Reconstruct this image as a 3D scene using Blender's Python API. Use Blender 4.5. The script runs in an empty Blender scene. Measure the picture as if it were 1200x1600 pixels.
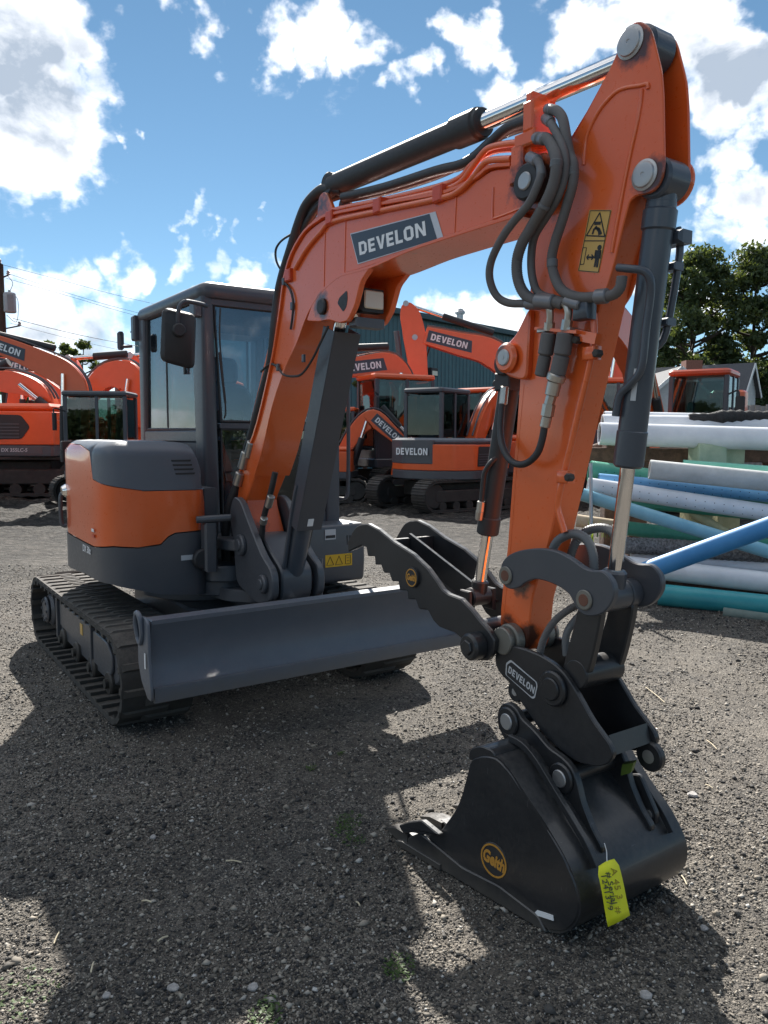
import bpy, bmesh, math, random
import numpy as np
from mathutils import Vector, Matrix
R = math.radians
PI = math.pi
random.seed(7)
rng = np.random.default_rng(11)
S = bpy.context.scene
COL = S.collection

# ------------------------------------------------------------------ camera
cam_d = bpy.data.cameras.new('camera')
cam_d.sensor_fit = 'VERTICAL'
cam_d.sensor_height = 36.0
cam_d.lens = 36.0 * 1206.0 / 1600.0
cam_d.clip_start = 0.05
cam_d.clip_end = 3000.0
cam = bpy.data.objects.new('camera', cam_d)
cam.location = (0, 0, 1.6)
cam.rotation_mode = 'QUATERNION'
cam.rotation_quaternion = (Matrix.Rotation(R(90 - 5.5), 3, 'X') @ Matrix.Rotation(R(0.3), 3, 'Z')).to_quaternion()
COL.objects.link(cam)
S.camera = cam

# ------------------------------------------------------------------ light
SUN_AZ, SUN_EL = 8.5, 38.4            # degrees left of straight ahead, above the horizon
sun_d = bpy.data.lights.new('sun', 'SUN')
sun_d.energy = 4.2
sun_d.angle = R(0.53)
sun_d.color = (1.0, 0.955, 0.89)
sun = bpy.data.objects.new('sun', sun_d)
to_sun = Vector((-math.sin(R(SUN_AZ)) * math.cos(R(SUN_EL)), math.cos(R(SUN_AZ)) * math.cos(R(SUN_EL)), math.sin(R(SUN_EL))))
sun.rotation_mode = 'QUATERNION'
sun.rotation_quaternion = to_sun.to_track_quat('Z', 'Y')
COL.objects.link(sun)

S.view_settings.view_transform = 'Standard'
S.view_settings.look = 'None'
S.view_settings.gamma = 1.0
S.view_settings.exposure = 1.5
S.view_settings.use_curve_mapping = False
S.cycles.max_bounces = 6
S.cycles.diffuse_bounces = 3
S.cycles.glossy_bounces = 3
S.cycles.transparent_max_bounces = 12
S.cycles.transmission_bounces = 4

# ------------------------------------------------------------------ sky with clouds
W = bpy.data.worlds.new('World')
S.world = W
W.use_nodes = True
wt = W.node_tree
wt.nodes.clear()

def N(t, typ, **kw):
    n = t.nodes.new(typ)
    for k, v in kw.items():
        if k == 'inp':
            for a, b in v.items():
                if hasattr(b, 'is_linked'):
                    t.links.new(b, n.inputs[a])
                else:
                    n.inputs[a].default_value = b
        else:
            setattr(n, k, v)
    return n

def M(t, op, a, b=None, c=None, clamp=False):
    n = t.nodes.new('ShaderNodeMath')
    n.operation = op
    n.use_clamp = clamp
    for i, v in enumerate((a, b, c)):
        if v is None:
            continue
        if hasattr(v, 'is_linked'):
            t.links.new(v, n.inputs[i])
        else:
            n.inputs[i].default_value = v
    return n.outputs[0]

def VM(t, op, a, b=None):
    n = t.nodes.new('ShaderNodeVectorMath')
    n.operation = op
    for i, v in enumerate((a, b)):
        if v is None:
            continue
        if hasattr(v, 'is_linked'):
            t.links.new(v, n.inputs[i])
        else:
            n.inputs[i].default_value = v
    return n

def mixc(t, fac, a, b, blend='MIX'):
    n = t.nodes.new('ShaderNodeMix')
    n.data_type = 'RGBA'
    n.blend_type = blend
    for k, v in ((0, fac), (6, a), (7, b)):
        if hasattr(v, 'is_linked'):
            t.links.new(v, n.inputs[k])
        else:
            n.inputs[k].default_value = v if k == 0 else (tuple(v) + (1,))[:4]
    return n.outputs[2]

def ramp(t, fac, stops):
    n = t.nodes.new('ShaderNodeValToRGB')
    el = n.color_ramp.elements
    while len(el) < len(stops):
        el.new(0.5)
    for e, (p, c) in zip(el, stops):
        e.position = p
        e.color = (c, c, c, 1) if not isinstance(c, tuple) else (tuple(c) + (1,))[:4]
    t.links.new(fac, n.inputs[0])
    return n.outputs[0]

def build_world():
    t = wt
    sky = N(t, 'ShaderNodeTexSky', sky_type='NISHITA')
    sky.sun_disc = False
    sky.sun_elevation = R(SUN_EL)
    sky.sun_rotation = R(-SUN_AZ)
    sky.altitude = 50
    sky.air_density = 0.75
    sky.dust_density = 0.0
    sky.ozone_density = 3.0
    tc = N(t, 'ShaderNodeTexCoord')
    d = tc.outputs['Generated']
    sep = N(t, 'ShaderNodeSeparateXYZ', inp={0: d})
    x, y, z = sep.outputs
    # clouds live on a flat layer: project the direction on to it
    zc = M(t, 'MAXIMUM', z, 0.03)
    zc = M(t, 'ADD', zc, 0.10)
    u = M(t, 'DIVIDE', x, zc)
    v = M(t, 'DIVIDE', y, zc)
    P = N(t, 'ShaderNodeCombineXYZ', inp={0: u, 1: v, 2: 0.0}).outputs[0]
    dirn = VM(t, 'NORMALIZE', d).outputs[0]

    def noise(vec, scale, detail, rough, off=0.0, dist=0.0):
        if off:
            vec = VM(t, 'ADD', vec, (off, off * 1.7, off * .3)).outputs[0]
        return N(t, 'ShaderNodeTexNoise', inp={'Vector': vec, 'Scale': scale, 'Detail': detail, 'Roughness': rough, 'Distortion': dist}).outputs['Fac']
    # large patches: some soft bumps in the directions of the photographed clouds plus a general pattern all round
    blobs = CLOUD_BLOBS
    tot = None
    wc = N(t, 'ShaderNodeTexNoise', inp={'Vector': dirn, 'Scale': 7.0, 'Detail': 4, 'Roughness': .6}).outputs['Color']
    wc2 = N(t, 'ShaderNodeTexNoise', inp={'Vector': dirn, 'Scale': 24.0, 'Detail': 4, 'Roughness': .6}).outputs['Color']
    w1 = N(t, 'ShaderNodeVectorMath', operation='SCALE', inp={0: VM(t, 'SUBTRACT', wc, (.5, .5, .5)).outputs[0], 'Scale': .17}).outputs[0]
    w2 = N(t, 'ShaderNodeVectorMath', operation='SCALE', inp={0: VM(t, 'SUBTRACT', wc2, (.5, .5, .5)).outputs[0], 'Scale': .06}).outputs[0]
    dirw = VM(t, 'ADD', VM(t, 'ADD', dirn, w1).outputs[0], w2).outputs[0]
    for (cx, cy, cz, rad, amp) in blobs:
        dd = VM(t, 'DISTANCE', dirw, (cx, cy, cz)).outputs['Value']
        g = N(t, 'ShaderNodeMapRange', interpolation_type='SMOOTHSTEP', inp={0: dd, 1: rad, 2: rad * .12, 3: 0.0, 4: amp}).outputs[0]
        tot = g if tot is None else M(t, 'MAXIMUM', tot, g)
    # the general pattern fades out inside the block of sky the photographed clouds take
    ahead = N(t, 'ShaderNodeMapRange', inp={0: VM(t, 'DISTANCE', dirn, (0.0, .954, .30)).outputs['Value'], 1: .62, 2: .95, 3: 0.0, 4: 1.0}).outputs[0]
    gen = noise(P, .55, 3, .5, 3.1)
    gen = M(t, 'MULTIPLY', N(t, 'ShaderNodeMapRange', inp={0: gen, 1: .47, 2: .635, 3: 0.0, 4: .86}).outputs[0], ahead)
    base = M(t, 'MAXIMUM', tot, gen)
    shift = tuple(0.045 * c for c in to_sun)

    def density(vec):
        n1 = noise(vec, 7.0, 9, .60, .0, .35)
        n2 = noise(vec, 26.0, 5, .6, 4.0)
        n = M(t, 'ADD', M(t, 'MULTIPLY', n1, .82), M(t, 'MULTIPLY', n2, .18))
        return n
    q = N(t, 'ShaderNodeMapping', inp={0: dirn, 3: (1.0, 1.0, 1.5)}).outputs[0]
    n0 = density(q)
    q2 = VM(t, 'ADD', q, shift).outputs[0]
    n1 = density(q2)
    thr = M(t, 'ADD', M(t, 'MULTIPLY', M(t, 'SUBTRACT', n0, .50), 1.5), M(t, 'MULTIPLY', M(t, 'SUBTRACT', base, .47), .62))
    alpha = N(t, 'ShaderNodeMapRange', interpolation_type='SMOOTHSTEP', inp={0: thr, 1: -.10, 2: .28, 3: 0.0, 4: 1.0}).outputs[0]
    low = N(t, 'ShaderNodeTexNoise', inp={'Vector': VM(t, 'ADD', q, tuple(.5 * c for c in shift)).outputs[0], 'Scale': 8.0, 'Detail': 2.5, 'Roughness': .5}).outputs['Fac']
    core = M(t, 'ADD', base, M(t, 'MULTIPLY', M(t, 'SUBTRACT', low, .5), 1.1))
    thick = N(t, 'ShaderNodeMapRange', interpolation_type='SMOOTHSTEP', inp={0: M(t, 'ADD', M(t, 'MULTIPLY', core, .8), M(t, 'MULTIPLY', thr, .35)), 1: .52, 2: .98, 3: 0.0, 4: 1.0}).outputs[0]
    slope = N(t, 'ShaderNodeMapRange', inp={0: M(t, 'SUBTRACT', n1, n0), 1: -.10, 2: .12, 3: 0.0, 4: 1.0}).outputs[0]
    dark = M(t, 'MULTIPLY', thick, M(t, 'ADD', M(t, 'ADD', .70, M(t, 'MULTIPLY', slope, .5)), M(t, 'MULTIPLY', M(t, 'SUBTRACT', n0, .5), -1.3)), clamp=True)
    cc = mixc(t, dark, (10.2, 10.2, 10.3), (3.0, 3.5, 4.2))
    # clouds opposite the sun are lit from the front, those ahead from behind
    facing = N(t, 'ShaderNodeMapRange', inp={0: VM(t, 'DOT_PRODUCT', dirn, tuple(to_sun)).outputs['Value'], 1: .6, 2: -.5, 3: 1.0, 4: 1.2}).outputs[0]
    cc = mixc(t, 1.0, cc, N(t, 'ShaderNodeCombineColor', inp={0: facing, 1: facing, 2: facing}).outputs[0], 'MULTIPLY')
    # air between: clouds near the horizon take a little of the sky colour
    skyc = N(t, 'ShaderNodeHueSaturation', inp={'Hue': .484, 'Saturation': 1.0, 'Value': .70, 'Color': sky.outputs[0]}).outputs[0]
    up = N(t, 'ShaderNodeMapRange', inp={0: z, 1: -.01, 2: .03, 3: 0.0, 4: 1.0}).outputs[0]
    col = mixc(t, M(t, 'MULTIPLY', M(t, 'MULTIPLY', alpha, .95), up), skyc, cc)
    bg = N(t, 'ShaderNodeBackground', inp={0: col, 1: 0.062})
    out = N(t, 'ShaderNodeOutputWorld')
    t.links.new(bg.outputs[0], out.inputs[0])

CLOUD_BLOBS = [(-0.3762,0.8333,0.4051,0.118,1),(-0.3722,0.863,0.3417,0.1151,1.05),(-0.3298,0.8489,0.413,0.0723,0.9),(-0.3536,0.8818,0.3123,0.0756,0.9),(-0.3106,0.8671,0.3895,0.0578,0.75),
    (-0.4029,0.8659,0.2964,0.073,0.85),(-0.2958,0.8652,0.405,0.0329,0.6),(-0.2,0.8677,0.4551,0.0461,0.75),(-0.1779,0.8754,0.4495,0.0297,0.6),(-0.1267,0.8783,0.461,0.0515,0.78),
    (-0.0796,0.8892,0.4505,0.0655,0.8),(-0.0346,0.8994,0.4358,0.0531,0.76),(-0.0457,0.9107,0.4105,0.0378,0.64),(-0.0098,0.9103,0.4139,0.0449,0.65),(0.0412,0.9196,0.3907,0.0318,0.6),
    (-0.1062,0.9053,0.4112,0.0249,0.55),(0.0917,0.8906,0.4454,0.0434,0.8),(0.0824,0.9006,0.4268,0.044,0.76),(0.1103,0.8968,0.4285,0.0384,0.72),(0.1278,0.9139,0.3853,0.049,0.7),
    (0.1676,0.8984,0.406,0.0391,0.6),(0.0676,0.895,0.4409,0.035,0.7),(0.2155,0.8692,0.445,0.0657,0.9),(0.253,0.8585,0.4461,0.072,0.9),(0.3044,0.8502,0.4295,0.0701,0.95),
    (0.3481,0.8539,0.3869,0.0845,1.05),(0.3747,0.8396,0.3932,0.0746,1),(0.3344,0.868,0.367,0.0712,0.9),(0.3899,0.8526,0.3479,0.0608,0.8),(0.3108,0.8634,0.3974,0.0635,0.9),
    (0.1922,0.884,0.4262,0.0423,0.6),(0.3732,0.8723,0.3159,0.0553,0.85),(0.4031,0.8726,0.2759,0.07,0.95),(0.3719,0.8945,0.2479,0.0612,0.85),(0.411,0.8836,0.2244,0.0594,0.9),
    (0.3413,0.9077,0.2443,0.0506,0.7),(0.4013,0.859,0.3178,0.0386,0.8),(-0.2294,0.9428,0.242,0.0372,0.8),(-0.2072,0.9458,0.2502,0.0262,0.72),(-0.2513,0.939,0.235,0.0258,0.68),
    (-0.1617,0.9483,0.2733,0.0207,0.7),(-0.1771,0.955,0.2379,0.0247,0.7),(-0.2535,0.945,0.2068,0.0335,0.65),(-0.1989,0.9576,0.2084,0.0362,0.74),(-0.1619,0.9667,0.1984,0.0505,0.85),
    (-0.2146,0.9574,0.1932,0.0419,0.76),(-0.1381,0.9661,0.2181,0.031,0.68),(-0.4116,0.8905,0.194,0.0501,0.85),(-0.3915,0.9071,0.1547,0.0737,0.88),(-0.4146,0.8946,0.1667,0.0504,0.84),
    (-0.3561,0.9205,0.1609,0.0487,0.74),(-0.3144,0.9314,0.1837,0.0499,0.8),(-0.2974,0.9371,0.1827,0.032,0.65),(-0.3432,0.9322,0.1147,0.1009,0.95),(-0.4014,0.9091,0.1115,0.0784,0.9),
    (-0.302,0.9461,0.1166,0.0749,0.9),(-0.4241,0.8961,0.1313,0.0505,0.8),(-0.3939,0.8752,0.2808,0.0211,0.6),(-0.2798,0.8993,0.3361,0.0173,0.6),(0.0791,0.9871,0.1395,0.0598,0.85),
    (0.1266,0.9816,0.1429,0.059,0.85),(0.0309,0.9886,0.1474,0.0401,0.6),(0.1659,0.9769,0.1346,0.039,0.8),(0.344,0.925,0.1616,0.052,0.7),(0.3834,0.9109,0.1521,0.0421,0.7),
    (0.3015,0.9353,0.1854,0.0534,0.6),(-0.0976,0.9866,0.1306,0.0502,0.7)]
build_world()

# ------------------------------------------------------------------ materials
MAT = {}

def newmat(name):
    m = bpy.data.materials.new(name)
    m.use_nodes = True
    m.node_tree.nodes.clear()
    MAT[name] = m
    return m, m.node_tree

def finish(t, sh):
    o = t.nodes.new('ShaderNodeOutputMaterial')
    t.links.new(sh, o.inputs[0])

def objco(t, scale=1.0):
    tc = N(t, 'ShaderNodeTexCoord')
    return N(t, 'ShaderNodeMapping', inp={0: tc.outputs['Object'], 3: (scale,) * 3}).outputs[0]

def paint(name, col, rough=.35, metal=0.0, coat=0.0, dust=.25, dustcol=(.30, .27, .23), bump=.0, var=.12, spec=.5, bscale=400, upd=.5):
    """paint or plastic with faint mottling, dust that settles on faces that look up, fine grain"""
    m, t = newmat(name)
    co = objco(t)
    n1 = N(t, 'ShaderNodeTexNoise', inp={'Vector': co, 'Scale': 6.0, 'Detail': 6, 'Roughness': .65}).outputs['Fac']
    n2 = N(t, 'ShaderNodeTexNoise', inp={'Vector': co, 'Scale': 55.0, 'Detail': 4, 'Roughness': .7}).outputs['Fac']
    c1 = tuple(c * (1 - var) for c in col)
    c2 = tuple(min(1, c * (1 + var)) for c in col)
    base = mixc(t, n1, c1, c2)
    geo = N(t, 'ShaderNodeNewGeometry')
    up = N(t, 'ShaderNodeSeparateXYZ', inp={0: geo.outputs['Normal']}).outputs[2]
    upf = N(t, 'ShaderNodeMapRange', inp={0: up, 1: .2, 2: 1.0, 3: .12, 4: .12 + upd}).outputs[0]
    dn = N(t, 'ShaderNodeMapRange', inp={0: M(t, 'ADD', M(t, 'MULTIPLY', n1, .6), M(t, 'MULTIPLY', n2, .5)), 1: .42, 2: .75, 3: 0.0, 4: 1.0}).outputs[0]
    df = M(t, 'MULTIPLY', M(t, 'MULTIPLY', dn, upf), dust, clamp=True)
    base = mixc(t, df, base, dustcol)
    rg = N(t, 'ShaderNodeMapRange', inp={0: n2, 1: .3, 2: .7, 3: rough * .85, 4: min(1, rough * 1.2)}).outputs[0]
    rg = M(t, 'ADD', rg, M(t, 'MULTIPLY', df, .4), clamp=True)
    b = N(t, 'ShaderNodeBsdfPrincipled', inp={'Base Color': base, 'Roughness': rg, 'Metallic': metal, 'Coat Weight': coat, 'Coat Roughness': .08, 'Specular IOR Level': spec})
    if bump:
        n3 = N(t, 'ShaderNodeTexNoise', inp={'Vector': co, 'Scale': float(bscale), 'Detail': 3}).outputs['Fac']
        bp = N(t, 'ShaderNodeBump', inp={'Height': n3, 'Strength': bump, 'Distance': .002})
        t.links.new(bp.outputs[0], b.inputs['Normal'])
    finish(t, b.outputs[0])
    return m

paint('orange', (.76, .124, .020), .30, coat=.6, dust=.34, var=.09)
paint('orange_far', (.76, .105, .014), .38, coat=.25, dust=.25, var=.10)
paint('orange_deep', (.60, .060, .010), .40, coat=.2, dust=.35, var=.15)
paint('grey_paint', (.072, .076, .086), .38, coat=.1, dust=.25, var=.10, bump=.08)
paint('hood_plastic', (.105, .118, .140), .46, dust=.18, var=.06, bump=.22, bscale=700)
paint('cab_paint', (.056, .060, .072), .40, coat=.05, dust=.20, var=.08)
paint('blade_paint', (.092, .108, .135), .42, coat=.1, dust=.35, var=.12, bump=.1, bscale=120)
paint('black_steel', (.0155, .017, .020), .36, coat=.1, dust=.28, var=.25, bump=.12, bscale=150)
paint('link_paint', (.056, .062, .074), .38, coat=.1, dust=.22, var=.10)
paint('bucket_paint', (.0175, .019, .022), .34, coat=.15, dust=.30, var=.25, bump=.12, bscale=90)
paint('cylinder_paint', (.052, .063, .080), .33, coat=.15, dust=.18, var=.08)
paint('black_plastic', (.022, .022, .024), .55, dust=.2, var=.1)
paint('rubber', (.036, .034, .032), .78, dust=.75, var=.25, bump=.35, bscale=160, spec=.3)
paint('track_steel', (.040, .035, .031), .60, metal=.3, dust=.8, var=.3, bump=.3, bscale=120)
paint('hose_rubber', (.022, .022, .024), .50, dust=.2, var=.15)
paint('hose_sleeve', (.115, .108, .106), .62, dust=.35, var=.2, bump=.3, bscale=900)
paint('hose_guard', (.12, .125, .13), .5, dust=.2, var=.15)
paint('fitting', (.46, .44, .40), .34, metal=.85, dust=.2, var=.2)
paint('fitting_dull', (.20, .20, .21), .42, metal=.5, dust=.25, var=.2)
paint('pin_steel', (.42, .42, .42), .42, metal=.7, dust=.25, var=.2)
paint('rusty_pin', (.16, .07, .045), .7, metal=.2, dust=.3, var=.4)
paint('washer_steel', (.20, .19, .165), .5, metal=.5, dust=.25, var=.2)
paint('seat_fabric', (.060, .080, .105), .85, dust=.1, var=.1)
paint('white_paint', (.72, .72, .70), .5, dust=.25, var=.05)
paint('letter_white', (.78, .78, .78), .45, dust=.1, var=.03)
paint('letter_grey', (.50, .51, .52), .4, dust=.1, var=.03)
paint('decal_dark', (.040, .048, .066), .35, dust=.1, var=.05)
paint('decal_silver', (.55, .56, .60), .4, dust=.1, var=.04)
paint('decal_yellow', (.62, .38, .10), .42, dust=.12, var=.05)
paint('decal_yellow_bright', (.72, .42, .01), .4, dust=.12, var=.05)
paint('decal_ink', (.020, .020, .022), .5, dust=.05, var=.05)
paint('badge_gold', (.55, .27, .045), .42, metal=.2, dust=.1, var=.08)
paint('latch_green', (.10, .16, .02), .5, dust=.3, var=.3)
paint('tag_yellow', (.72, .72, .015), .6, dust=.04, var=.04)
paint('ink_pen', (.05, .055, .04), .7, dust=0)
paint('ink_pen_gold', (.34, .27, .02), .7, dust=0)
paint('lamp_lens', (.62, .57, .44), .2, coat=.6, dust=.2, var=.15)
paint('red_lens', (.55, .03, .015), .25, coat=.5, dust=.1)

def greasy(src, name, spots, col=(.020, .016, .013)):
    """a paint with dark grease round the pins, given as (x, y, z, radius) in object space"""
    m = MAT[src].copy()
    m.name = name
    MAT[name] = m
    t = m.node_tree
    b = next(n for n in t.nodes if n.type == 'BSDF_PRINCIPLED')
    old = b.inputs['Base Color'].links[0].from_socket
    co = objco(t)
    nz = N(t, 'ShaderNodeTexNoise', inp={'Vector': co, 'Scale': 14.0, 'Detail': 6, 'Roughness': .7}).outputs['Fac']
    tot = None
    for x, y, z, r in spots:
        d = VM(t, 'DISTANCE', co, (x, y, z)).outputs['Value']
        f = N(t, 'ShaderNodeMapRange', inp={0: M(t, 'ADD', d, M(t, 'MULTIPLY', M(t, 'SUBTRACT', nz, .5), -r * 1.5)), 1: r, 2: r * .55, 3: 0.0, 4: .92}).outputs[0]
        tot = f if tot is None else M(t, 'MAXIMUM', tot, f)
    # thin scratches
    sc = N(t, 'ShaderNodeMapping', inp={0: co, 3: (3.0, 3.0, 42.0), 2: (.3, .5, .2)}).outputs[0]
    s1 = N(t, 'ShaderNodeTexNoise', inp={'Vector': sc, 'Scale': 5.0, 'Detail': 3}).outputs['Fac']
    s2 = N(t, 'ShaderNodeMapRange', inp={0: s1, 1: .715, 2: .74, 3: 0.0, 4: .35}).outputs[0]
    c = mixc(t, s2, old, (.42, .16, .08))
    c = mixc(t, tot, c, col)
    t.links.new(c, b.inputs['Base Color'])
def worn(name, z0, z1, mud=(.125, .110, .092), k=.8, scr=.25):
    """dried soil along a lower edge (object z from z0 up to z1) and fine scratches"""
    t = MAT[name].node_tree
    b = next(n for n in t.nodes if n.type == 'BSDF_PRINCIPLED')
    old = b.inputs['Base Color'].links[0].from_socket
    co = objco(t)
    z = N(t, 'ShaderNodeSeparateXYZ', inp={0: co}).outputs[2]
    nz = N(t, 'ShaderNodeTexNoise', inp={'Vector': co, 'Scale': 9.0, 'Detail': 8, 'Roughness': .72}).outputs['Fac']
    zz = M(t, 'ADD', z, M(t, 'MULTIPLY', M(t, 'SUBTRACT', nz, .5), (z1 - z0) * 1.6))
    f = N(t, 'ShaderNodeMapRange', inp={0: zz, 1: z1, 2: z0, 3: 0.0, 4: k}).outputs[0]
    sc = N(t, 'ShaderNodeMapping', inp={0: co, 3: (40.0, 4.0, 6.0), 2: (.2, .6, .4)}).outputs[0]
    s1 = N(t, 'ShaderNodeTexNoise', inp={'Vector': sc, 'Scale': 4.0, 'Detail': 3}).outputs['Fac']
    s2 = N(t, 'ShaderNodeMapRange', inp={0: s1, 1: .70, 2: .73, 3: 0.0, 4: scr}).outputs[0]
    c = mixc(t, s2, old, (.22, .22, .22))
    t.links.new(mixc(t, f, c, mud), b.inputs['Base Color'])
worn('blade_paint', .345, .42, k=.55, scr=.10)
worn('bucket_paint', -.01, .075, k=.6, scr=.14)
worn('rubber', -.10, .16, k=.35, scr=0.0)
greasy('orange', 'orange_arm', [(3.20, -.06, .84, .10), (3.20, .06, .84, .10), (3.29, -.06, .86, .07), (3.25, -.06, 1.06, .055), (3.31, -.07, 2.47, .14), (3.69, -.07, 2.79, .075), (3.764, -.07, 2.387, .07), (3.16, -.09, 1.93, .06)])
greasy('orange', 'orange_boom', [(3.32, -.105, 2.48, .13), (1.883, -.118, 2.249, .085), (1.00, -.10, .95, .15), (1.80, 0, 2.78, .12)])

def chrome(name, col, rough):
    m, t = newmat(name)
    co = objco(t)
    n2 = N(t, 'ShaderNodeTexNoise', inp={'Vector': co, 'Scale': 30.0, 'Detail': 4}).outputs['Fac']
    rg = N(t, 'ShaderNodeMapRange', inp={0: n2, 1: .3, 2: .7, 3: rough * .7, 4: rough * 1.4}).outputs[0]
    b = N(t, 'ShaderNodeBsdfPrincipled', inp={'Base Color': col + (1,), 'Metallic': 1.0, 'Roughness': rg})
    finish(t, b.outputs[0])
chrome('chrome', (.80, .78, .76), .12)
chrome('mirror', (.85, .86, .88), .03)

def glass(name, tint, gl=.06, refl=(.9, .95, 1.0)):
    m, t = newmat(name)
    tr = N(t, 'ShaderNodeBsdfTransparent', inp={0: tint + (1,)})
    g = N(t, 'ShaderNodeBsdfGlossy', inp={0: refl + (1,), 1: .02})
    fr = N(t, 'ShaderNodeFresnel', inp={0: 1.5}).outputs[0]
    co = objco(t)
    n = N(t, 'ShaderNodeTexNoise', inp={'Vector': co, 'Scale': 4.0, 'Detail': 5}).outputs['Fac']
    fac = M(t, 'ADD', M(t, 'MULTIPLY', fr, .95), M(t, 'MULTIPLY', n, gl), clamp=True)
    mx = N(t, 'ShaderNodeMixShader', inp={0: fac, 1: tr.outputs[0], 2: g.outputs[0]})
    finish(t, mx.outputs[0])
glass('glass', (.88, .94, .95), .05)
glass('glass_front', (.80, .91, .98), .07)
glass('glass_far', (.42, .52, .50), .02)

# ------------------------------------------------------------------ mesh building
class G:
    """collects shapes for ONE mesh"""
    def __init__(s):
        s.v = []
        s.f = []
    def add(s, vs, fs):
        o = len(s.v)
        s.v += [tuple(v) for v in vs]
        s.f += [tuple(i + o for i in f) for f in fs]
        return s
    def box(s, lo, hi, c=0.0):
        x0, y0, z0 = lo
        x1, y1, z1 = hi
        return s.prism([(x0, z0), (x1, z0), (x1, z1), (x0, z1)], y0, y1, c)
    def bar(s, p, q, w, h, up=(0, 0, 1)):
        """box along p-q, w wide and h high"""
        p, q = Vector(p), Vector(q)
        d = (q - p).normalized()
        u = Vector(up)
        sd = d.cross(u)
        if sd.length < 1e-4:
            sd = d.cross(Vector((1, 0, 0)))
        sd.normalize()
        u = sd.cross(d)
        vs = [e + sd * (a * w / 2) + u * (b * h / 2) for e in (p, q) for a, b in ((-1, -1), (1, -1), (1, 1), (-1, 1))]
        return s.add(vs, [(0, 1, 2, 3), (7, 6, 5, 4), (0, 4, 5, 1), (1, 5, 6, 2), (2, 6, 7, 3), (3, 7, 4, 0)])
    def prism(s, P, y0, y1, c=0.0, ax='y'):
        """polygon in the x-z plane run along y (ax 'x': polygon is y-z; ax 'z': polygon is x-y)"""
        P = clean(P)
        a = sum(P[i][0] * P[(i + 1) % len(P)][1] - P[(i + 1) % len(P)][0] * P[i][1] for i in range(len(P)))
        if a < 0:
            P = P[::-1]
        def at(p, y):
            return (p[0], y, p[1]) if ax == 'y' else ((y, p[0], p[1]) if ax == 'x' else (p[0], p[1], y))
        n = len(P)
        if c > 0:
            Q = inset(P, c)
            rings = [(Q, y0), (P, y0 + c), (P, y1 - c), (Q, y1)]
        else:
            rings = [(P, y0), (P, y1)]
        vs = [at(p, y) for ring, y in rings for p in ring]
        fs = []
        flip = ax == 'y'
        for k in range(len(rings) - 1):
            for i in range(n):
                j = (i + 1) % n
                q = (k * n + i, k * n + j, (k + 1) * n + j, (k + 1) * n + i)
                fs.append(q[::-1] if flip else q)
        b = tuple(range(n))
        tp = tuple(range((len(rings) - 1) * n, len(rings) * n))
        fs += [b, tp[::-1]] if flip else [b[::-1], tp]
        return s.add(vs, fs)
    def cyl(s, p, q, r, r2=None, n=20, c=0.0, cap=True):
        r2 = r if r2 is None else r2
        p, q = Vector(p), Vector(q)
        L = (q - p).length
        if c > 0:
            d = (q - p).normalized()
            return s.rev(p, q, [(0, 0), (0, r - c), (c, r), (L - c, r2), (L, r2 - c), (L, 0)], n)
        return s.rev(p, q, ([(0, 0)] if cap else []) + [(0, r), (L, r2)] + ([(L, 0)] if cap else []), n)
    def rev(s, p, q, prof, n=20):
        """profile of (distance along p-q, radius) turned round p-q"""
        p, q = Vector(p), Vector(q)
        d = (q - p).normalized()
        u = d.orthogonal().normalized()
        w = d.cross(u)
        vs, fs, rows = [], [], []
        for t, r in prof:
            if r < 1e-6:
                rows.append([len(vs)])
                vs.append(p + d * t)
            else:
                rows.append(list(range(len(vs), len(vs) + n)))
                vs += [p + d * t + (u * math.cos(2 * PI * k / n) + w * math.sin(2 * PI * k / n)) * r for k in range(n)]
        for A, B in zip(rows, rows[1:]):
            for k in range(n):
                k2 = (k + 1) % n
                if len(A) == 1 and len(B) == 1:
                    continue
                if len(A) == 1:
                    fs.append((A[0], B[k2], B[k]))
                elif len(B) == 1:
                    fs.append((A[k], A[k2], B[0]))
                else:
                    fs.append((A[k], A[k2], B[k2], B[k]))
        return s.add(vs, fs)
    def tube(s, pts, r, n=10, sub=6, smooth=True, rings=0.0, ringamp=0.0, cap=True):
        """round hose or pipe through points; rings>0 gives a spiral guard of that pitch"""
        pts = [Vector(p) for p in pts]
        if smooth and len(pts) > 2:
            pts = catmull(pts, sub)
        if rings > 0:
            pts = resample(pts, rings / 2)
        m = len(pts)
        vs, fs = [], []
        T = [(pts[min(i + 1, m - 1)] - pts[max(i - 1, 0)]).normalized() for i in range(m)]
        u = T[0].orthogonal().normalized()
        for i in range(m):
            u = (u - T[i] * u.dot(T[i]))
            u = u.normalized() if u.length > 1e-6 else T[i].orthogonal().normalized()
            w = T[i].cross(u)
            rr = r[i * len(r) // m] if isinstance(r, (list, tuple)) else r
            rr *= 1 + (ringamp if i % 2 else -ringamp)
            vs += [pts[i] + (u * math.cos(2 * PI * k / n) + w * math.sin(2 * PI * k / n)) * rr for k in range(n)]
        for i in range(m - 1):
            for k in range(n):
                k2 = (k + 1) % n
                fs.append((i * n + k, i * n + k2, (i + 1) * n + k2, (i + 1) * n + k))
        if cap:
            fs += [tuple(range(n))[::-1], tuple(range((m - 1) * n, m * n))]
        return s.add(vs, fs)
    def quad(s, a, b, c, d):
        return s.add([a, b, c, d], [(0, 1, 2, 3)])
    def grid(s, rows):
        n = len(rows[0])
        return s.add([p for r in rows for p in r], [(i * n + k, i * n + k + 1, (i + 1) * n + k + 1, (i + 1) * n + k) for i in range(len(rows) - 1) for k in range(n - 1)])
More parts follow.
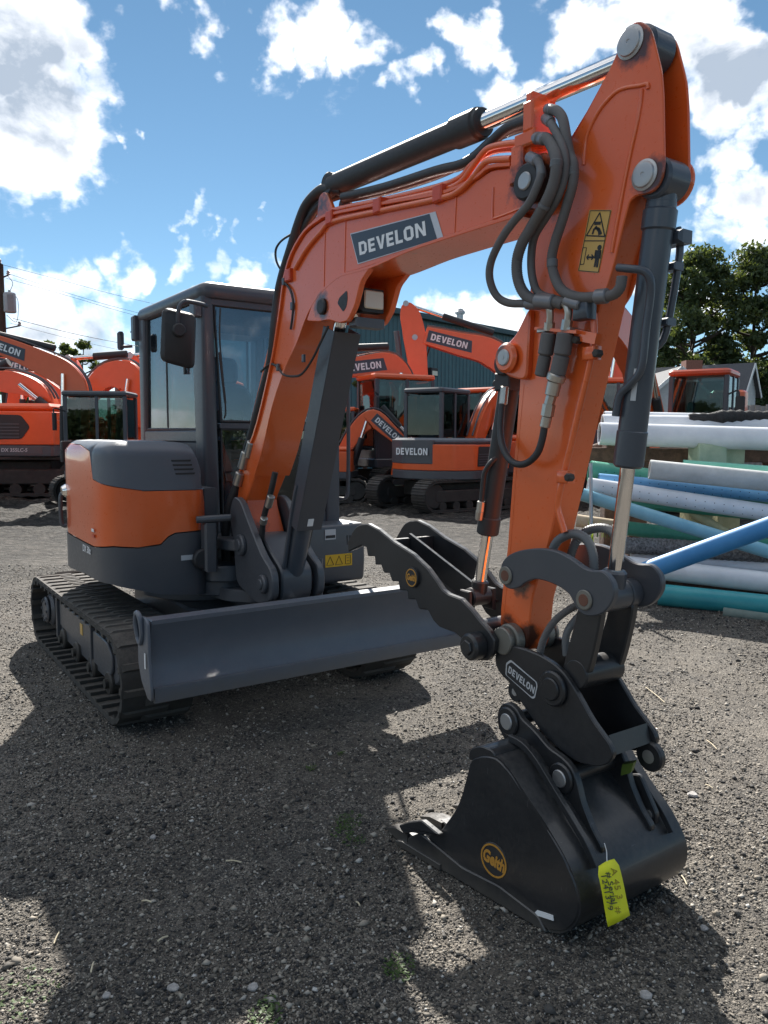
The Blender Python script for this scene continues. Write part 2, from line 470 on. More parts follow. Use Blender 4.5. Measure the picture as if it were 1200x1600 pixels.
    def mesh(s, name, mat, ang=32):
        me = bpy.data.meshes.new(name)
        me.from_pydata([tuple(v) for v in s.v], [], s.f)
        me.validate()
        if mat is not None:
            for mm in (mat if isinstance(mat, (list, tuple)) else (mat,)):
                me.materials.append(MAT[mm])
        me.shade_smooth()
        me.set_sharp_from_angle(angle=R(ang))
        me.update()
        return me
    def part(s, name, mat, parent=None, ang=32, **kw):
        return link(name, s.mesh(name, mat, ang), parent, **kw)

def clean(P):
    P = [tuple(p) for p in P]
    return [p for i, p in enumerate(P) if math.hypot(p[0] - P[i - 1][0], p[1] - P[i - 1][1]) > 1e-5]

def inset(P, c):
    n = len(P)
    out = []
    for i in range(n):
        p0, p1, p2 = Vector(P[i - 1]), Vector(P[i]), Vector(P[(i + 1) % n])
        a, b = (p1 - p0).normalized(), (p2 - p1).normalized()
        na, nb = Vector((-a.y, a.x)), Vector((-b.y, b.x))
        m = na + nb
        k = m.length_squared
        off = m * (2 * c / max(k, .5)) if k > 1e-6 else na * c
        out.append(tuple(p1 + off))
    return out

def fillet(P, r, n=4):
    """rounds the corners of a polygon"""
    P = clean(P)
    out = []
    m = len(P)
    for i in range(m):
        p0, p1, p2 = Vector(P[i - 1]), Vector(P[i]), Vector(P[(i + 1) % m])
        a, b = p0 - p1, p2 - p1
        k = min(r, a.length * .45, b.length * .45)
        A, B = p1 + a.normalized() * k, p1 + b.normalized() * k
        for j in range(n + 1):
            t = j / n
            out.append(tuple(A * (1 - t) ** 2 + p1 * (2 * t * (1 - t)) + B * t * t))
    return clean(out)

def catmull(pts, sub, closed=False):
    n = len(pts)
    out = []
    rngk = range(n) if closed else range(n - 1)
    for i in rngk:
        if closed:
            a, b, c, d = pts[i - 1], pts[i], pts[(i + 1) % n], pts[(i + 2) % n]
        else:
            a, b, c, d = pts[max(i - 1, 0)], pts[i], pts[i + 1], pts[min(i + 2, n - 1)]
        for j in range(sub):
            t = j / sub
            out.append(0.5 * ((2 * b) + (c - a) * t + (2 * a - 5 * b + 4 * c - d) * t * t + (3 * b - a - 3 * c + d) * t ** 3))
    if not closed:
        out.append(pts[-1])
    return out

def resample(pts, step):
    out = [pts[0]]
    acc = 0.0
    for a, b in zip(pts, pts[1:]):
        L = (b - a).length
        t = step - acc
        while t < L:
            out.append(a + (b - a) * (t / L))
            t += step
        acc = L - (t - step)
    return out

def smooth2(P, sub=4):
    return [tuple(p)[:2] for p in catmull([Vector((p[0], p[1], 0)) for p in P], sub, True)]

def smooth2o(P, sub=4):
    return [tuple(p)[:2] for p in catmull([Vector((p[0], p[1], 0)) for p in P], sub, False)]

def link(name, me, parent=None, loc=None, rot=None, **kw):
    o = bpy.data.objects.new(name, me)
    COL.objects.link(o)
    if parent is not None:
        o.parent = parent
    if loc is not None:
        o.location = loc
    if rot is not None:
        o.rotation_euler = rot
    for k, v in kw.items():
        o[k] = v
    return o

def empty(name, label, cat, loc=(0, 0, 0), rz=0.0, group=None):
    o = link(name, None, None, loc, (0, 0, rz))
    o.empty_display_size = .2
    o['label'] = label
    o['category'] = cat
    if group:
        o['group'] = group
    return o

def tag(o, label, cat, group=None):
    o['label'] = label
    o['category'] = cat
    if group:
        o['group'] = group
    return o

# ------------------------------------------------------------------ lettering
def disc2(r, n, cx=0.0, cy=0.0, ry=None):
    ry = ry or r
    return [(cx + r * math.cos(2 * PI * k / n), cy + ry * math.sin(2 * PI * k / n)) for k in range(n)]

BLOCK = {   # bold block capitals as strokes in a cell of height 1
    'D': (.74, [[(0, 0), (.22, 0), (.22, 1), (0, 1)], [(.22, 0), (.48, 0), (.70, .22), (.48, .22), (.22, .22)], [(.22, .78), (.48, .78), (.70, .78), (.48, 1), (.22, 1)], [(.48, .22), (.70, .22), (.70, .78), (.48, .78)]]),
    'E': (.62, [[(0, 0), (.22, 0), (.22, 1), (0, 1)], [(.22, 0), (.58, 0), (.58, .21), (.22, .21)], [(.22, .40), (.54, .40), (.54, .60), (.22, .60)], [(.22, .79), (.58, .79), (.58, 1), (.22, 1)]]),
    'V': (.74, [[(0, 1), (.26, 0), (.37, 0), (.37, .28), (.23, 1)], [(.37, 0), (.48, 0), (.74, 1), (.51, 1), (.37, .28)]]),
    'L': (.58, [[(0, 0), (.22, 0), (.22, 1), (0, 1)], [(.22, 0), (.56, 0), (.56, .21), (.22, .21)]]),
    'O': (.78, [[(0, .22), (.22, .22), (.22, .78), (0, .78)], [(.52, .22), (.74, .22), (.74, .78), (.52, .78)], [(.0, .22), (.20, 0), (.54, 0), (.74, .22)], [(0, .78), (.74, .78), (.54, 1), (.20, 1)]]),
    'N': (.78, [[(0, 0), (.20, 0), (.20, 1), (0, 1)], [(.54, 0), (.74, 0), (.74, 1), (.54, 1)], [(.20, 1), (.20, .64), (.54, 0), (.54, .36)]]),
}

def block_word(word, gap=.10):
    polys, x = [], 0.0
    for ch in word:
        w, ps = BLOCK[ch]
        polys += [[(px + x, py) for px, py in p] for p in ps]
        x += w + gap
    return polys, x - gap

def word_on(g, word, o, ux, uy, h, w=None, slant=0.0, lift=(0, 0, 0)):
    """block lettering laid on a plane: o is the lower left corner, ux and uy unit vectors, h the letter height"""
    polys, W0 = block_word(word)
    kx = (w / (W0 + slant)) if w else h
    o, ux, uy, lift = Vector(o), Vector(ux), Vector(uy), Vector(lift)
    for p in polys:
        vs = [o + ux * ((a + b * slant) * kx) + uy * (b * h) + lift for a, b in p]
        g.add(vs, [tuple(range(len(vs)))])
    return g

def text_mesh(name, body, size, mat, bold=0.0, shear=0.0, extrude=.0004):
    """small print from the built-in font, returned as a mesh lying in x-y"""
    cu = bpy.data.curves.new(name, 'FONT')
    cu.body = body
    cu.size = size
    cu.offset = bold
    cu.shear = shear
    cu.extrude = extrude
    cu.align_x = 'CENTER'
    cu.align_y = 'CENTER'
    cu.resolution_u = 3
    ob = bpy.data.objects.new(name, cu)
    COL.objects.link(ob)
    dg = bpy.context.evaluated_depsgraph_get()
    me = bpy.data.meshes.new_from_object(ob.evaluated_get(dg))
    bpy.data.objects.remove(ob)
    bpy.data.curves.remove(cu)
    me.name = name
    me.materials.clear()
    me.materials.append(MAT[mat])
    return me

def place_text(name, body, size, mat, parent, o, ux, uy, bold=0.0, shear=0.0):
    me = text_mesh(name, body, size, mat, bold, shear)
    ob = link(name, me, parent)
    ux, uy = Vector(ux).normalized(), Vector(uy).normalized()
    n = ux.cross(uy)
    ob.matrix_local = Matrix(((ux.x, uy.x, n.x, o[0]), (ux.y, uy.y, n.y, o[1]), (ux.z, uy.z, n.z, o[2]), (0, 0, 0, 1)))
    return ob

# ------------------------------------------------------------------ ground
def mat_ground():
    m, t = newmat('gravel_ground')
    tc = N(t, 'ShaderNodeTexCoord')
    co = tc.outputs['Object']
    big = N(t, 'ShaderNodeTexNoise', inp={'Vector': co, 'Scale': .75, 'Detail': 6, 'Roughness': .6}).outputs['Fac']
    mid = N(t, 'ShaderNodeTexNoise', inp={'Vector': co, 'Scale': 2.6, 'Detail': 6, 'Roughness': .65, 'Distortion': .4}).outputs['Fac']
    vor = N(t, 'ShaderNodeTexVoronoi', inp={'Vector': co, 'Scale': 105.0, 'Randomness': 1.0})
    vor2 = N(t, 'ShaderNodeTexVoronoi', inp={'Vector': co, 'Scale': 250.0, 'Randomness': 1.0})
    vor3 = N(t, 'ShaderNodeTexVoronoi', inp={'Vector': co, 'Scale': 24.0, 'Randomness': 1.0})
    c1 = N(t, 'ShaderNodeSeparateColor', inp={0: vor.outputs['Color']}).outputs[0]
    c2 = N(t, 'ShaderNodeSeparateColor', inp={0: vor2.outputs['Color']}).outputs[1]
    c3 = N(t, 'ShaderNodeSeparateColor', inp={0: vor3.outputs['Color']}).outputs[2]
    mixv = M(t, 'ADD', M(t, 'ADD', M(t, 'MULTIPLY', c1, .45), M(t, 'MULTIPLY', c2, .35)), M(t, 'MULTIPLY', c3, .20))
    stone = ramp(t, mixv, [(.15, (.026, .025, .025)), (.45, (.072, .067, .061)), (.66, (.185, .165, .138)), (.86, (.38, .345, .29))])
    fines = mixc(t, mid, (.056, .050, .043), (.180, .157, .127))
    k = N(t, 'ShaderNodeMapRange', inp={0: mid, 1: .35, 2: .65, 3: .25, 4: .75}).outputs[0]
    col = mixc(t, k, stone, fines)
    wide = N(t, 'ShaderNodeMapRange', inp={0: big, 1: .3, 2: .7, 3: .60, 4: 1.35}).outputs[0]
    col = mixc(t, 1.0, col, N(t, 'ShaderNodeCombineColor', inp={0: wide, 1: wide, 2: wide}).outputs[0], 'MULTIPLY')
    h = M(t, 'ADD', M(t, 'MULTIPLY', vor.outputs['Distance'], -.55), M(t, 'MULTIPLY', vor2.outputs['Distance'], -.25))
    h = M(t, 'ADD', h, M(t, 'MULTIPLY', vor3.outputs['Distance'], -.28))
    h = M(t, 'ADD', h, M(t, 'MULTIPLY', mid, .9))
    bp = N(t, 'ShaderNodeBump', inp={'Height': h, 'Strength': 1.0, 'Distance': .015})
    # ruts and clods: coarser relief that carries on to the back of the yard
    clod = N(t, 'ShaderNodeTexNoise', inp={'Vector': co, 'Scale': 5.5, 'Detail': 7, 'Roughness': .72}).outputs['Fac']
    clod2 = N(t, 'ShaderNodeTexVoronoi', inp={'Vector': co, 'Scale': 9.0, 'Randomness': 1.0}).outputs['Distance']
    dist = VM(t, 'LENGTH', co).outputs['Value']
    fk = N(t, 'ShaderNodeMapRange', inp={0: dist, 1: 6.0, 2: 13.0, 3: .035, 4: 1.0}).outputs[0]
    ch = M(t, 'MULTIPLY', M(t, 'ADD', clod, M(t, 'MULTIPLY', clod2, -.5)), fk)
    bp0 = N(t, 'ShaderNodeBump', inp={'Height': ch, 'Strength': 1.0, 'Distance': .16})
    t.links.new(bp0.outputs[0], bp.inputs['Normal'])
    ck = N(t, 'ShaderNodeMapRange', inp={0: clod, 1: .40, 2: .62, 3: .16, 4: .80}).outputs[0]
    ck = M(t, 'ADD', M(t, 'MULTIPLY', ck, fk), M(t, 'SUBTRACT', 1.0, fk))
    col = mixc(t, 1.0, col, N(t, 'ShaderNodeCombineColor', inp={0: ck, 1: ck, 2: ck}).outputs[0], 'MULTIPLY')
    b = N(t, 'ShaderNodeBsdfPrincipled', inp={'Base Color': col, 'Roughness': .88, 'Specular IOR Level': .35})
    t.links.new(bp.outputs[0], b.inputs['Normal'])
    finish(t, b.outputs[0])
mat_ground()

def hnoise(x, y):
    """gentle unevenness of the yard, metres"""
    return .6 * (.012 * np.sin(1.3 * x + .7 * y) + .010 * np.sin(2.9 * y - 1.1 * x + 1.0) + .007 * np.sin(5.1 * x + 2.3 * y) + .006 * np.sin(7.7 * y - 3.9 * x + 2.0))

def hfar(x, y):
    r = np.hypot(x, y - 4)
    k = np.clip((r - 9) / 10, 0, 1)
    return hnoise(x, y) * .35 * (1 - k) + k * (.03 * np.sin(.9 * x + .4 * y) + .03 * np.sin(1.9 * y - .6 * x) + .03 * np.sin(3.7 * x - 2.2 * y) + .03 * np.sin(5.3 * y + 2.9 * x))

def ground_z(x, y):
    x, y = np.asarray(x, float), np.asarray(y, float)
    base = hfar(x, y)
    # flat under the machine, the bucket and the far machines
    m = np.exp(-(((x + .6) / 2.6) ** 2 + ((y - 4.6) / 2.6) ** 2) ** 2)
    return base * (1 - m) - .004 * m

def build_ground():
    xs = np.concatenate([[-900, -300, -120, -60], np.arange(-30, -14, .4), np.arange(-14, -6, .15), np.arange(-6, 6, .12), np.arange(6, 14, .15), np.arange(14, 30.1, .4), [60, 120, 300, 900]])
    ys = np.concatenate([[-400, -120, -40, -15, -6], np.arange(-3, 12, .12), np.arange(12, 24, .15), np.arange(24, 40, .4), [45, 60, 90, 150, 300, 900, 1800]])
    X, Y = np.meshgrid(xs, ys)
    Z = ground_z(X, Y)
    kk = np.clip((np.hypot(X, Y - 4) - 8.5) / 6, 0, 1)
    Z = Z + kk * np.random.default_rng(2).normal(0, .030, X.shape)
    far = (np.abs(X) > 28) | (Y > 38) | (Y < -4)
    Z = np.where(far, 0.0, Z)
    nx, ny = len(xs), len(ys)
    v = np.stack([X, Y, Z], -1).reshape(-1, 3)
    i = np.arange(nx * ny).reshape(ny, nx)
    f = np.stack([i[:-1, :-1], i[:-1, 1:], i[1:, 1:], i[1:, :-1]], -1).reshape(-1, 4)
    me = bpy.data.meshes.new('ground')
    me.from_pydata(v.tolist(), [], f.tolist())
    me.materials.append(MAT['gravel_ground'])
    me.shade_smooth()
    link('ground', me, kind='structure')
build_ground()

# ------------------------------------------------------------------ materials of the surroundings
def mat_simple(name, c1, c2, rough=.8, scale=8.0, bump=0.0, bscale=40.0, detail=6, metal=0.0, spec=.4, stretch=(1, 1, 1)):
    m, t = newmat(name)
    tc = N(t, 'ShaderNodeTexCoord')
    co = N(t, 'ShaderNodeMapping', inp={0: tc.outputs['Object'], 3: stretch}).outputs[0]
    n = N(t, 'ShaderNodeTexNoise', inp={'Vector': co, 'Scale': scale, 'Detail': detail, 'Roughness': .65}).outputs['Fac']
    f = N(t, 'ShaderNodeMapRange', inp={0: n, 1: .3, 2: .7, 3: 0.0, 4: 1.0}).outputs[0]
    b = N(t, 'ShaderNodeBsdfPrincipled', inp={'Base Color': mixc(t, f, c1, c2), 'Roughness': rough, 'Metallic': metal, 'Specular IOR Level': spec})
    if bump:
        n2 = N(t, 'ShaderNodeTexNoise', inp={'Vector': co, 'Scale': bscale, 'Detail': 4}).outputs['Fac']
        bp = N(t, 'ShaderNodeBump', inp={'Height': n2, 'Strength': bump, 'Distance': .01})
        t.links.new(bp.outputs[0], b.inputs['Normal'])
    finish(t, b.outputs[0])
mat_simple('wall_teal', (.035, .105, .125), (.050, .135, .155), .45, 1.2)
mat_simple('roof_teal', (.020, .055, .065), (.030, .075, .085), .5, 1.0)
mat_simple('galvanised', (.35, .36, .37), (.50, .50, .50), .4, 6, metal=.7)
mat_simple('bark', (.035, .026, .020), (.085, .065, .050), .9, 9, .6, 30, stretch=(1, 1, .3))
mat_simple('pole_wood', (.030, .022, .017), (.075, .055, .042), .9, 14, .5, 40, stretch=(1, 1, .12))
mat_simple('wire', (.02, .02, .02), (.03, .03, .03), .6)
mat_simple('transformer_grey', (.30, .31, .32), (.38, .39, .40), .5)
mat_simple('siding', (.50, .50, .49), (.60, .60, .58), .7, 3)
mat_simple('shingle', (.060, .062, .070), (.115, .115, .120), .85, 20, .5, 60)
mat_simple('brick_red', (.18, .075, .055), (.30, .14, .10), .85, 16)
mat_simple('fence_grey', (.20, .19, .175), (.34, .32, .30), .85, 10, .3, 40, stretch=(1, 1, .15))
mat_simple('dark_window', (.02, .025, .03), (.04, .045, .05), .12)
mat_simple('pvc_white', (.58, .60, .63), (.74, .75, .77), .38, 3, .05, 30)
mat_simple('pvc_grey', (.42, .43, .42), (.58, .58, .56), .6, 5, .2, 40)
mat_simple('pvc_blue', (.035, .20, .46), (.06, .27, .56), .48, 3)
mat_simple('pvc_skyblue', (.16, .36, .46), (.24, .46, .55), .42, 4)
mat_simple('pvc_paleblue', (.10, .30, .55), (.18, .40, .66), .42, 4)
mat_simple('pvc_teal', (.03, .27, .31), (.06, .36, .38), .36, 4)
mat_simple('pvc_green', (.05, .26, .17), (.10, .36, .25), .42, 4)
mat_simple('pvc_mint', (.14, .44, .32), (.22, .54, .42), .42, 4)
mat_simple('pvc_faded', (.12, .17, .15), (.20, .25, .22), .6, 5)
mat_simple('block_green', (.36, .44, .30), (.52, .58, .42), .85, 8, .4, 30)
mat_simple('block_yellow', (.44, .42, .24), (.60, .56, .36), .85, 8, .4, 30)
mat_simple('board_tan', (.40, .31, .21), (.58, .48, .35), .85, 9, .3, 40, stretch=(.2, 1, 1))
mat_simple('log_brown', (.07, .045, .035), (.18, .11, .08), .9, 12, .5, 30)
mat_simple('black_net', (.010, .010, .010), (.035, .035, .036), .75, 30, .8, 60)
mat_simple('sock_stone', (.030, .030, .032), (.30, .30, .30), .9, 45, .9, 60)
mat_simple('straw', (.46, .38, .25), (.66, .58, .42), .8, 20)
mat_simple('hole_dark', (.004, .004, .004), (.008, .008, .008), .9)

def mat_leaf(name, c1, c2, tr=.35):
    m, t = newmat(name)
    oi = N(t, 'ShaderNodeNewGeometry')
    tc = N(t, 'ShaderNodeTexCoord')
    n = N(t, 'ShaderNodeTexNoise', inp={'Vector': tc.outputs['Object'], 'Scale': 1.1, 'Detail': 3}).outputs['Fac']
    r = oi.outputs['Random Per Island']
    f = M(t, 'ADD', M(t, 'MULTIPLY', r, .6), M(t, 'MULTIPLY', n, .45), clamp=True)
    c = mixc(t, f, c1, c2)
    d = N(t, 'ShaderNodeBsdfPrincipled', inp={'Base Color': c, 'Roughness': .55, 'Specular IOR Level': .35})
    tl = N(t, 'ShaderNodeBsdfTranslucent', inp={0: mixc(t, .5, c, (.20, .24, .03))})
    mx = N(t, 'ShaderNodeMixShader', inp={0: tr, 1: d.outputs[0], 2: tl.outputs[0]})
    finish(t, mx.outputs[0])
mat_leaf('leaf_dark', (.030, .050, .022), (.085, .120, .050))
mat_leaf('leaf_light', (.045, .075, .020), (.105, .135, .045))
mat_leaf('grass_blade', (.10, .16, .02), (.26, .34, .04), .4)
mat_leaf('low_green', (.035, .075, .018), (.085, .14, .035), .3)

# ------------------------------------------------------------------ metal building
BA = math.atan2(.743, .669)
BLD = empty('warehouse', 'long teal corrugated metal building with low dark roof, behind the excavators', 'building', (-1.98, 33.12, 0), BA)
BL_, BH = 24.8, 7.4
g = G()
per = .30
n = int(BL_ / per)
P = []
for i in range(n):
    x = i * per
    P += [(x, 0), (x + .19, 0), (x + .215, -.035), (x + .275, -.035)]
P.append((n * per, 0))
P += [(n * per, .12), (0, .12)]
g.prism(P, 0, BH - .12, ax='z')
g.part('corrugated_wall', 'wall_teal', BLD, ang=20)
g = G()
g.box((-.05, .12, 0), (.0, 16, BH - .1))
g.box((BL_ - .0, .12, 0), (BL_ + .05, 16, BH - .1))
g.box((-.05, 16, 0), (BL_ + .05, 16.1, BH - .1))
g.part('end_wall', 'wall_teal', BLD)
g = G()
g.prism([(-.25, BH - .04), (8, BH + .75), (16.3, BH - .04), (16.3, BH + .04), (8, BH + .83), (-.25, BH + .04)], -.2, BL_ + .2, ax='x')
RF = g.part('roof', 'roof_teal', BLD)
g = G()
g.box((-.2, -.32, BH - .24), (BL_ + .2, -.12, BH - .05), .02)
g.part('eaves_gutter', 'roof_teal', BLD)
g = G()
g.cyl((10.2, 1.2, BH + .05), (10.2, 1.2, BH + .95), .17, n=20)
g.cyl((10.2, 1.2, BH + .80), (10.2, 1.2, BH + .98), .30, .10, n=20)
g.cyl((10.2, 1.2, BH + .70), (10.2, 1.2, BH + .80), .26, .26, n=20)
g.part('vent_pipe', 'galvanised', RF)
g = G()
g.box((5.95, -.32, 4.55), (6.45, -.04, 4.95), .03)
WLP = g.part('wall_lamp', 'black_plastic', BLD)
G().box((6.0, -.335, 4.58), (6.4, -.322, 4.80), .004).part('lamp_lens', 'lamp_lens', WLP)
g = G()
g.box((7.6, -.07, 2.6), (8.8, -.04, 3.3), .01)
g.part('wall_board', 'letter_grey', BLD)

# ------------------------------------------------------------------ houses and fence on the right
def house(name, label, loc, rz, w, d, h, rh, wins, chim=None):
    b = empty(name, label, 'house', loc, rz, None)
    g = G()
    g.prism([(-w / 2, 0), (w / 2, 0), (w / 2, h), (0, h + rh), (-w / 2, h)], 0, d)
    wl_ = g.part('wall', 'siding', b)
    g = G()
    k = int((h + rh) / .22)
    for i in range(k):
        z = .1 + i * .22
        hw = w / 2 if z < h else max(.05, (w / 2) * (1 - (z - h) / rh))
        g.box((-hw + .02, -.022, z), (hw - .02, -.002, z + .19))
    g.part('siding_board', 'siding', b, kind='stuff')
    g = G()
    o = .35
    sl = rh / (w / 2)
    for sd in (-1, 1):
        a = (0, h + rh + .04)
        e = (sd * (w / 2 + o), h - o * sl + .04)
        g.prism([a, e, (e[0], e[1] + .12), (a[0], a[1] + .14)], -.3, d + .3)
    rf = g.part('roof', 'shingle', b)
    g = G()
    for sd in (-1, 1):
        g.bar((0, -.33, h + rh + .06), (sd * (w / 2 + o), -.33, h - o * sl + .06), .05, .22, (0, 0, 1))
    g.part('barge_board', 'white_paint', b)
    if chim:
        x, y, s, z = chim
        G().box((x - s / 2, y, z - 1.6), (x + s / 2, y + s, z), .02).part('chimney', 'brick_red', rf)
    for (x, z, ww, hh) in wins:
        G().box((x - ww / 2, -.05, z), (x + ww / 2, -.025, z + hh)).part('window', 'dark_window', b)
    return b
house('gabled_house', 'small pale house with pointed gable and brick chimney behind the excavator cab', [(19.667,52,4.84)][0][:2] + (0,), R(-3), 3.6, 9, 4.6, 1.65, [(0, 2.9, .7, .9)], (1.3, 1.2, 1.1, 6.95))
house('grey_roofed_house', 'pale house with grey shingle roof beside the fence on the right', [(25.229,54,4.551)][0][:2] + (0,), R(50), 3.2, 7, 4.9, 1.8, [(-.2, 3.4, .6, .9)])
FN = empty('board_fence', 'weathered grey board fence in front of the grey roofed house', 'fence', [(9.718,21.5,2.247)][0][:2] + (0,), R(2))
fm = G().box((-.068, -.012, .05), (.068, .012, 2.55), .004).mesh('fence_board', 'fence_grey')
for i in range(60):
    link('fence_board', fm, FN, (i * .15, random.uniform(-.006, .006), random.uniform(-.03, .03)))
for i in range(5):
    G().box((i * 2.2 - .06, .06, 0), (i * 2.2 + .06, .18, 2.5)).part('fence_post', 'fence_grey', FN)
for z in (.5, 2.1):
    G().box((-.1, .014, z), (9, .058, z + .1)).part('fence_rail', 'fence_grey', FN)

# ------------------------------------------------------------------ trees
def tree(name, label, loc, H, crown_r, base, nclump, nleaf, mat, leaf, seed, group=None, lean=(0, 0)):
    r = np.random.default_rng(seed)
    T = empty(name, label, 'tree', loc, 0, group)
    g = G()
    topz = H * .86
    trunk = [Vector((lean[0] * t * t * H * .1, lean[1] * t * H * .1, t * topz)) for t in np.linspace(0, 1, 7)]
    m = len(trunk)
    g.tube(trunk, [H * .020 * (1 - .8 * i / 40) for i in range(40)], 8, 6)
    tips = []
    for k in range(nclump):
        t = base + (1 - base) * (k + .5) / nclump
        h = t * H
        a = k * 2.4 + r.uniform(-.6, .6)
        prof_ = math.sin(PI * min(1, max(0.04, (t - base * .9) / (1.06 - base * .9))) ** .8)
        rad = crown_r * prof_ * r.uniform(.45, 1.05)
        p = Vector((rad * math.cos(a), rad * math.sin(a), min(h, H * .97) + r.uniform(-.04, .04) * H))
        s = max(0.05, min(.98, (p.z / topz) - rad / topz * .55))
        j = trunk[0].lerp(trunk[-1], s)
        g.tube([j, j.lerp(p, .5) + Vector((0, 0, -.03 * H * r.random())), p], [H * .0065, H * .0065, H * .004, H * .003], 5, 4)
        tips.append((p, crown_r * r.uniform(.17, .34)))
    g.part('trunk', 'bark', T)
    # leaves: small bent quads through every clump, thicker at its outer side
    cs = []
    per = nleaf // len(tips)
    for p, s in tips:
        d = r.normal(size=(per, 3))
        d /= np.linalg.norm(d, axis=1)[:, None]
        rr = s * r.random(per) ** .45 * (1 + .25 * np.sin(d[:, 0] * 5 + d[:, 2] * 4))
        c = np.array(p) + d * rr[:, None] * np.array([1.15, 1.15, .78])
        cs.append(c)
    c = np.concatenate(cs)
    n = len(c)
    u = r.normal(size=(n, 3)); u /= np.linalg.norm(u, axis=1)[:, None]
    w = np.cross(u, r.normal(size=(n, 3))); w /= np.linalg.norm(w, axis=1)[:, None]
    sz = leaf * r.uniform(.55, 1.25, n)[:, None]
    v = np.stack([c - u * sz, c + w * sz * .55, c + u * sz, c - w * sz * .55], 1).reshape(-1, 3)
    f = np.arange(4 * n).reshape(n, 4)
    me = bpy.data.meshes.new('crown')
    me.from_pydata(v.tolist(), [], f.tolist())
    me.materials.append(MAT[mat])
    link('crown', me, T, kind='stuff')
    return T
def at(px_, D):
    return ((px_ - 600) / 1206 * D, D, 0)
tree('broadleaf_tree', 'tall dark green tree with open crown between bucket cylinder and excavator cab, left of two', at(1072, 64), 16.3, 4.0, .26, 50, 21000, 'leaf_dark', .21, 3)
tree('broadleaf_tree', 'tall dark green tree standing above the grey roofed house, right of two', at(1166, 64), 16.5, 3.9, .24, 52, 21000, 'leaf_dark', .21, 8)
tree('broadleaf_tree', 'lower dark tree filling the gap behind the pointed gable', at(1030, 72), 13.0, 3.0, .12, 22, 9000, 'leaf_dark', .2, 12)
tree('broadleaf_tree', 'dark bushy tree at the right edge beside the grey roofed house', at(1212, 66), 9.0, 3.0, .08, 20, 8000, 'leaf_dark', .2, 15)
tree('broadleaf_tree', 'dark low tree far behind the fence, between the two houses', at(1120, 76), 9.4, 4.2, .08, 24, 9000, 'leaf_dark', .22, 21)
tree('small_tree', 'light green treetop beside utility pole, left of a pair above orange booms', at(99, 62), 9.0, 1.7, .45, 14, 4500, 'leaf_light', .15, 31)
tree('small_tree', 'light green treetop next to cab mirror side, right of a pair above orange booms', at(134, 62), 8.8, 1.6, .45, 14, 4500, 'leaf_light', .15, 32)
tree('small_tree', 'small light green tree peeping over the booms in front of the teal building', at(570, 32.0), 5.1, .45, .5, 9, 1500, 'leaf_light', .07, 37)
for k, (px_, D, H, rr, lb) in enumerate(((300, 90, 8.5, 5, 'far broad tree seen through the left part of the cab side window'), (370, 85, 9.0, 5, 'far broad tree seen through the cab windscreen'), (240, 95, 8.0, 5, 'far broad tree just behind the rear edge of the cab'), (40, 80, 7.5, 4.5, 'far broad tree behind the stored booms at the left edge'), (452, 80, 8.0, 4.5, 'far broad tree hidden mostly by the curved boom'))):
    tree('far_tree', lb, at(px_, D), H, rr, .08, 20, 5000, 'leaf_light', .30, 50 + k)

# ------------------------------------------------------------------ utility pole and power lines
UP = empty('utility_pole', 'dark wooden utility pole with grey transformer at the left edge', 'utility pole', at(13, 34), 0)
PH = 1.6 + (684 - 424) / 1206 * 34
g = G().cyl((0, 0, 0), (0, 0, PH), .17, .135, n=16)
g.part('pole', 'pole_wood', UP)
zt = 1.6 + (684 - 498) / 1206 * 34
yz = lambda y: 1.6 + (684 - y) / 1206 * 34
g = G()
g.rev((.42, -.12, yz(497)), (.42, -.12, yz(466)), [(0, 0), (0, .22), (.04, .25), (.78, .25), (.83, .22), (.86, .06), (.95, .05), (.97, 0)], 22)
g.bar((.1, -.05, yz(492)), (.42, -.1, yz(492)), .05, .06)
g.bar((.1, -.05, yz(470)), (.42, -.1, yz(470)), .05, .06)
TF = g.part('transformer', 'transformer_grey', UP)
g = G()
for k in range(7):
    a = .5 + k * .16
    g.bar((.42 + .25 * math.cos(a), -.12 - .25 * math.sin(a), yz(494)), (.42 + .25 * math.cos(a), -.12 - .25 * math.sin(a), yz(471)), .02, .05, (0, 1, 0))
g.part('cooling_fin', 'transformer_grey', TF)
for (z, x, L) in ((yz(440), .35, .25), (yz(516), .75, .4)):
    g = G()
    g.bar((0, 0, z - .15), (x, 0, z), .05, .05)
    g.part('pole_bracket', 'pole_wood', UP)
    g = G()
    g.rev((x, 0, z), (x, 0, z + .22), [(0, 0), (0, .05), (.05, .09), (.09, .05), (.14, .08), (.18, .04), (.22, 0)], 12)
    g.part('insulator', 'transformer_grey', UP)
g = G()
g.rev((0, 0, PH), (0, 0, PH + .25), [(0, .04), (.06, .08), (.1, .05), (.16, .07), (.22, .03), (.25, 0)], 12)
g.part('insulator', 'transformer_grey', UP)
g = G()
g.tube([(.42, -.12, yz(466)), (.52, 0, yz(452)), (.30, 0, yz(441))], .012, 6, 5)
g.tube([(.62, -.12, yz(470)), (.72, 0, yz(480)), (.62, 0, yz(510)), (.2, 0, yz(500))], .012, 6, 5)
g.part('jumper_wire', 'wire', UP)
lines_ = [("14,424 120,451 215,475 430,520 700,565", 'topmost thin power line leaving the utility pole'), ("22,437 120,468 215,494 430,545 700,600", 'second thin power line, just below the topmost'), ("22,445 120,472 215,499 430,555 700,612", 'third thin power line, close under the second'), ("30,505 120,527 215,545 430,582 700,620", 'upper thick cable low on the pole'), ("25,512 120,536 215,556 430,596 700,632", 'lowest slack cable below the transformer'), ("10,428 -60,424 -160,400", 'thin line running off to the left from the pole top'), ("10,500 -60,492 -160,476", 'thick cable running off to the left below the transformer')]
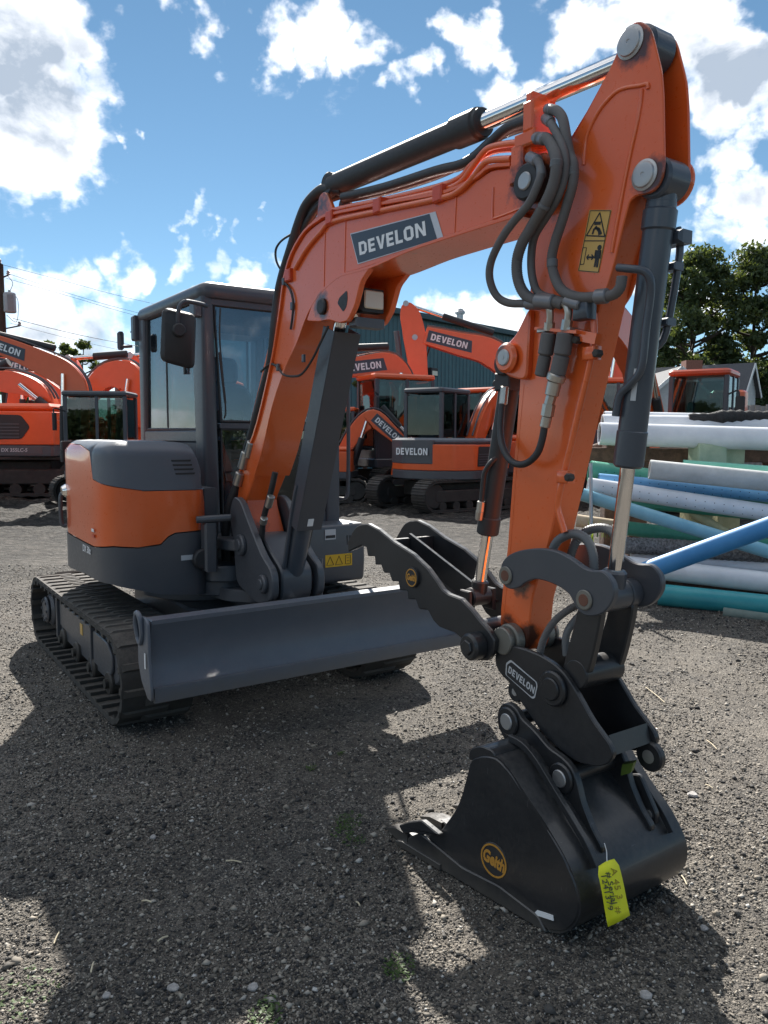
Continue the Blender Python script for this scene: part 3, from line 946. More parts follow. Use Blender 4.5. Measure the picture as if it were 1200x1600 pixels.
for i, (s, lb) in enumerate(lines_):
    P = []
    for tok in s.split():
        px_, py_ = (float(v) for v in tok.split(','))
        D = 34 + max(0, (px_ - 13)) * .03 + max(0, 13 - px_) * .03
        P.append(((px_ - 600) / 1206 * D, D, 1.6 + (684 - py_) / 1206 * D))
    tag(G().tube(P, .014 if i in (3, 6) else .009, 6, 6).part('power_line', 'wire'), lb, 'power line')

# ------------------------------------------------------------------ pipe stack on the right
def pipe(label, P, r, mat, holes=False, hollow=True, group='pipes in the stack on the right'):
    P = [Vector(p) for p in P]
    g = G()
    a, b = P[0], P[-1]
    if len(P) == 2:
        d = b - a
        L = d.length
        t = r * .14
        g.rev(a, b, [(.0, r - t), (.0, r), (L, r), (L, r - t), (.0, r - t)], 24)
    else:
        g.tube(P, r, 20, 6)
    o = g.part('pipe', mat, None, ang=40)
    tag(o, label, 'pipe', group)
    d = (P[1] - P[0]).normalized()
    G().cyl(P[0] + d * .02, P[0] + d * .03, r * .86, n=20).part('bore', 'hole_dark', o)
    if holes:
        g = G()
        sd = d.cross(Vector((0, 0, 1))).normalized()
        if sd.y > 0:
            sd = -sd
        L = (P[-1] - P[0]).length
        k = 0
        x = .15
        while x < L - .1:
            for e in (.25, -.55):
                nv = (sd * math.cos(e) + Vector((0, 0, 1)) * math.sin(e)).normalized()
                c = P[0] + d * x + nv * (r * .985)
                g.cyl(c, c + nv * r * .03, .0048, n=6)
            x += .09
        g.part('drain_hole', 'hole_dark', o, kind='stuff')
    return o

def span(a, b, over=2.2):
    """pipe axis through two seen points, run on past the second one"""
    a, b = Vector(a), Vector(b)
    return [a, b + (b - a).normalized() * over]
def pr(px_, py_, D):
    return Vector(((px_ - 600) / 1206 * D, D, 1.6 + (684 - py_) / 1206 * D))
pipe('teal green plastic pipe at the very bottom front of the stack', span(pr(1036, 929, 7.35), pr(1200, 946, 7.0)), .105, 'pvc_teal')
pipe('bright blue pipe leaning up to the right across the stack', span(pr(1012, 893, 7.0), pr(1200, 822, 6.75), 1.5), .086, 'pvc_blue')
pipe('upper of two white pipes low in the stack, behind the blue leaning pipe', span(pr(992, 868, 7.9), pr(1200, 888, 7.5)), .10, 'pvc_white')
pipe('lower white pipe just above the teal bottom pipe', span(pr(985, 884, 7.55), pr(1200, 908, 7.2)), .10, 'pvc_white')
pipe('green pipe with bright end above the black stone sock', span(pr(984, 824, 8.0), pr(1200, 850, 7.7)), .075, 'pvc_green')
pipe('slim light blue pipe slanting down to the right through the stack', span(pr(910, 771, 7.75), pr(1200, 858, 7.3)), .065, 'pvc_skyblue')
pipe('white perforated drain pipe in the middle of the stack', span(pr(918, 757, 7.9), pr(1200, 798, 7.6)), .085, 'pvc_white', True)
pipe('pale blue perforated pipe just above the white perforated one', span(pr(935, 748, 8.1), pr(1200, 771, 7.9)), .070, 'pvc_paleblue', True)
pipe('thick green perforated pipe at the left end of the stack', span(pr(921, 735, 8.35), pr(1200, 772, 8.2), .5), .12, 'pvc_green', True)
pipe('grey concrete coloured pipe with cut end, upper middle of the stack', span(pr(1014, 731, 7.85), pr(1200, 749, 7.6)), .098, 'pvc_grey')
pipe('slim mint green pipe lying on top of the grey pipe', span(pr(1066, 722, 8.1), pr(1200, 731, 7.9)), .042, 'pvc_mint')
pipe('big glossy white pipe on top of the stack, nearest', span(pr(934, 676, 8.6), pr(1200, 683, 8.4)), .125, 'pvc_white')
pipe('big glossy white pipe on top of the stack, behind the nearest', span(pr(938, 661, 8.9), pr(1200, 664, 8.7)), .11, 'pvc_white')
pipe('narrow white pipe at the rear of the stack top', span(pr(941, 651, 9.3), pr(1200, 655, 9.2)), .075, 'pvc_white')
pipe('short yellowish pipe propped between the yellow blocks', [pr(1083, 797, 8.1), pr(1143, 834, 7.9)], .05, 'block_yellow')
pipe('pale tan tube lying on the ground at the left of the stack', span(pr(903, 812, 8.5), pr(1005, 826, 8.3), .6), .07, 'board_tan')
pipe('brown tube bent at the left end of the stack', [pr(922, 703, 9.2), pr(940, 697, 9.2), pr(958, 684, 9.2), pr(1000, 682, 9.3)], .07, 'log_brown')

pipe('pale blue pipe tucked behind the grey pipe, rear of the stack', span(pr(1015, 745, 8.6), pr(1200, 760, 8.5)), .07, 'pvc_skyblue')
pipe('white pipe lying behind the white perforated one', span(pr(930, 766, 8.3), pr(1200, 790, 8.2)), .06, 'pvc_white')
pipe('slim green pipe under the white perforated pipe', span(pr(985, 786, 8.1), pr(1200, 806, 7.9)), .035, 'pvc_green')
pipe('grey white pipe on the ground behind the white pair', span(pr(990, 858, 8.4), pr(1200, 872, 8.2)), .08, 'pvc_grey')
pipe('faded green pipe half sunk in the dirt in front of the teal one', span(pr(1140, 958, 6.95), pr(1200, 966, 6.8)), .05, 'pvc_faded')

def block(name, label, cat, c, sx, sy, sz, mat, rz=0.0, group=None):
    g = G().box((-sx / 2, -sy / 2, 0), (sx / 2, sy / 2, sz), .012)
    o = g.part(name, mat, None, loc=c, rot=(0, 0, rz))
    return tag(o, label, cat, group)
def gz(px_, y0, D):
    p = pr(px_, y0, D)
    return p
for (x, y0, y1, D, w, mat, lb) in ((1103, 722, 690, 8.5, .32, 'block_green', 'pale green block under the big white pipes, left one'), (1136, 722, 693, 8.75, .26, 'block_green', 'pale green block under the big white pipes, right one'), (1090, 826, 797, 8.4, .26, 'block_yellow', 'yellowish block in the middle of the stack, left one'), (1133, 822, 800, 8.6, .26, 'block_yellow', 'yellowish block in the middle of the stack, right one')):
    a, b = pr(x, y0, D), pr(x, y1, D)
    block('support_block', lb, 'block', a, w, .25, b.z - a.z, mat, R(5), 'support blocks in the pipe stack')
# posts that carry the stack (timber, in the dark behind the pipes)
for i, (x, D, top) in enumerate(((1000, 8.9, 692), (1115, 8.9, 695), (1215, 8.9, 695), (960, 8.9, 692))):
    a, b = pr(x, 0, D), pr(x, top, D)
    block('timber_post', ('dark timber post behind the pipes, near the cylinder rod', 'dark timber post behind the pale green blocks', 'dark timber post at the right end of the stack', 'dark timber post at the left end of the stack')[i], 'post', (a.x, D + .1, 0), .2, .2, b.z, 'log_brown', 0, 'timber posts carrying the pipes')
block('timber_beam', 'long dark timber beam carrying the big white pipes', 'beam', (pr(1100, 0, 8.95).x, 9.0, pr(0, 695, 8.95).z - .18), 3.2, .22, .16, 'log_brown')
block('timber_beam', 'long timber lying on the ground under the stack', 'beam', (pr(1110, 0, 8.2).x, 8.1, 0.0), 2.9, .22, .30, 'log_brown', R(-6))
# filter sock full of stones, under the green pipe
P = [pr(980, 851, 7.75), pr(1040, 853, 7.7), pr(1110, 858, 7.6), pr(1200, 866, 7.5), pr(1290, 874, 7.4)]
tag(G().tube(P, .085, 16, 6, rings=.06, ringamp=.04).part('filter_sock', 'sock_stone'), 'black mesh sock filled with stones, lying between the pipes', 'filter sock')
P = [pr(1072, 651, 8.75), pr(1110, 650, 8.7), pr(1150, 649, 8.7), pr(1200, 650, 8.7), pr(1280, 652, 8.7)]
tag(G().tube(P, [.05, .075, .07, .085, .08], 14, 6, rings=.10, ringamp=.10).part('rolled_net', 'black_net'), 'black rolled netting lying on top of the white pipes', 'netting')
# stake and grass at the left end
tag(G().cyl(pr(927, 850, 7.6), pr(922, 722, 7.7), .018, n=10).part('stake', 'galvanised'), 'thin grey stake standing at the left end of the pipes', 'stake')

def tuft(name, label, c, n, h, spread, mat, seed, cat='grass', wide=.006):
    r = np.random.default_rng(seed)
    g = G()
    for k in range(n):
        a = r.uniform(0, 2 * PI)
        o = Vector((r.normal() * spread * .35, r.normal() * spread * .35, 0))
        L = h * r.uniform(.5, 1.0)
        ln_ = r.uniform(.1, .6)
        d = Vector((math.cos(a), math.sin(a), 0))
        sd = Vector((-d.y, d.x, 0)) * wide * r.uniform(.6, 1.2)
        prev = None
        for j in range(5):
            t = j / 4
            p = Vector(c) + o + d * (ln_ * L * t * t) + Vector((0, 0, L * t * (1 - .25 * ln_ * t)))
            s_ = sd * (1 - t * .92)
            cur = (p - s_, p + s_)
            if prev:
                g.quad(prev[0], prev[1], cur[1], cur[0])
            prev = cur
    return tag(g.part(name, mat), label, cat)
tuft('grass_tuft', 'yellow green grass blades beside the stake at the pipe ends', pr(924, 845, 7.45), 9, .34, .08, 'grass_blade', 4, wide=.008)
tuft('grass_tuft', 'thin grass growing by the tan tube right of the orange arm', pr(945, 838, 7.5), 8, .20, .12, 'low_green', 5, wide=.005)

def treeline(pts, H, n, seed):
    """a wood far behind the camera: only its mirror image shows, in the cab windows"""
    r = np.random.default_rng(seed)
    t = r.random(n)
    P = np.array(pts, float)
    k = t * (len(P) - 1)
    i = np.minimum(k.astype(int), len(P) - 2)
    c = P[i] + (P[i + 1] - P[i]) * (k - i)[:, None]
    top = H * (.72 + .18 * np.sin(c[:, 0] * .31) + .10 * np.sin(c[:, 0] * .83 + 2))
    z = top * r.random(n) ** .75
    c = np.stack([c[:, 0] + r.normal(0, 1.2, n), c[:, 1] + r.normal(0, 1.6, n), z + .3], -1)
    u = r.normal(size=(n, 3)); u /= np.linalg.norm(u, axis=1)[:, None]
    w = np.cross(u, r.normal(size=(n, 3))); w /= np.linalg.norm(w, axis=1)[:, None]
    s_ = .36 * r.uniform(.5, 1.2, n)[:, None]
    v = np.stack([c - u * s_, c + w * s_ * .6, c + u * s_, c - w * s_ * .6], 1).reshape(-1, 3)
    me = bpy.data.meshes.new('far_wood')
    me.from_pydata(v.tolist(), [], np.arange(4 * n).reshape(n, 4).tolist())
    me.materials.append(MAT['leaf_dark'])
    link('far_wood', me, kind='stuff')
treeline([(-55, -40), (-20, -55), (30, -55), (65, -35)], 6.0, 40000, 77)

# ------------------------------------------------------------------ the excavator in front
# own frame: x ahead, y to the machine's left, z up, origin under the slew ring
EXC = empty('mini_excavator', 'orange and grey mini excavator in front, boom raised, black bucket resting on the gravel', 'excavator', (-1.28, 5.55, 0), R(-55.5))

# ---------- tracks
TR, TL, TZ = .243, 1.0, .267          # wheel radius at the belt, half distance of the axles, axle height

def track_point(s, r=TR):
    """point and angle on the belt at path length s"""
    per = 4 * TL + 2 * PI * TR
    s %= per
    if s < 2 * TL:                                   # bottom run, going back
        return TL - s, TZ - r, PI
    s -= 2 * TL
    if s < PI * TR:
        a = -PI / 2 - s / TR
        return -TL + r * math.cos(a), TZ + r * math.sin(a), a - PI / 2
    s -= PI * TR
    if s < 2 * TL:
        return -TL + s, TZ + r, 0.0
    s -= 2 * TL
    a = PI / 2 - s / TR
    return TL + r * math.cos(a), TZ + r * math.sin(a), a - PI / 2

PER = 4 * TL + 2 * PI * TR
NPAD = 42
pad_g = G()
W2 = .20
# one lug right across with sloping ends, plus a shorter offset block on the inner side
def lug(g, x0, x1, y0, y1, h, tx=.008, ty=.03, z0=.008):
    vs = [(x0, y0, z0), (x1, y0, z0), (x1, y1, z0), (x0, y1, z0), (x0 + tx, y0 + ty, h), (x1 - tx, y0 + ty, h), (x1 - tx, y1 - ty, h), (x0 + tx, y1 - ty, h)]
    g.add(vs, [(0, 1, 2, 3)[::-1], (4, 5, 6, 7), (0, 1, 5, 4), (1, 2, 6, 5), (2, 3, 7, 6), (3, 0, 4, 7)])
lug(pad_g, -.026, .026, -.205, .075, .026, .010)
lug(pad_g, .040, .090, -.075, .205, .026, .010)
lug(pad_g, -.016, .016, -.20, .20, -.040, -.002, -.002, -.018)
pad_me = pad_g.mesh('track_pad', 'rubber')
for sd in (-1, 1):
    yc = sd * .78
    g = G()
    rows = []
    ns = 120
    for i in range(ns + 1):
        s = PER * i / ns
        xo, zo, _ = track_point(s, TR + .016)
        xi, zi, _ = track_point(s, TR - .018)
        rows.append([(xo, yc - W2, zo), (xo, yc + W2, zo), (xi, yc + W2, zi), (xi, yc - W2, zi), (xo, yc - W2, zo)])
    g.grid(rows)
    tr = g.part('track', 'rubber', EXC)
    for k in range(NPAD):
        x, z, a = track_point(PER * (k + .3) / NPAD)
        p = link('track_pad', pad_me, tr, (x, yc, z), (0, -a, 0 if sd < 0 else 0))
        if sd > 0:
            p.scale = (1, -1, 1)
    # track frame between the wheels
    yo = yc + sd * .085
    yi = yc - sd * .13
    lo, hi = min(yo, yi), max(yo, yi)
    g = G()
    g.prism(fillet([(-.80, .10), (.66, .10), (.80, .16), (.80, .34), (.66, .41), (-.66, .43), (-.80, .36)], .05), lo, hi, .012)
    g.prism(fillet([(-.72, .20), (.20, .17), (.20, .37), (-.72, .38)], .03), yo - .012 if sd < 0 else yo, yo if sd < 0 else yo + .012, .004)
    g.prism(fillet([(.27, .16), (.62, .15), (.70, .20), (.70, .30), (.60, .36), (.27, .37)], .03), yo - .018 if sd < 0 else yo, yo if sd < 0 else yo + .018, .005)
    for xx in (.235, -.755):
        g.box((xx - .02, min(yo, yo + sd * .03), .10), (xx + .02, max(yo, yo + sd * .03), .40), .004)
    g.part('track_frame', 'grey_paint', tr)
    for xx in (-.62, -.2, .22, .62):
        g = G().cyl((xx, yc - .11, .115), (xx, yc + .11, .115), .075, n=18, c=.01)
        g.cyl((xx, yc - .13, .115), (xx, yc + .13, .115), .03, n=12)
        g.part('track_roller', 'track_steel', tr)
    g = G()
    g.cyl((TL, yc - .07, TZ), (TL, yc + .07, TZ), .195, n=36, c=.012)
    g.cyl((TL, yc - .10, TZ), (TL, yc + .10, TZ), .09, n=24, c=.01)
    g.part('idler_wheel', 'grey_paint', tr)
    g = G()
    for k in range(16):
        a = 2 * PI * k / 16
        p = (-TL + .185 * math.cos(a), 0, TZ + .185 * math.sin(a))
        g.bar((-TL, yc, TZ), (-TL + .20 * math.cos(a), yc, TZ + .20 * math.sin(a)), .05, .05, (0, 1, 0))
    g.cyl((-TL, yc - .03, TZ), (-TL, yc + .03, TZ), .165, n=32)
    g.cyl((-TL, yc - .12, TZ), (-TL, yc + .12, TZ), .125, n=32, c=.02)
    g.cyl((-TL, yc + sd * .12, TZ), (-TL, yc + sd * .15, TZ), .10, n=28, c=.012)
    for k in range(8):
        a = 2 * PI * k / 8
        g.cyl((-TL + .08 * math.cos(a), yc + sd * .148, TZ + .08 * math.sin(a)), (-TL + .08 * math.cos(a), yc + sd * .158, TZ + .08 * math.sin(a)), .011, n=6)
    g.part('sprocket', 'grey_paint', tr)
    if sd < 0:
        g = G().box((-.08, yo - .016, .27), (-.015, yo - .0125, .345))
        g.part('warning_sticker', 'decal_yellow', tr)

# ---------- lower frame
g = G()
g.prism(fillet([(-.62, -.36), (.55, -.36), (.80, -.25), (.80, .25), (.55, .36), (-.62, .36)], .05), .24, .50, .015, 'z')
for sx in (-.5, .42):
    g.box((sx - .11, -.66, .22), (sx + .11, .66, .36), .02)
g.part('lower_frame', 'grey_paint', EXC)
g = G()
g.cyl((0, 0, .50), (0, 0, .62), .46, n=48, c=.01)
for k in range(40):
    a = 2 * PI * k / 40
    g.cyl((.43 * math.cos(a), .43 * math.sin(a), .62), (.43 * math.cos(a), .43 * math.sin(a), .63), .012, n=6)
g.part('slew_ring', 'grey_paint', EXC)

# ---------- dozer blade
prof = []
for k in range(13):                                     # curved moldboard, hollow side ahead
    t = k / 12
    z = .345 + .375 * t
    x = 1.735 - .085 * math.sin(PI * (t * .86 + .02)) * (1 - .15 * t)
    prof.append((x + .02, z))
back = [(x - .022, z) for x, z in prof[::-1]]
blade = G().prism(prof + back, -.965, .965, .003)
blade.box((1.640, -.965, .712), (1.728, .965, .732), .006)
blade.bar((1.742, -.965, .372), (1.742, .965, .372), .022, .07)
BL = blade.part('dozer_blade', 'blade_paint', EXC)
for sd in (-1, 1):
    g = G()
    e = fillet([(1.765, .352), (1.71, .352), (1.62, .42), (1.58, .50), (1.58, .70), (1.60, .735), (1.69, .745), (1.735, .725), (1.74, .55), (1.765, .40)], .015)
    g.prism(e, sd * .98 - .007, sd * .98 + .007, .003)
    g.part('end_plate', 'blade_paint', BL)
    g = G()
    ring = [(1.60, sd * .992, .63), (1.595, sd * 1.0, .70), (1.62, sd * 1.002, .755), (1.665, sd * 1.0, .74), (1.67, sd * .992, .66), (1.64, sd * .992, .61), (1.60, sd * .992, .63)]
    g.tube(ring, .013, 8, 5)
    g.part('shackle', 'blade_paint', BL)
    if sd < 0:
        G().box((1.70, -.9945, .50), (1.715, -.9925, .575)).part('label_strip', 'letter_white', BL)
    g = G()
    g.bar((.55, sd * .30, .34), (1.60, sd * .42, .47), .10, .13)
    g.box((1.50, sd * .42 - .06, .40), (1.61, sd * .42 + .06, .62), .01)
    g.part('push_arm', 'grey_paint', BL)
g = G()
g.cyl((.60, 0, .52), (1.20, 0, .60), .05, n=20, c=.006)
g.part('blade_cylinder', 'grey_paint', BL)
g = G().cyl((1.20, 0, .60), (1.58, 0, .64), .025, n=16)
g.part('blade_rod', 'chrome', BL)

# ---------- upper frame
RT = .935
path = [(.72, -.30), (.785, -.36), (.80, -.44), (.802, -.56), (.798, -.70), (.79, -.80), (.765, -.87), (.70, -.912), (.58, -.930), (.40, -.935), (.20, -.936), (0, -.935)]
for dg in range(262, 88, -8):
    path.append((RT * math.cos(R(dg)), RT * math.sin(R(dg))))
path.append((.30, .90))
pth = [tuple(p) for p in smooth2o(path, 3)]
cum = [0.0]
for p, q in zip(pth, pth[1:]):
    cum.append(cum[-1] + math.hypot(q[0] - p[0], q[1] - p[1]))

def nearest_s(pt):
    return cum[min(range(len(pth)), key=lambda i: (pth[i][0] - pt[0]) ** 2 + (pth[i][1] - pt[1]) ** 2)]

def curve(keys):
    ks = sorted((nearest_s(p), z) for p, z in keys)
    xs, zs = [k[0] for k in ks], [k[1] for k in ks]
    return lambda s: float(np.interp(s, xs, zs))
z_skirt = curve([((.72, -.30), .62), ((.80, -.6), .66), ((.75, -.89), .745), ((.4, -.935), .755), ((0, -.935), .735), ((-.935, 0), .70), ((.3, .9), .70)])
z_obot = curve([((.72, -.30), 1.032), ((.80, -.505), 1.027), ((.80, -.56), 1.008), ((.80, -.60), .965), ((.80, -.72), .954), ((.765, -.87), .968), ((.58, -.93), .948), ((0, -.935), .962), ((-.935, 0), .96), ((.3, .9), .96)])
z_bound = curve([((.72, -.30), 1.279), ((.80, -.7), 1.285), ((.765, -.87), 1.315), ((.60, -.93), 1.35), ((.545, -.93), 1.44), ((.50, -.932), 1.515), ((.42, -.935), 1.530), ((.17, -.936), 1.548), ((-.1, -.93), 1.552), ((-.935, 0), 1.552), ((.3, .9), 1.552)])
z_top = curve([((.72, -.30), 1.285), ((.745, -.32), 1.34), ((.77, -.345), 1.46), ((.792, -.39), 1.552), ((.80, -.46), 1.568), ((.80, -.7), 1.570), ((.17, -.936), 1.572), ((.3, .9), 1.572)])

def normal_in(i):
    a, b = pth[max(i - 1, 0)], pth[min(i + 1, len(pth) - 1)]
    tx, ty = b[0] - a[0], b[1] - a[1]
    L = math.hypot(tx, ty)
    return ty / L, -tx / L                       # the path runs clockwise seen from above: inward is to its right

def inward(z, top, lean=0.0):
    d = top - z
    o = lean * max(0.0, z - 1.0)
    return o + (0.075 * (1 - min(1, d / .075)) ** 2.2)

def shell(f0, f1, top, nrow=8, i0=0, i1=None, off=0.0, lean=0.0):
    rows = []
    i1 = len(pth) if i1 is None else i1
    for r in range(nrow + 1):
        row = []
        for i in range(i0, i1):
            s = cum[i]
            z0, z1 = f0(s), max(f1(s), f0(s) + .001)
            z = z0 + (z1 - z0) * (1 - (1 - r / nrow) ** 1.35)
            nx, ny = normal_in(i)
            # keep inward on the side of the slew centre
            if nx * -pth[i][0] + ny * -pth[i][1] < 0:
                nx, ny = -nx, -ny
            o = inward(z, top(s), lean) + off
            row.append((pth[i][0] + nx * o, pth[i][1] + ny * o, z))
        rows.append(row)
    return rows

# outer skins: dark skirt, orange cover, grey hood
def lip(rows, d=.016):
    """turn the lower and upper border of a skin inwards so that joints read as recessed seams"""
    def inn(row, dz):
        out = []
        for (x, y, z) in row:
            L = math.hypot(x, y) or 1
            out.append((x - x / L * d, y - y / L * d, z + dz))
        return out
    return [inn(rows[0], .002)] + rows + [inn(rows[-1], -.002)]
g = G()
g.grid(lip(shell(z_skirt, lambda s: z_obot(s) - .007, lambda s: 9, 5, off=-.004)))
rowb = shell(z_skirt, z_obot, lambda s: 9, 1)[0]
g.add([(x, y, z) for x, y, z in rowb] , [tuple(range(len(rowb)))])
SK = g.part('lower_skirt', 'grey_paint', EXC, ang=40)
g = G()
g.grid(lip(shell(z_obot, lambda s: z_bound(s) - .004, z_top, 7)))
OC = g.part('side_cover', 'orange', EXC, ang=40)
cut = next(i for i, s in enumerate(cum) if s >= nearest_s((-.30, -.88)))
g = G()
rows = lip(shell(z_bound, z_top, z_top, 12, 0, cut))[:-1]
g.grid(rows)
topr = rows[-1]
ins = [(x * .86 - .02, (y + .34) * .80 - .34, z + .006 if i > 8 else z) for i, (x, y, z) in enumerate(topr)]
g.grid([topr, ins])
g.add(ins, [tuple(range(len(ins)))])
HD = g.part('hood', 'hood_plastic', EXC, ang=50)
for k in range(4):                                     # louvre slots in the hood's front
    z = 1.452 - .026 * k
    y0 = -.53 + .008 * k
    G().prism([(y0, z), (y0 + .115, z), (y0 + .120, z + .011), (y0 - .003, z + .011)], .798, .8045, .001, 'x').part('louvre', 'black_plastic', HD)
# rear deck behind the hood
g = G()
rr = [p for p in shell(z_bound, z_top, z_top, 2)[-1]][cut - 1:]
g.add(rr, [tuple(range(len(rr)))])
g.part('engine_cover', 'orange', EXC)
G().box((.801 + .004, -.485, .855), (.808, -.395, .885), .0004).part('label_strip', 'letter_grey', SK)
place_text('lettering', 'DX 50z', .060, 'letter_white', SK, (.43, -.9425, .912), (1, 0, 0), (0, 0, 1), .0012, .12)
for pz in (1.035, 1.0):
    G().box((.545, -.9385, pz), (.60, -.9365, pz + .018)).part('warning_sticker', 'letter_white' if pz > 1.02 else 'orange_deep', OC)
# rear lamp and hand rail that peep out behind the right side
g = G()
g.tube([(-.16, -.925, 1.22), (-.17, -.955, 1.20), (-.17, -.955, 1.02), (-.16, -.925, 1.0)], .014, 10, 4)
g.part('grab_rail', 'grey_paint', EXC)
g = G()
g.rev((-.14, -.89, 1.24), (-.14, -.96, 1.235), [(0, .0), (0, .04), (.04, .045), (.065, .03), (.07, 0)], 20)
g.part('rear_lamp', 'chrome', EXC)
g = G()
g.box((-.40, -.90, 1.50), (-.36, -.82, 1.565), .008)
g.cyl((-.38, -.885, 1.42), (-.38, -.885, 1.50), .018, n=12)
g.part('hood_latch', 'black_plastic', EXC)

# floor plate and front of the upper frame
g = G()
g.prism(fillet([(-.85, -.30), (.70, -.34), (.80, -.20), (.80, .14), (.72, .30), (.70, .86), (-.5, .78)], .03), .60, .70, .01, 'z')
g.prism(fillet([(.45, -.34), (.80, -.30), (.86, -.20), (.86, .16), (.78, .26), (.45, .30)], .03), .70, .80, .01, 'z')
g.box((.30, -.30, .80), (.70, -.20, 1.28), .01)
g.box((.30, .24, .80), (.68, .30, 1.0), .01)
g.part('upper_frame', 'grey_paint', EXC)

# ---------- cab
CX0, CX1, CY0, CY1, CZ0, CZ1 = -.82, .53, -.22, .80, .80, 2.57

def loft(g, quads):
    n = len(quads[0])
    vs = [p for q in quads for p in q]
    fs = []
    for k in range(len(quads) - 1):
        for i in range(n):
            j = (i + 1) % n
            fs.append((k * n + i, k * n + j, (k + 1) * n + j, (k + 1) * n + i))
    fs += [tuple(range(n))[::-1], tuple(range((len(quads) - 1) * n, len(quads) * n))]
    return g.add(vs, fs)
CAB = G()
# roof: rounded edges, slightly domed
ro = fillet([(CX0 + .0, CY0), (CX1 + .02, CY0), (CX1 + .02, CY1), (CX0, CY1)], .09, 5)
CAB.add([], [])
rr = []
for (o, z) in ((.020, 2.475), (.0, 2.482), (-.012, 2.50), (-.014, 2.535), (.0, 2.562), (.03, 2.582), (.09, 2.594)):
    rr.append([(x, y, z) for x, y in inset(ro[::-1] if sum(ro[i][0] * ro[(i + 1) % len(ro)][1] - ro[(i + 1) % len(ro)][0] * ro[i][1] for i in range(len(ro))) < 0 else ro, o)])
loft(CAB, rr)
CABO = CAB.part('cab_roof', 'cab_paint', EXC, ang=35)

def post(name, b, t, mat='cab_paint', parent=None):
    """tapered post from a plan quad at the bottom to one at the top: (x0, x1, y0, y1, z)"""
    g = G()
    quads = []
    for (x0, x1, y0, y1, z) in (b, t):
        P = fillet([(x0, y0), (x1, y0), (x1, y1), (x0, y1)], .022, 3)
        quads.append([(x, y, z) for x, y in P])
    loft(g, quads)
    return g.part(name, mat, parent or EXC, ang=40)
post('cab_post', (.415, CX1, CY0, -.105, .80), (.325, CX1, CY0, -.140, 2.49))           # front right
post('cab_post', (.40, CX1 + .01, .68, CY1 + .0, .80), (.36, CX1, .715, CY1, 2.49))              # front left
post('cab_post', (CX0, -.71, CY0, CY0 + .09, .80), (CX0 + .03, -.665, CY0, CY0 + .09, 2.49))      # rear right
post('cab_post', (CX0, -.69, CY1 - .09, CY1, .80), (CX0 + .03, -.65, CY1 - .09, CY1, 2.49))      # rear left
g = G()
g.box((-.75, CY0 + .004, 1.56), (.46, CY0 + .07, 1.645), .012)          # sill under the right window
g.box((-.75, CY0 + .012, .80), (.46, CY0 + .05, 1.56), .004)
g.part('side_panel', 'cab_paint', EXC)
g = G()
g.box((CX0 + .005, CY0 + .08, .80), (CX0 + .06, CY1 - .08, 1.62), .01)
g.part('rear_panel', 'cab_paint', EXC)
for lo, hi, c_ in (((.47, -.11, 1.655), (CX1 + .004, .69, 1.69), .006), ((.46, -.11, .98), (CX1, .69, 1.075), .01), ((.45, -.16, 2.440), (CX1, .73, 2.485), .006)):
    G().box(lo, hi, c_).part('front_crossbar', 'cab_paint', EXC)

def pane(name, pts, mat='glass', parent=None, d=.005):
    a, b, c = Vector(pts[0]), Vector(pts[1]), Vector(pts[2])
    n = (b - a).cross(c - a).normalized() * d
    g = G()
    m = len(pts)
    vs = [Vector(p) for p in pts] + [Vector(p) + n for p in pts]
    fs = [tuple(range(m))[::-1], tuple(range(m, 2 * m))] + [(i, (i + 1) % m, m + (i + 1) % m, m + i) for i in range(m)]
    g.add(vs, fs)
    return g.part(name, mat, parent or EXC)

def gasket(P, w, parent, mat='black_plastic', r=.010):
    """rubber frame round a window"""
    g = G()
    g.tube([Vector(p) for p in P] + [Vector(P[0])], r, 8, smooth=False)
    return g.part('window_frame', mat, parent)
RW = [(-.66, CY0 + .03, 1.655), (.405, CY0 + .03, 1.650), (.315, CY0 + .03, 2.475), (-.615, CY0 + .03, 2.478)]
w = pane('side_window', RW)
gasket([(x, y - .012, z) for x, y, z in RW], .02, w)
g = G()
g.box((-.235, CY0 + .020, 1.655), (-.215, CY0 + .045, 2.475), .003)
g.box((.16, CY0 + .006, 2.02), (.185, CY0 + .022, 2.16), .004)
g.part('window_slider', 'black_plastic', w)
FW = [(CX1 - .02, -.095, 1.70), (CX1 - .02, .67, 1.70), (CX1 - .03, .705, 2.44), (CX1 - .03, -.130, 2.44)]
w = pane('front_window', FW, 'glass_front')
gasket([(x + .008, y, z) for x, y, z in FW], .02, w)
g = G()
g.tube([(CX1 + .012, -.085, 1.72), (CX1 + .025, -.08, 1.80), (CX1 + .02, -.11, 2.20), (CX1 + .012, -.10, 2.42)], .006, 6, 4)
g.bar((CX1 + .03, -.083, 1.82), (CX1 + .03, -.118, 2.14), .008, .014)
g.part('wiper', 'black_plastic', w)
LW = [(CX1 - .02, -.095, 1.08), (CX1 - .02, .675, 1.08), (CX1 - .02, .675, 1.65), (CX1 - .02, -.095, 1.65)]
w = pane('lower_window', LW, 'glass')
gasket([(x + .008, y, z) for x, y, z in LW], .02, w)
w = pane('rear_window', [(CX0 + .03, CY0 + .10, 1.64), (CX0 + .03, CY1 - .10, 1.64), (CX0 + .03, CY1 - .10, 2.46), (CX0 + .03, CY0 + .10, 2.46)])
gasket([(CX0 + .03, CY0 + .11, 1.65), (CX0 + .03, CY1 - .11, 1.65), (CX0 + .03, CY1 - .11, 2.42), (CX0 + .03, CY0 + .11, 2.42)], .02, w, r=.016)
g = G()
g.box((-.70, CY1 - .03, .82), (.42, CY1 + .005, 1.45), .01)
g.box((-.70, CY1 - .03, 1.45), (-.64, CY1 + .002, 2.47), .01)
g.box((.36, CY1 - .03, 1.45), (.42, CY1 + .002, 2.47), .01)
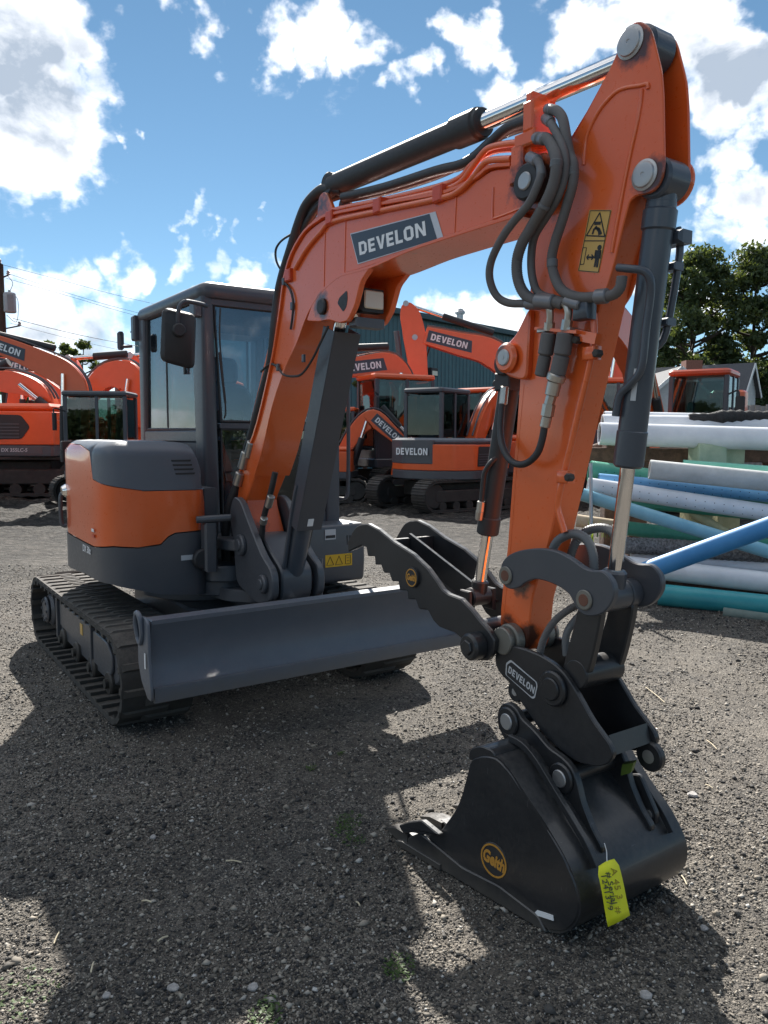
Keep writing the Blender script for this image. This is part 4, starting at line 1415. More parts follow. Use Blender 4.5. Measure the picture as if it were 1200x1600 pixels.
DR = g.part('cab_door', 'cab_paint', EXC)
pane('door_window', [(-.64, CY1 - .018, 1.45), (.36, CY1 - .018, 1.45), (.34, CY1 - .018, 2.46), (-.62, CY1 - .018, 2.46)], parent=DR)
g = G()
g.tube([(CX1 - .02, CY1, 1.98), (CX1 + .01, CY1 + .05, 1.98), (CX1 + .01, CY1 + .065, 1.90), (CX1 + .01, CY1 + .065, 1.30), (CX1 + .01, CY1 + .05, 1.17), (CX1 - .02, CY1, 1.16)], .014, 10, 4)
g.part('grab_handle', 'cab_paint', EXC)
# seat, console and screen inside
g = G()
def cushion(g, lo, hi, r):
    x0, y0, z0 = lo
    x1, y1, z1 = hi
    P = fillet([(y0, z0), (y1, z0), (y1, z1), (y0, z1)], r, 6)
    return g.prism(P, x0, x1, .03, 'x')
cushion(g, (-.56, .08, 1.42), (-.42, .58, 2.02), .17)
cushion(g, (-.57, .19, 2.0), (-.46, .47, 2.22), .08)
g.prism(fillet([(-.45, 1.30), (.05, 1.27), (.08, 1.36), (.02, 1.41), (-.44, 1.42)], .04), .08, .58, .03)
g.box((-.45, .12, .95), (0, .54, 1.28), .02)
g.part('seat', 'seat_fabric', EXC)
g = G()
for y in (-.02, .66):
    g.box((-.40, y - .07, 1.36), (.06, y + .07, 1.52), .03)
    g.tube([(.02, y, 1.52), (.05, y, 1.60), (.04, y, 1.68)], .014, 10, 3)
    g.cyl((.04, y, 1.66), (.05, y, 1.78), .026, n=14, c=.012)
g.box((.30, -.06, 1.60), (.36, .14, 1.78), .012)
g.bar((.33, .02, 1.30), (.33, .02, 1.62), .04, .04, (1, 0, 0))
for y in (.22, .36):
    g.tube([(.30, y, .95), (.30, y, 1.30), (.27, y, 1.42)], .012, 8, 3)
    g.box((.22, y - .05, .93), (.36, y + .05, .95), .003)
g.part('control_console', 'black_plastic', EXC)
g = G()
g.box((CX0 + .05, CY0 + .04, .86), (CX1 - .04, CY1 - .05, .90), 0)
g.part('cab_floor', 'black_plastic', EXC)
g = G()
g.box((CX0 + .06, CY0 + .05, 2.44), (CX1 - .06, CY1 - .05, 2.47), .005)
g.box((-.66, CY0 + .10, 2.38), (-.30, CY1 - .12, 2.44), .02)
g.part('headliner', 'hood_plastic', EXC)
# lamp and beacon bracket on the rear right corner of the roof
g = G()
g.box((CX0 - .05, CY0 - .035, 2.34), (CX0 + .03, CY0 + .02, 2.53), .012)
g.tube([(CX0 - .03, CY0 - .03, 2.30), (CX0 - .06, CY0 - .10, 2.30), (CX0 - .06, CY0 - .11, 2.38)], .012, 8, 3)
g.box((CX0 - .10, CY0 - .13, 2.27), (CX0 - .06, CY0 - .08, 2.41), .014)
g.part('work_lamp', 'cab_paint', EXC)
# mirror on its bent arm
g = G()
g.tube([(0.664,-0.24,2.404),(0.723,-0.3,2.402),(0.759,-0.37,2.401),(0.777,-0.42,2.397),(0.772,-0.45,2.369),(0.765,-0.46,2.317),(0.75,-0.46,2.252)], .013, 10, 5)
g.box((.44, -.27, 2.36), (.53, -.215, 2.45), .01)
MA = g.part('mirror_arm', 'cab_paint', EXC)
mc = [(0.736,-0.46,2.212)][0]
g = G()
mo = fillet([(-.105, -.150), (.095, -.195), (.112, .135), (-.085, .165)], .045, 5)
rot = Matrix.Rotation(R(-8), 3, 'Z')
mg = G().prism([(p[0], p[1]) for p in mo], .0, .055, .018, 'x')
mg.cyl((.05, 0, .03), (.09, 0, .03), .04, n=18, c=.008)
vs = [rot @ Vector(v) + Vector((mc[0] - .03, mc[1] + .01, mc[2] - .015)) for v in mg.v]
g.add(vs, mg.f)
MI = g.part('mirror', 'black_plastic', EXC, ang=45)
# floor box below the cab door with its stickers
g = G()
g.prism(fillet([(.10, .60), (.775, .60), (.785, .74), (.775, 1.005), (.10, 1.0)], .03), .28, .86, .02)
FB = g.part('floor_box', 'grey_paint', EXC)
for k in range(5):
    G().box((.7765, .705 + .022 * k, .835), (.7805, .715 + .022 * k, .925), .0006).part('vent_slot', 'black_plastic', FB)
G().box((.7785, .53, .905), (.7835, .615, .975), .0006).part('label_strip', 'letter_grey', FB)
G().box((.7805, .535, .915), (.7845, .61, .935), .0004).part('label_print', 'decal_ink', FB)
ws = G().box((.7845, .53, .715), (.7865, .745, .80), .0004).part('warning_sticker', 'decal_yellow_bright', FB)
g = G()
for k, y in enumerate((.568, .638)):
    for a, b in (((y - .028, .730), (y + .028, .730)), ((y + .028, .730), (y, .788)), ((y, .788), (y - .028, .730))):
        g.bar((.787, a[0], a[1]), (.787, b[0], b[1]), .002, .005, (1, 0, 0))
for a, b in (((.69, .728), (.73, .728)), ((.73, .728), (.73, .788)), ((.73, .788), (.69, .788)), ((.69, .788), (.69, .728)), ((.70, .77), (.72, .77)), ((.70, .75), (.72, .75))):
    g.bar((.787, a[0], a[1]), (.787, b[0], b[1]), .002, .005, (1, 0, 0))
g.part('warning_symbol', 'decal_ink', ws)

# ---------- swing post that carries the boom
g = G()
for z0, z1 in ((.58, .66), (.90, .97)):
    g.prism(fillet([(.55, -.26), (.86, -.22), (1.00, -.12), (1.04, 0), (1.00, .12), (.86, .22), (.55, .26)], .05), z0, z1, .008, 'z')
g.part('swing_bracket', 'grey_paint', EXC)
g = G()
g.cyl((.93, 0, .54), (.93, 0, 1.02), .085, n=28, c=.01)
g.prism(fillet([(.90, .60), (1.30, .60), (1.38, .70), (1.38, .84), (1.22, .94), (1.10, 1.02), (.90, 1.02)], .05), -.10, .10, .01)
for sd in (-1, 1):
    g.prism(fillet([(.86, .98), (.90, .70), (1.20, .62), (1.40, .68), (1.40, .84), (1.26, .92), (1.10, 1.08), (.97, 1.22), (.87, 1.24), (.80, 1.12)], .06), sd * .150 - .022, sd * .150 + .022, .006)
    g.cyl((1.00, sd * .17, .95), (1.00, sd * .20, .95), .065, n=24, c=.008)
    g.cyl((1.30, sd * .17, .76), (1.30, sd * .20, .76), .055, n=24, c=.008)
SP = g.part('swing_post', 'grey_paint', EXC)
G().cyl((1.00, -.21, .95), (1.00, .21, .95), .036, n=20, c=.005).part('pin', 'grey_paint', SP)
G().cyl((1.30, -.21, .76), (1.30, .21, .76), .032, n=20, c=.005).part('pin', 'grey_paint', SP)
g = G()
g.cyl((.84, -.40, 1.10), (.90, -.20, 1.11), .022, n=14, c=.004)
g.box((.80, -.36, .78), (.88, -.28, 1.08), .012)
g.part('hose_clamp', 'grey_paint', SP)
g = G()
g.cyl((.82, -.36, .86), (.865, -.36, .86), .065, n=28, c=.01)
g.part('swing_motor_cover', 'black_plastic', SP)
g = G()
g.box((1.02, .16, .58), (1.20, .28, .86), .014)
g.cyl((1.10, .22, .86), (1.10, .22, .90), .03, n=14)
g.part('swivel_block', 'cylinder_paint', SP)
g = G()
g.cyl((.40, .30, .66), (1.02, .17, .70), .045, n=18, c=.006)
g.part('swing_cylinder', 'grey_paint', EXC)

# ---------- boom
HB = .105
boom_top = [(0.734,1.255),(0.826,1.353),(0.953,1.494),(1.11,1.682),(1.301,2.017),(1.376,2.2),(1.416,2.31),(1.464,2.453),(1.547,2.566),(1.689,2.649),(1.835,2.674),(1.941,2.675),(2.4,2.618),(2.777,2.564),(2.931,2.557),(3.034,2.568),(3.094,2.582),(3.205,2.56),(3.284,2.547)]
boom_low = [(3.311,2.392),(3.264,2.39),(3.039,2.393),(2.849,2.394),(2.788,2.394),(2.593,2.392),(2.377,2.378),(2.246,2.375),(2.061,2.38),(1.959,2.361),(1.846,2.325),(1.746,2.266),(1.678,2.203),(1.592,2.103),(1.457,1.981),(1.297,1.781),(1.167,1.54),(1.049,1.374),(0.907,1.21)]
bt = [tuple(p) for p in boom_top]
bl = [tuple(p) for p in boom_low]
tip_c = [(3.327,2.47)][0]
foot = (1.00, .95)
tip_arc = [(tip_c[0] + .105 * math.cos(R(a)), tip_c[1] + .105 * math.sin(R(a))) for a in (85, 55, 25, 0, -25, -55, -80)]
foot_arc = [(foot[0] + .085 * math.cos(R(a)), foot[1] + .085 * math.sin(R(a))) for a in (-30, -70, -110, -150, 170)]
outline = bt + tip_arc + bl + foot_arc
g = G().prism(fillet(outline, .035, 2), -HB, HB, .006)
BOOM = g.part('boom', 'orange_boom', EXC, ang=25)
# flanges: the top and bottom plates stand a little proud of the side plates
def ribbon(g, P, w, t, y0, y1, side=1):
    """strip that follows a polyline in x-z, t thick on one side"""
    P = [Vector((p[0], p[1])) for p in P]
    n = len(P)
    Q = []
    for i in range(n):
        d = (P[min(i + 1, n - 1)] - P[max(i - 1, 0)]).normalized()
        Q.append(P[i] + Vector((-d.y, d.x)) * t * side)
    g.prism([tuple(p) for p in P] + [tuple(q) for q in Q[::-1]], y0, y1, .002)
g = G()
ribbon(g, smooth2o(bt[1:-1], 3), 0, .014, -HB - .014, HB + .014, 1)
g.part('boom_flange', 'orange_boom', BOOM, ang=25)
g = G()
ribbon(g, smooth2o(bl[1:-1], 3), 0, .014, -HB - .014, HB + .014, 1)
g.part('boom_flange', 'orange_boom', BOOM, ang=25)
# the casting-like joint lines on the side plate
for px in ([(2.079,2.623),(2.068,2.379)], [(2.898,2.549),(2.889,2.393)], [(1.886,2.644),(1.872,2.337)]):
    (xa, za), (xb, zb) = px
    G().bar((xa, -HB - .001, za), (xb, -HB - .001, zb), .004, .007, (1, 0, 0)).part('weld_seam', 'orange_boom', BOOM)
g = G()
jp = [(3.11,2.514),(3.109,2.416),(3.127,2.403),(3.258,2.407)]
g.tube([(x, -HB - .001, z) for x, z in jp], .004, 6, 3)
g.part('weld_seam', 'orange_boom', BOOM)
# bracket for the boom cylinder, one plate on each side of the belly
bra = [(2.326,2.376),(2.23,2.317),(2.176,2.209),(2.113,2.151),(2.037,2.151),(1.946,2.177),(1.845,2.18),(1.712,2.199),(1.766,2.27),(1.858,2.323),(1.971,2.359),(2.078,2.377)]
hole = [(2.113,2.295),(2.043,2.269),(2.025,2.247),(2.079,2.198),(2.108,2.218),(2.119,2.258)]
for sd in (-1, 1):
    g = G()
    y0, y1 = sorted((sd * .088, sd * .118))
    g.prism(fillet(bra, .02, 3), y0, y1, .004)
    b = g.part('cylinder_bracket', 'orange_boom', BOOM, ang=30)
    g = G()
    g.cyl((1.883, sd * .116, 2.249), (1.883, sd * .134, 2.249), .040, n=24, c=.006)
    g.part('pin', 'black_plastic', b)
    y0, y1 = sorted((sd * .112, sd * .1195))
    G().prism(fillet(hole, .012, 3), y0, y1).part('bracket_hole', 'black_plastic', b)
lc = [(2.12,2.257)][0]
g = G()
g.box((lc[0] - .02, -.07, lc[1] - .06), (lc[0] + .04, .07, lc[1] + .05), .012)
WL = g.part('work_lamp', 'black_plastic', BOOM)
G().prism(fillet([(-.055, lc[1] - .045), (.055, lc[1] - .045), (.055, lc[1] + .04), (-.055, lc[1] + .04)], .012), lc[0] + .038, lc[0] + .052, .005, 'x').part('lamp_lens', 'lamp_lens', WL)
g = G()
g.box((lc[0] - .05, -.085, lc[1] - .13), (lc[0] + .02, .085, lc[1] - .085), .008)
g.part('lamp_bracket', 'grey_paint', BOOM)
# name plate on the side
dq = [(2.119,2.553),(2.766,2.507),(2.822,2.398),(2.193,2.405)]
def plate(name, P, y, t, mat, parent):
    y0, y1 = sorted((y, y - t))
    return G().prism(P, y0, y1).part(name, mat, parent)
NP = plate('name_plate', [(2.122,2.555),(2.77,2.507),(2.822,2.395),(2.19,2.402)], -HB - .001, .0012, 'decal_silver', BOOM)
plate('name_field', [(2.131,2.549),(2.731,2.506),(2.783,2.397),(2.195,2.407)], -HB - .0022, .0012, 'decal_dark', NP)
wq = [(2.209,2.439),(2.198,2.499),(2.699,2.481),(2.717,2.425)]
g = G()
o = Vector((wq[0][0], -HB - .0044, wq[0][1]))
ux = Vector((wq[3][0] - wq[0][0], 0, wq[3][1] - wq[0][1]))
uy = Vector((wq[1][0] - wq[0][0], 0, wq[1][1] - wq[0][1]))
word_on(g, 'DEVELON', o, ux.normalized(), uy.normalized(), uy.length, ux.length)
g.part('lettering', 'letter_white', NP)
# boss at the boom tip
for sd in (-1, 1):
    g = G()
    g.cyl((tip_c[0], sd * HB, tip_c[1]), (tip_c[0], sd * (HB + .055), tip_c[1]), .062, n=30, c=.008)
    bs = g.part('pivot_boss', 'black_plastic', BOOM)
    G().cyl((tip_c[0], sd * (HB + .05), tip_c[1]), (tip_c[0], sd * (HB + .062), tip_c[1]), .030, n=24, c=.004).part('pin', 'pin_steel', bs)
# steel pipes along the top
pa = [(1.355,-0.075,2.181),(1.444,-0.075,2.446),(1.577,-0.075,2.584),(1.782,-0.075,2.671),(1.916,-0.09,2.683),(2.378,-0.09,2.634),(2.758,-0.09,2.589),(2.898,-0.09,2.587),(2.968,-0.09,2.623),(3.026,-0.09,2.658),(3.075,-0.09,2.669),(3.186,-0.09,2.65),(3.292,-0.09,2.623)]
pb = [(1.257,-0.045,2.194),(1.348,-0.045,2.479),(1.478,-0.045,2.627),(1.676,-0.045,2.715),(1.884,-0.06,2.723),(2.334,-0.06,2.666),(2.719,-0.06,2.624),(2.869,-0.06,2.622),(2.933,-0.06,2.651),(3.052,-0.06,2.668),(3.188,-0.06,2.638)]
pc = [(1.581,-0.112,2.486),(1.714,-0.112,2.566),(1.859,-0.112,2.618),(1.971,-0.112,2.643),(2.411,-0.112,2.595),(2.815,-0.112,2.548),(2.917,-0.112,2.547),(2.995,-0.112,2.572),(3.062,-0.112,2.609),(3.111,-0.112,2.609),(3.208,-0.112,2.586)]
pd = [(0.496,-0.03,1.144),(0.709,-0.03,1.448),(0.908,-0.03,1.768),(1.127,-0.03,2.135),(1.246,-0.03,2.376)]
for P, r in ((pa, .0125), (pb, .0125), (pc, .0125), (pd, .016)):
    G().tube(P, r, 10, 4).part('hydraulic_pipe', 'orange_boom', BOOM, ang=60)
for c in [(2.799,-0.1,2.569),(2.368,-0.1,2.624),(1.951,-0.1,2.667),(1.514,-0.1,2.466)]:
    G().box((c[0] - .03, -.128, c[2] - .035), (c[0] + .03, -.03, c[2] + .03), .006).part('pipe_clamp', 'orange_deep', BOOM)
# hose manifold above the boom tip
mq = [(3.291,-0.07,2.704),(3.275,-0.07,2.632),(3.239,-0.07,2.577),(3.234,-0.07,2.528)]
g = G()
for i, (w, h) in enumerate(((.05, .10), (.10, .05), (.06, .09), (.06, .07))):
    x, y, z = mq[i]
    g.box((x - w / 2, -.12, z - h / 2), (x + w / 2, -.02, z + h / 2), .006)
x, y, z = mq[1]
g.box((x - .015, -.10, z - .16), (x + .015, .02, z + .16), .004)
g.part('hose_manifold', 'orange_boom', BOOM)
# black hoses on the back of the boom
hz = [([(1.883,0,2.832),(1.785,-0.02,2.859),(1.704,-0.03,2.865),(1.586,-0.04,2.824),(1.518,-0.05,2.746),(1.44,-0.06,2.619),(1.339,-0.06,2.492),(1.274,-0.06,2.369),(1.259,-0.07,2.227),(1.206,-0.07,2.034),(1.101,-0.07,1.874),(0.994,-0.08,1.672),(0.88,-0.08,1.512)], .030),
      ([(1.859,0.03,2.828),(1.731,0,2.822),(1.632,-0.02,2.784),(1.495,-0.03,2.687),(1.401,-0.04,2.578),(1.315,-0.04,2.471),(1.277,-0.05,2.334),(1.208,-0.05,2.108),(1.041,-0.05,1.821),(0.894,-0.06,1.572)], .022),
      ([(1.949,-0.04,2.775),(2.304,-0.04,2.73),(2.692,-0.05,2.694),(2.856,-0.05,2.674),(2.969,-0.05,2.685),(3.109,-0.05,2.729),(3.237,-0.06,2.719)], .021),
      ([(1.818,0.04,2.808),(2.188,0.04,2.754),(2.59,0.03,2.718),(2.82,0.03,2.724),(2.981,0.02,2.755),(3.21,-0.02,2.724)], .018),
      ([(0.88,-0.08,1.512),(0.822,-0.09,1.392),(0.769,-0.12,1.25),(0.72,-0.14,1.125),(0.662,-0.14,0.913),(0.6,-0.1,0.67)], .028),
      ([(0.894,-0.06,1.572),(0.859,-0.08,1.453),(0.783,-0.1,1.27),(0.742,-0.11,1.125),(0.731,-0.1,0.877)], .022)]
for P, r in hz:
    g = G().tube(P, r, 12, 5)
    g.part('hydraulic_hose', 'hose_rubber', BOOM, ang=60)
g = G()
for P in ([(0.936,-0.11,1.51),(0.89,-0.12,1.407)], [(0.999,-0.1,1.572),(0.941,-0.1,1.479)], [(0.87,-0.12,1.383),(0.832,-0.13,1.302)]):
    G().cyl(P[0], P[1], .030, n=14, c=.006).part('hose_fitting', 'fitting', BOOM)
wl = [[(1.479,-0.08,2.689),(1.385,-0.09,2.673),(1.315,-0.09,2.639),(1.321,-0.09,2.575),(1.363,-0.08,2.514)],
      [(1.429,-0.11,2.451),(1.527,-0.115,2.388),(1.563,-0.115,2.316),(1.554,-0.115,2.244),(1.532,-0.115,2.176)],
      [(1.111,-0.09,1.981),(1.263,-0.11,2.013),(1.371,-0.116,1.99),(1.447,-0.116,1.943),(1.563,-0.118,1.925),(1.664,-0.118,1.933),(1.768,-0.118,1.994),(1.854,-0.118,2.07),(1.937,-0.118,2.146)]]
for P in wl:
    G().tube(P, .0065, 6, 5).part('cable', 'black_plastic', BOOM)
for P in [(1.453,-0.115,2.44),(1.554,-0.118,2.297),(1.382,-0.118,1.986),(1.673,-0.115,2.012)]:
    G().box((P[0] - .012, P[1] - .006, P[2] - .02), (P[0] + .012, P[1] + .008, P[2] + .02), .003).part('cable_clip', 'grey_paint', BOOM)

# ---------- boom cylinder and its guard
ct, cb = Vector((1.883, 0, 2.249)), Vector((1.30, 0, .76))
d = (cb - ct).normalized()
nrm = Vector((-d.z, 0, d.x))
if nrm.x < 0:
    nrm = -nrm
g = G()
g.cyl(cb, ct + d * .80, .062, n=28, c=.008)
g.cyl(ct + d * .76, ct + d * .86, .072, n=28, c=.008)
g.cyl(cb - Vector((0, .10, 0)), cb + Vector((0, .10, 0)), .060, n=24, c=.008)
g.tube([cb - d * .10 + Vector((.02, -.075, 0)), cb - d * .5 + Vector((0, -.08, 0)), cb - d * .62 + Vector((0, -.075, 0))], .013, 8, 4)
CYL = g.part('boom_cylinder', 'cylinder_paint', EXC)
g = G().cyl(ct + d * .78, ct, .033, n=24)
g.cyl(ct - Vector((0, .085, 0)), ct + Vector((0, .085, 0)), .050, n=24, c=.006)
g.part('cylinder_rod', 'chrome', CYL)
g = G()
L = 1.12
o = ct + d * .10 + nrm * .085
for (a, b, w, hh) in ((o, o + d * L, .150, .008),):
    g.bar(a, b, w, hh, nrm)
for sd in (-1, 1):
    g.bar(o + Vector((0, sd * .075, 0)) - nrm * .055, o + d * L + Vector((0, sd * .075, 0)) - nrm * .055, .007, .115, nrm)
g.part('cylinder_guard', 'cab_paint', CYL)
lb = o + d * (L - .05) + nrm * .006
G().bar(lb + Vector((0, -.02, 0)), lb + Vector((0, .015, 0)), .045, .002, nrm).part('label_strip', 'letter_white', CYL)
hp = [[(1.574,0.02,1.471),(1.446,0.1,1.32),(1.355,0.13,1.202),(1.29,0.14,1.081),(1.225,0.14,0.92),(1.196,0.12,0.761)],
      [(1.344,-0.12,1.401),(1.314,-0.13,1.302),(1.254,-0.13,1.206),(1.18,-0.12,1.105),(1.139,-0.11,0.986)]]
for P in hp:
    g = G().tube(P, .018, 10, 5)
    g.part('hydraulic_hose', 'hose_rubber', CYL, ang=60)
g = G()
for P in ([(1.343,0.12,1.246),(1.293,0.13,1.159)], [(1.219,0.14,1.082),(1.202,0.14,1.034)], [(1.333,-0.14,1.267),(1.291,-0.14,1.202)], [(1.229,-0.135,1.133),(1.201,-0.13,1.097)]):
    G().cyl(P[0], P[1], .022, n=12, c=.004).part('hose_fitting', 'fitting', CYL)

# ---------- arm cylinder on top of the boom
ap = Vector((3.69, 0, 2.79))
ab = Vector((1.80, 0, 2.79))
tubeend = Vector((2.925, 0, 2.825))
d = (ap - ab).normalized()
ab2 = ap - (ap - tubeend).normalized() * 1.90
g = G()
d = (ap - ab2).normalized()
g.cyl(ab2, ab2 + d * .98, .054, n=32, c=.006)
g.cyl(ab2 + d * .97, ab2 + d * 1.125, .062, n=32, c=.010)
g.cyl(ab2 + d * 1.11, ab2 + d * 1.142, .055, n=32, c=.004)
g.cyl(ab2 - Vector((0, .045, 0)), ab2 + Vector((0, .045, 0)), .060, n=24, c=.008)
AC = g.part('arm_cylinder', 'black_plastic', EXC)
g = G().cyl(ab2 + d * 1.12, ap - d * .05, .034, n=28)
g.part('cylinder_rod', 'chrome', AC)
g = G()
g.cyl(ap - Vector((0, .052, 0)), ap + Vector((0, .052, 0)), .066, n=28, c=.008)
g.part('rod_eye', 'cylinder_paint', AC)
g = G()
for sd in (-1, 1):
    q = Vector((ab2.x, 0, ab2.z))
    g.prism(fillet([(q.x - .06, q.z - .22), (q.x + .14, q.z - .20), (q.x + .05, q.z - .06), (q.x + .01, q.z - .045), (q.x - .03, q.z - .06)], .04), sd * .060 - .012, sd * .060 + .012, .004)
g.part('cylinder_bracket', 'orange_boom', BOOM)

# ---------- arm
arm = [(3.579,2.625),(3.421,2.57),(3.353,2.526),(3.296,2.438),(3.283,2.277),(3.264,2.181),(3.255,2.07),(3.247,1.998),(3.217,1.926),(3.22,1.822),(3.209,1.654),(3.191,1.452),(3.172,1.184),(3.154,1.063),(3.14,0.923),(3.147,0.824),(3.211,0.784),(3.279,0.809),(3.293,0.861),(3.308,1.013),(3.349,1.129),(3.386,1.231),(3.413,1.343),(3.449,1.486),(3.501,1.698),(3.554,1.896),(3.581,2.006),(3.615,2.132),(3.661,2.281),(3.692,2.351),(3.72,2.426)]
g = G().prism(fillet(arm, .03, 2), -.060, .060, .005)
ARM = g.part('arm', 'orange_arm', EXC, ang=25)
head = [(3.706,2.854),(3.732,2.834),(3.749,2.807),(3.764,2.759),(3.788,2.682),(3.798,2.605),(3.807,2.466),(3.811,2.414),(3.808,2.378),(3.792,2.349),(3.763,2.338),(3.71,2.344),(3.691,2.335),(3.672,2.278),(3.64,2.157),(3.61,2.072),(3.568,2.027),(3.509,2.019),(3.444,2.048),(3.374,2.118),(3.329,2.213),(3.316,2.302),(3.334,2.395),(3.378,2.505),(3.433,2.573),(3.529,2.679),(3.602,2.766),(3.641,2.827),(3.664,2.855),(3.682,2.86)]
for sd in (-1, 1):
    g = G()
    y0, y1 = sorted((sd * .056, sd * .067))
    g.prism(fillet(head, .02, 2), y0, y1, .003)
    g.part('head_plate', 'orange_arm', ARM, ang=28)
# raised weld ridge on the head plate
g = G()
for P in ([(3.502,-0.068,2.492),(3.512,-0.068,2.577),(3.557,-0.068,2.64),(3.614,-0.068,2.674),(3.655,-0.068,2.678),(3.715,-0.068,2.665),(3.742,-0.068,2.66),(3.745,-0.068,2.645)], [(3.722,-0.068,2.651),(3.719,-0.068,2.615),(3.706,-0.068,2.545),(3.688,-0.068,2.475),(3.668,-0.068,2.385),(3.649,-0.068,2.292),(3.629,-0.068,2.189)]):
    g.tube(P, .0065, 8, 4)
g.part('weld_seam', 'orange_arm', ARM, ang=60)
for c, r in (([(3.673,2.806)][0], .043), ([(3.743,2.397)][0], .040)):
    for sd in (-1, 1):
        g = G()
        g.rev((c[0], sd * .066, c[1]), (c[0], sd * .082, c[1]), [(0, 0), (0, r + .006), (.004, r + .006), (.007, r - .001), (.012, r - .004), (.0135, r - .010), (.0135, .007), (.0115, .005), (.0115, 0)], 30)
        g.part('pin', 'pin_steel', ARM)
c = [(3.743,2.397)][0]
g = G()
g.cyl((c[0], .064, c[1]), (c[0], .092, c[1]), .072, n=30, c=.010)
g.part('pivot_boss', 'orange_arm', ARM)
# plates between the two cheeks of the head
g = G()
bk = [(3.42,2.591),(3.499,2.665),(3.581,2.756),(3.634,2.791)]
ribbon(g, bk, 0, .02, -.057, .057, -1)
g.part('head_web', 'orange_deep', ARM)
# warning signs
sg = plate('warning_sticker', [(3.533,2.343),(3.623,2.322),(3.579,2.134),(3.491,2.155)], -.0675, .001, 'decal_yellow', ARM)
g = G()
def lines(g, P, y, w, closed=False):
    P = [(p[0], y, p[1]) for p in P]
    for a, b in zip(P, P[1:] + (P[:1] if closed else [])):
        g.bar(a, b, w, .0006, (0, 1, 0))
YS = -.0694
lines(g, [(3.537,2.339),(3.62,2.32),(3.578,2.137),(3.495,2.156)], YS, .0022, True)
lines(g, [(3.515,2.248),(3.601,2.231)], YS, .003)
lines(g, [(3.577,2.324),(3.6,2.245),(3.524,2.263)], YS, .0042, True)
lines(g, [(3.556,2.295),(3.582,2.29)], YS, .010)
lines(g, [(3.549,2.262),(3.556,2.279),(3.575,2.275),(3.586,2.255)], YS, .007)
lines(g, [(3.561,2.284),(3.575,2.267),(3.578,2.254)], YS, .008)
lines(g, [(3.51,2.227),(3.526,2.224),(3.516,2.173),(3.501,2.175)], YS, .0022, True)
lines(g, [(3.528,2.193),(3.557,2.188)], YS, .006)
lines(g, [(3.537,2.2),(3.528,2.193),(3.535,2.184)], YS, .0045)
lines(g, [(3.548,2.198),(3.557,2.188),(3.547,2.182)], YS, .0045)
lines(g, [(3.577,2.206),(3.572,2.181)], YS, .022)
lines(g, [(3.568,2.184),(3.562,2.156)], YS, .008)
lines(g, [(3.576,2.182),(3.572,2.153)], YS, .008)
lines(g, [(3.585,2.205),(3.582,2.179)], YS, .006)
lines(g, [(3.566,2.209),(3.561,2.183)], YS, .006)
hd = [(3.58,2.214)][0]
g.cyl((hd[0], YS, hd[1]), (hd[0], YS - .0005, hd[1]), .0085, n=14)
g.part('warning_symbol', 'decal_ink', sg)
# steel pipe down the arm with clamps
pp = [[(3.569,-0.074,2.006),(3.569,-0.074,1.893),(3.519,-0.074,1.697),(3.49,-0.074,1.586),(3.462,-0.074,1.487),(3.45,-0.078,1.431),(3.436,-0.076,1.368),(3.45,-0.074,1.32),(3.468,-0.072,1.277)]]
g = G()
for P in pp:
    g.tube(P, .0115, 10, 4)
for P in [(3.574,-0.08,1.878),(3.477,-0.08,1.47)]:
    g.box((P[0] - .03, -.10, P[2] - .022), (P[0] + .02, -.057, P[2] + .022), .004)
g.part('hydraulic_pipe', 'orange_arm', ARM, ang=60)
for P in [(3.612,-0.105,1.873),(3.508,-0.105,1.47),(3.525,-0.1,1.924)]:
    G().cyl((P[0], -.115, P[2]), (P[0], -.085, P[2]), .014, n=6, c=.003).part('bolt', 'track_steel', ARM)
# ridge along the near edges of the box
for P in ([(3.241,1.797),(3.226,1.654),(3.209,1.453),(3.189,1.186),(3.162,0.94)],):
    g = G()
    lines(g, P, -.0608, .007)
    g.part('weld_seam', 'orange_arm', ARM)
# lug for the thumb cylinder
tc = [(3.193,1.893)][0]
g = G()
for sd in (-1, 1):
    y0, y1 = sorted((sd * .056, sd * .088))
    g.prism(fillet([(tc[0] + .10, tc[1] + .18), (tc[0] + .02, tc[1] + .07), (tc[0] - .05, tc[1] + .04), (tc[0] - .06, tc[1] - .03), (tc[0] - .01, tc[1] - .065), (tc[0] + .09, tc[1] - .09)], .04), y0, y1, .006)
    g.cyl((tc[0], sd * .09, tc[1]), (tc[0], sd * .115, tc[1]), .055, n=28, c=.010)
TLG = g.part('thumb_lug', 'orange_arm', ARM)
g = G()
for sd in (-1, 1):
    g.cyl((tc[0], sd * .112, tc[1]), (tc[0], sd * .122, tc[1]), .030, n=24, c=.004)
    g.cyl((tc[0], sd * .120, tc[1]), (tc[0], sd * .1235, tc[1]), .008, n=10)
g.part('pin', 'pin_steel', TLG)

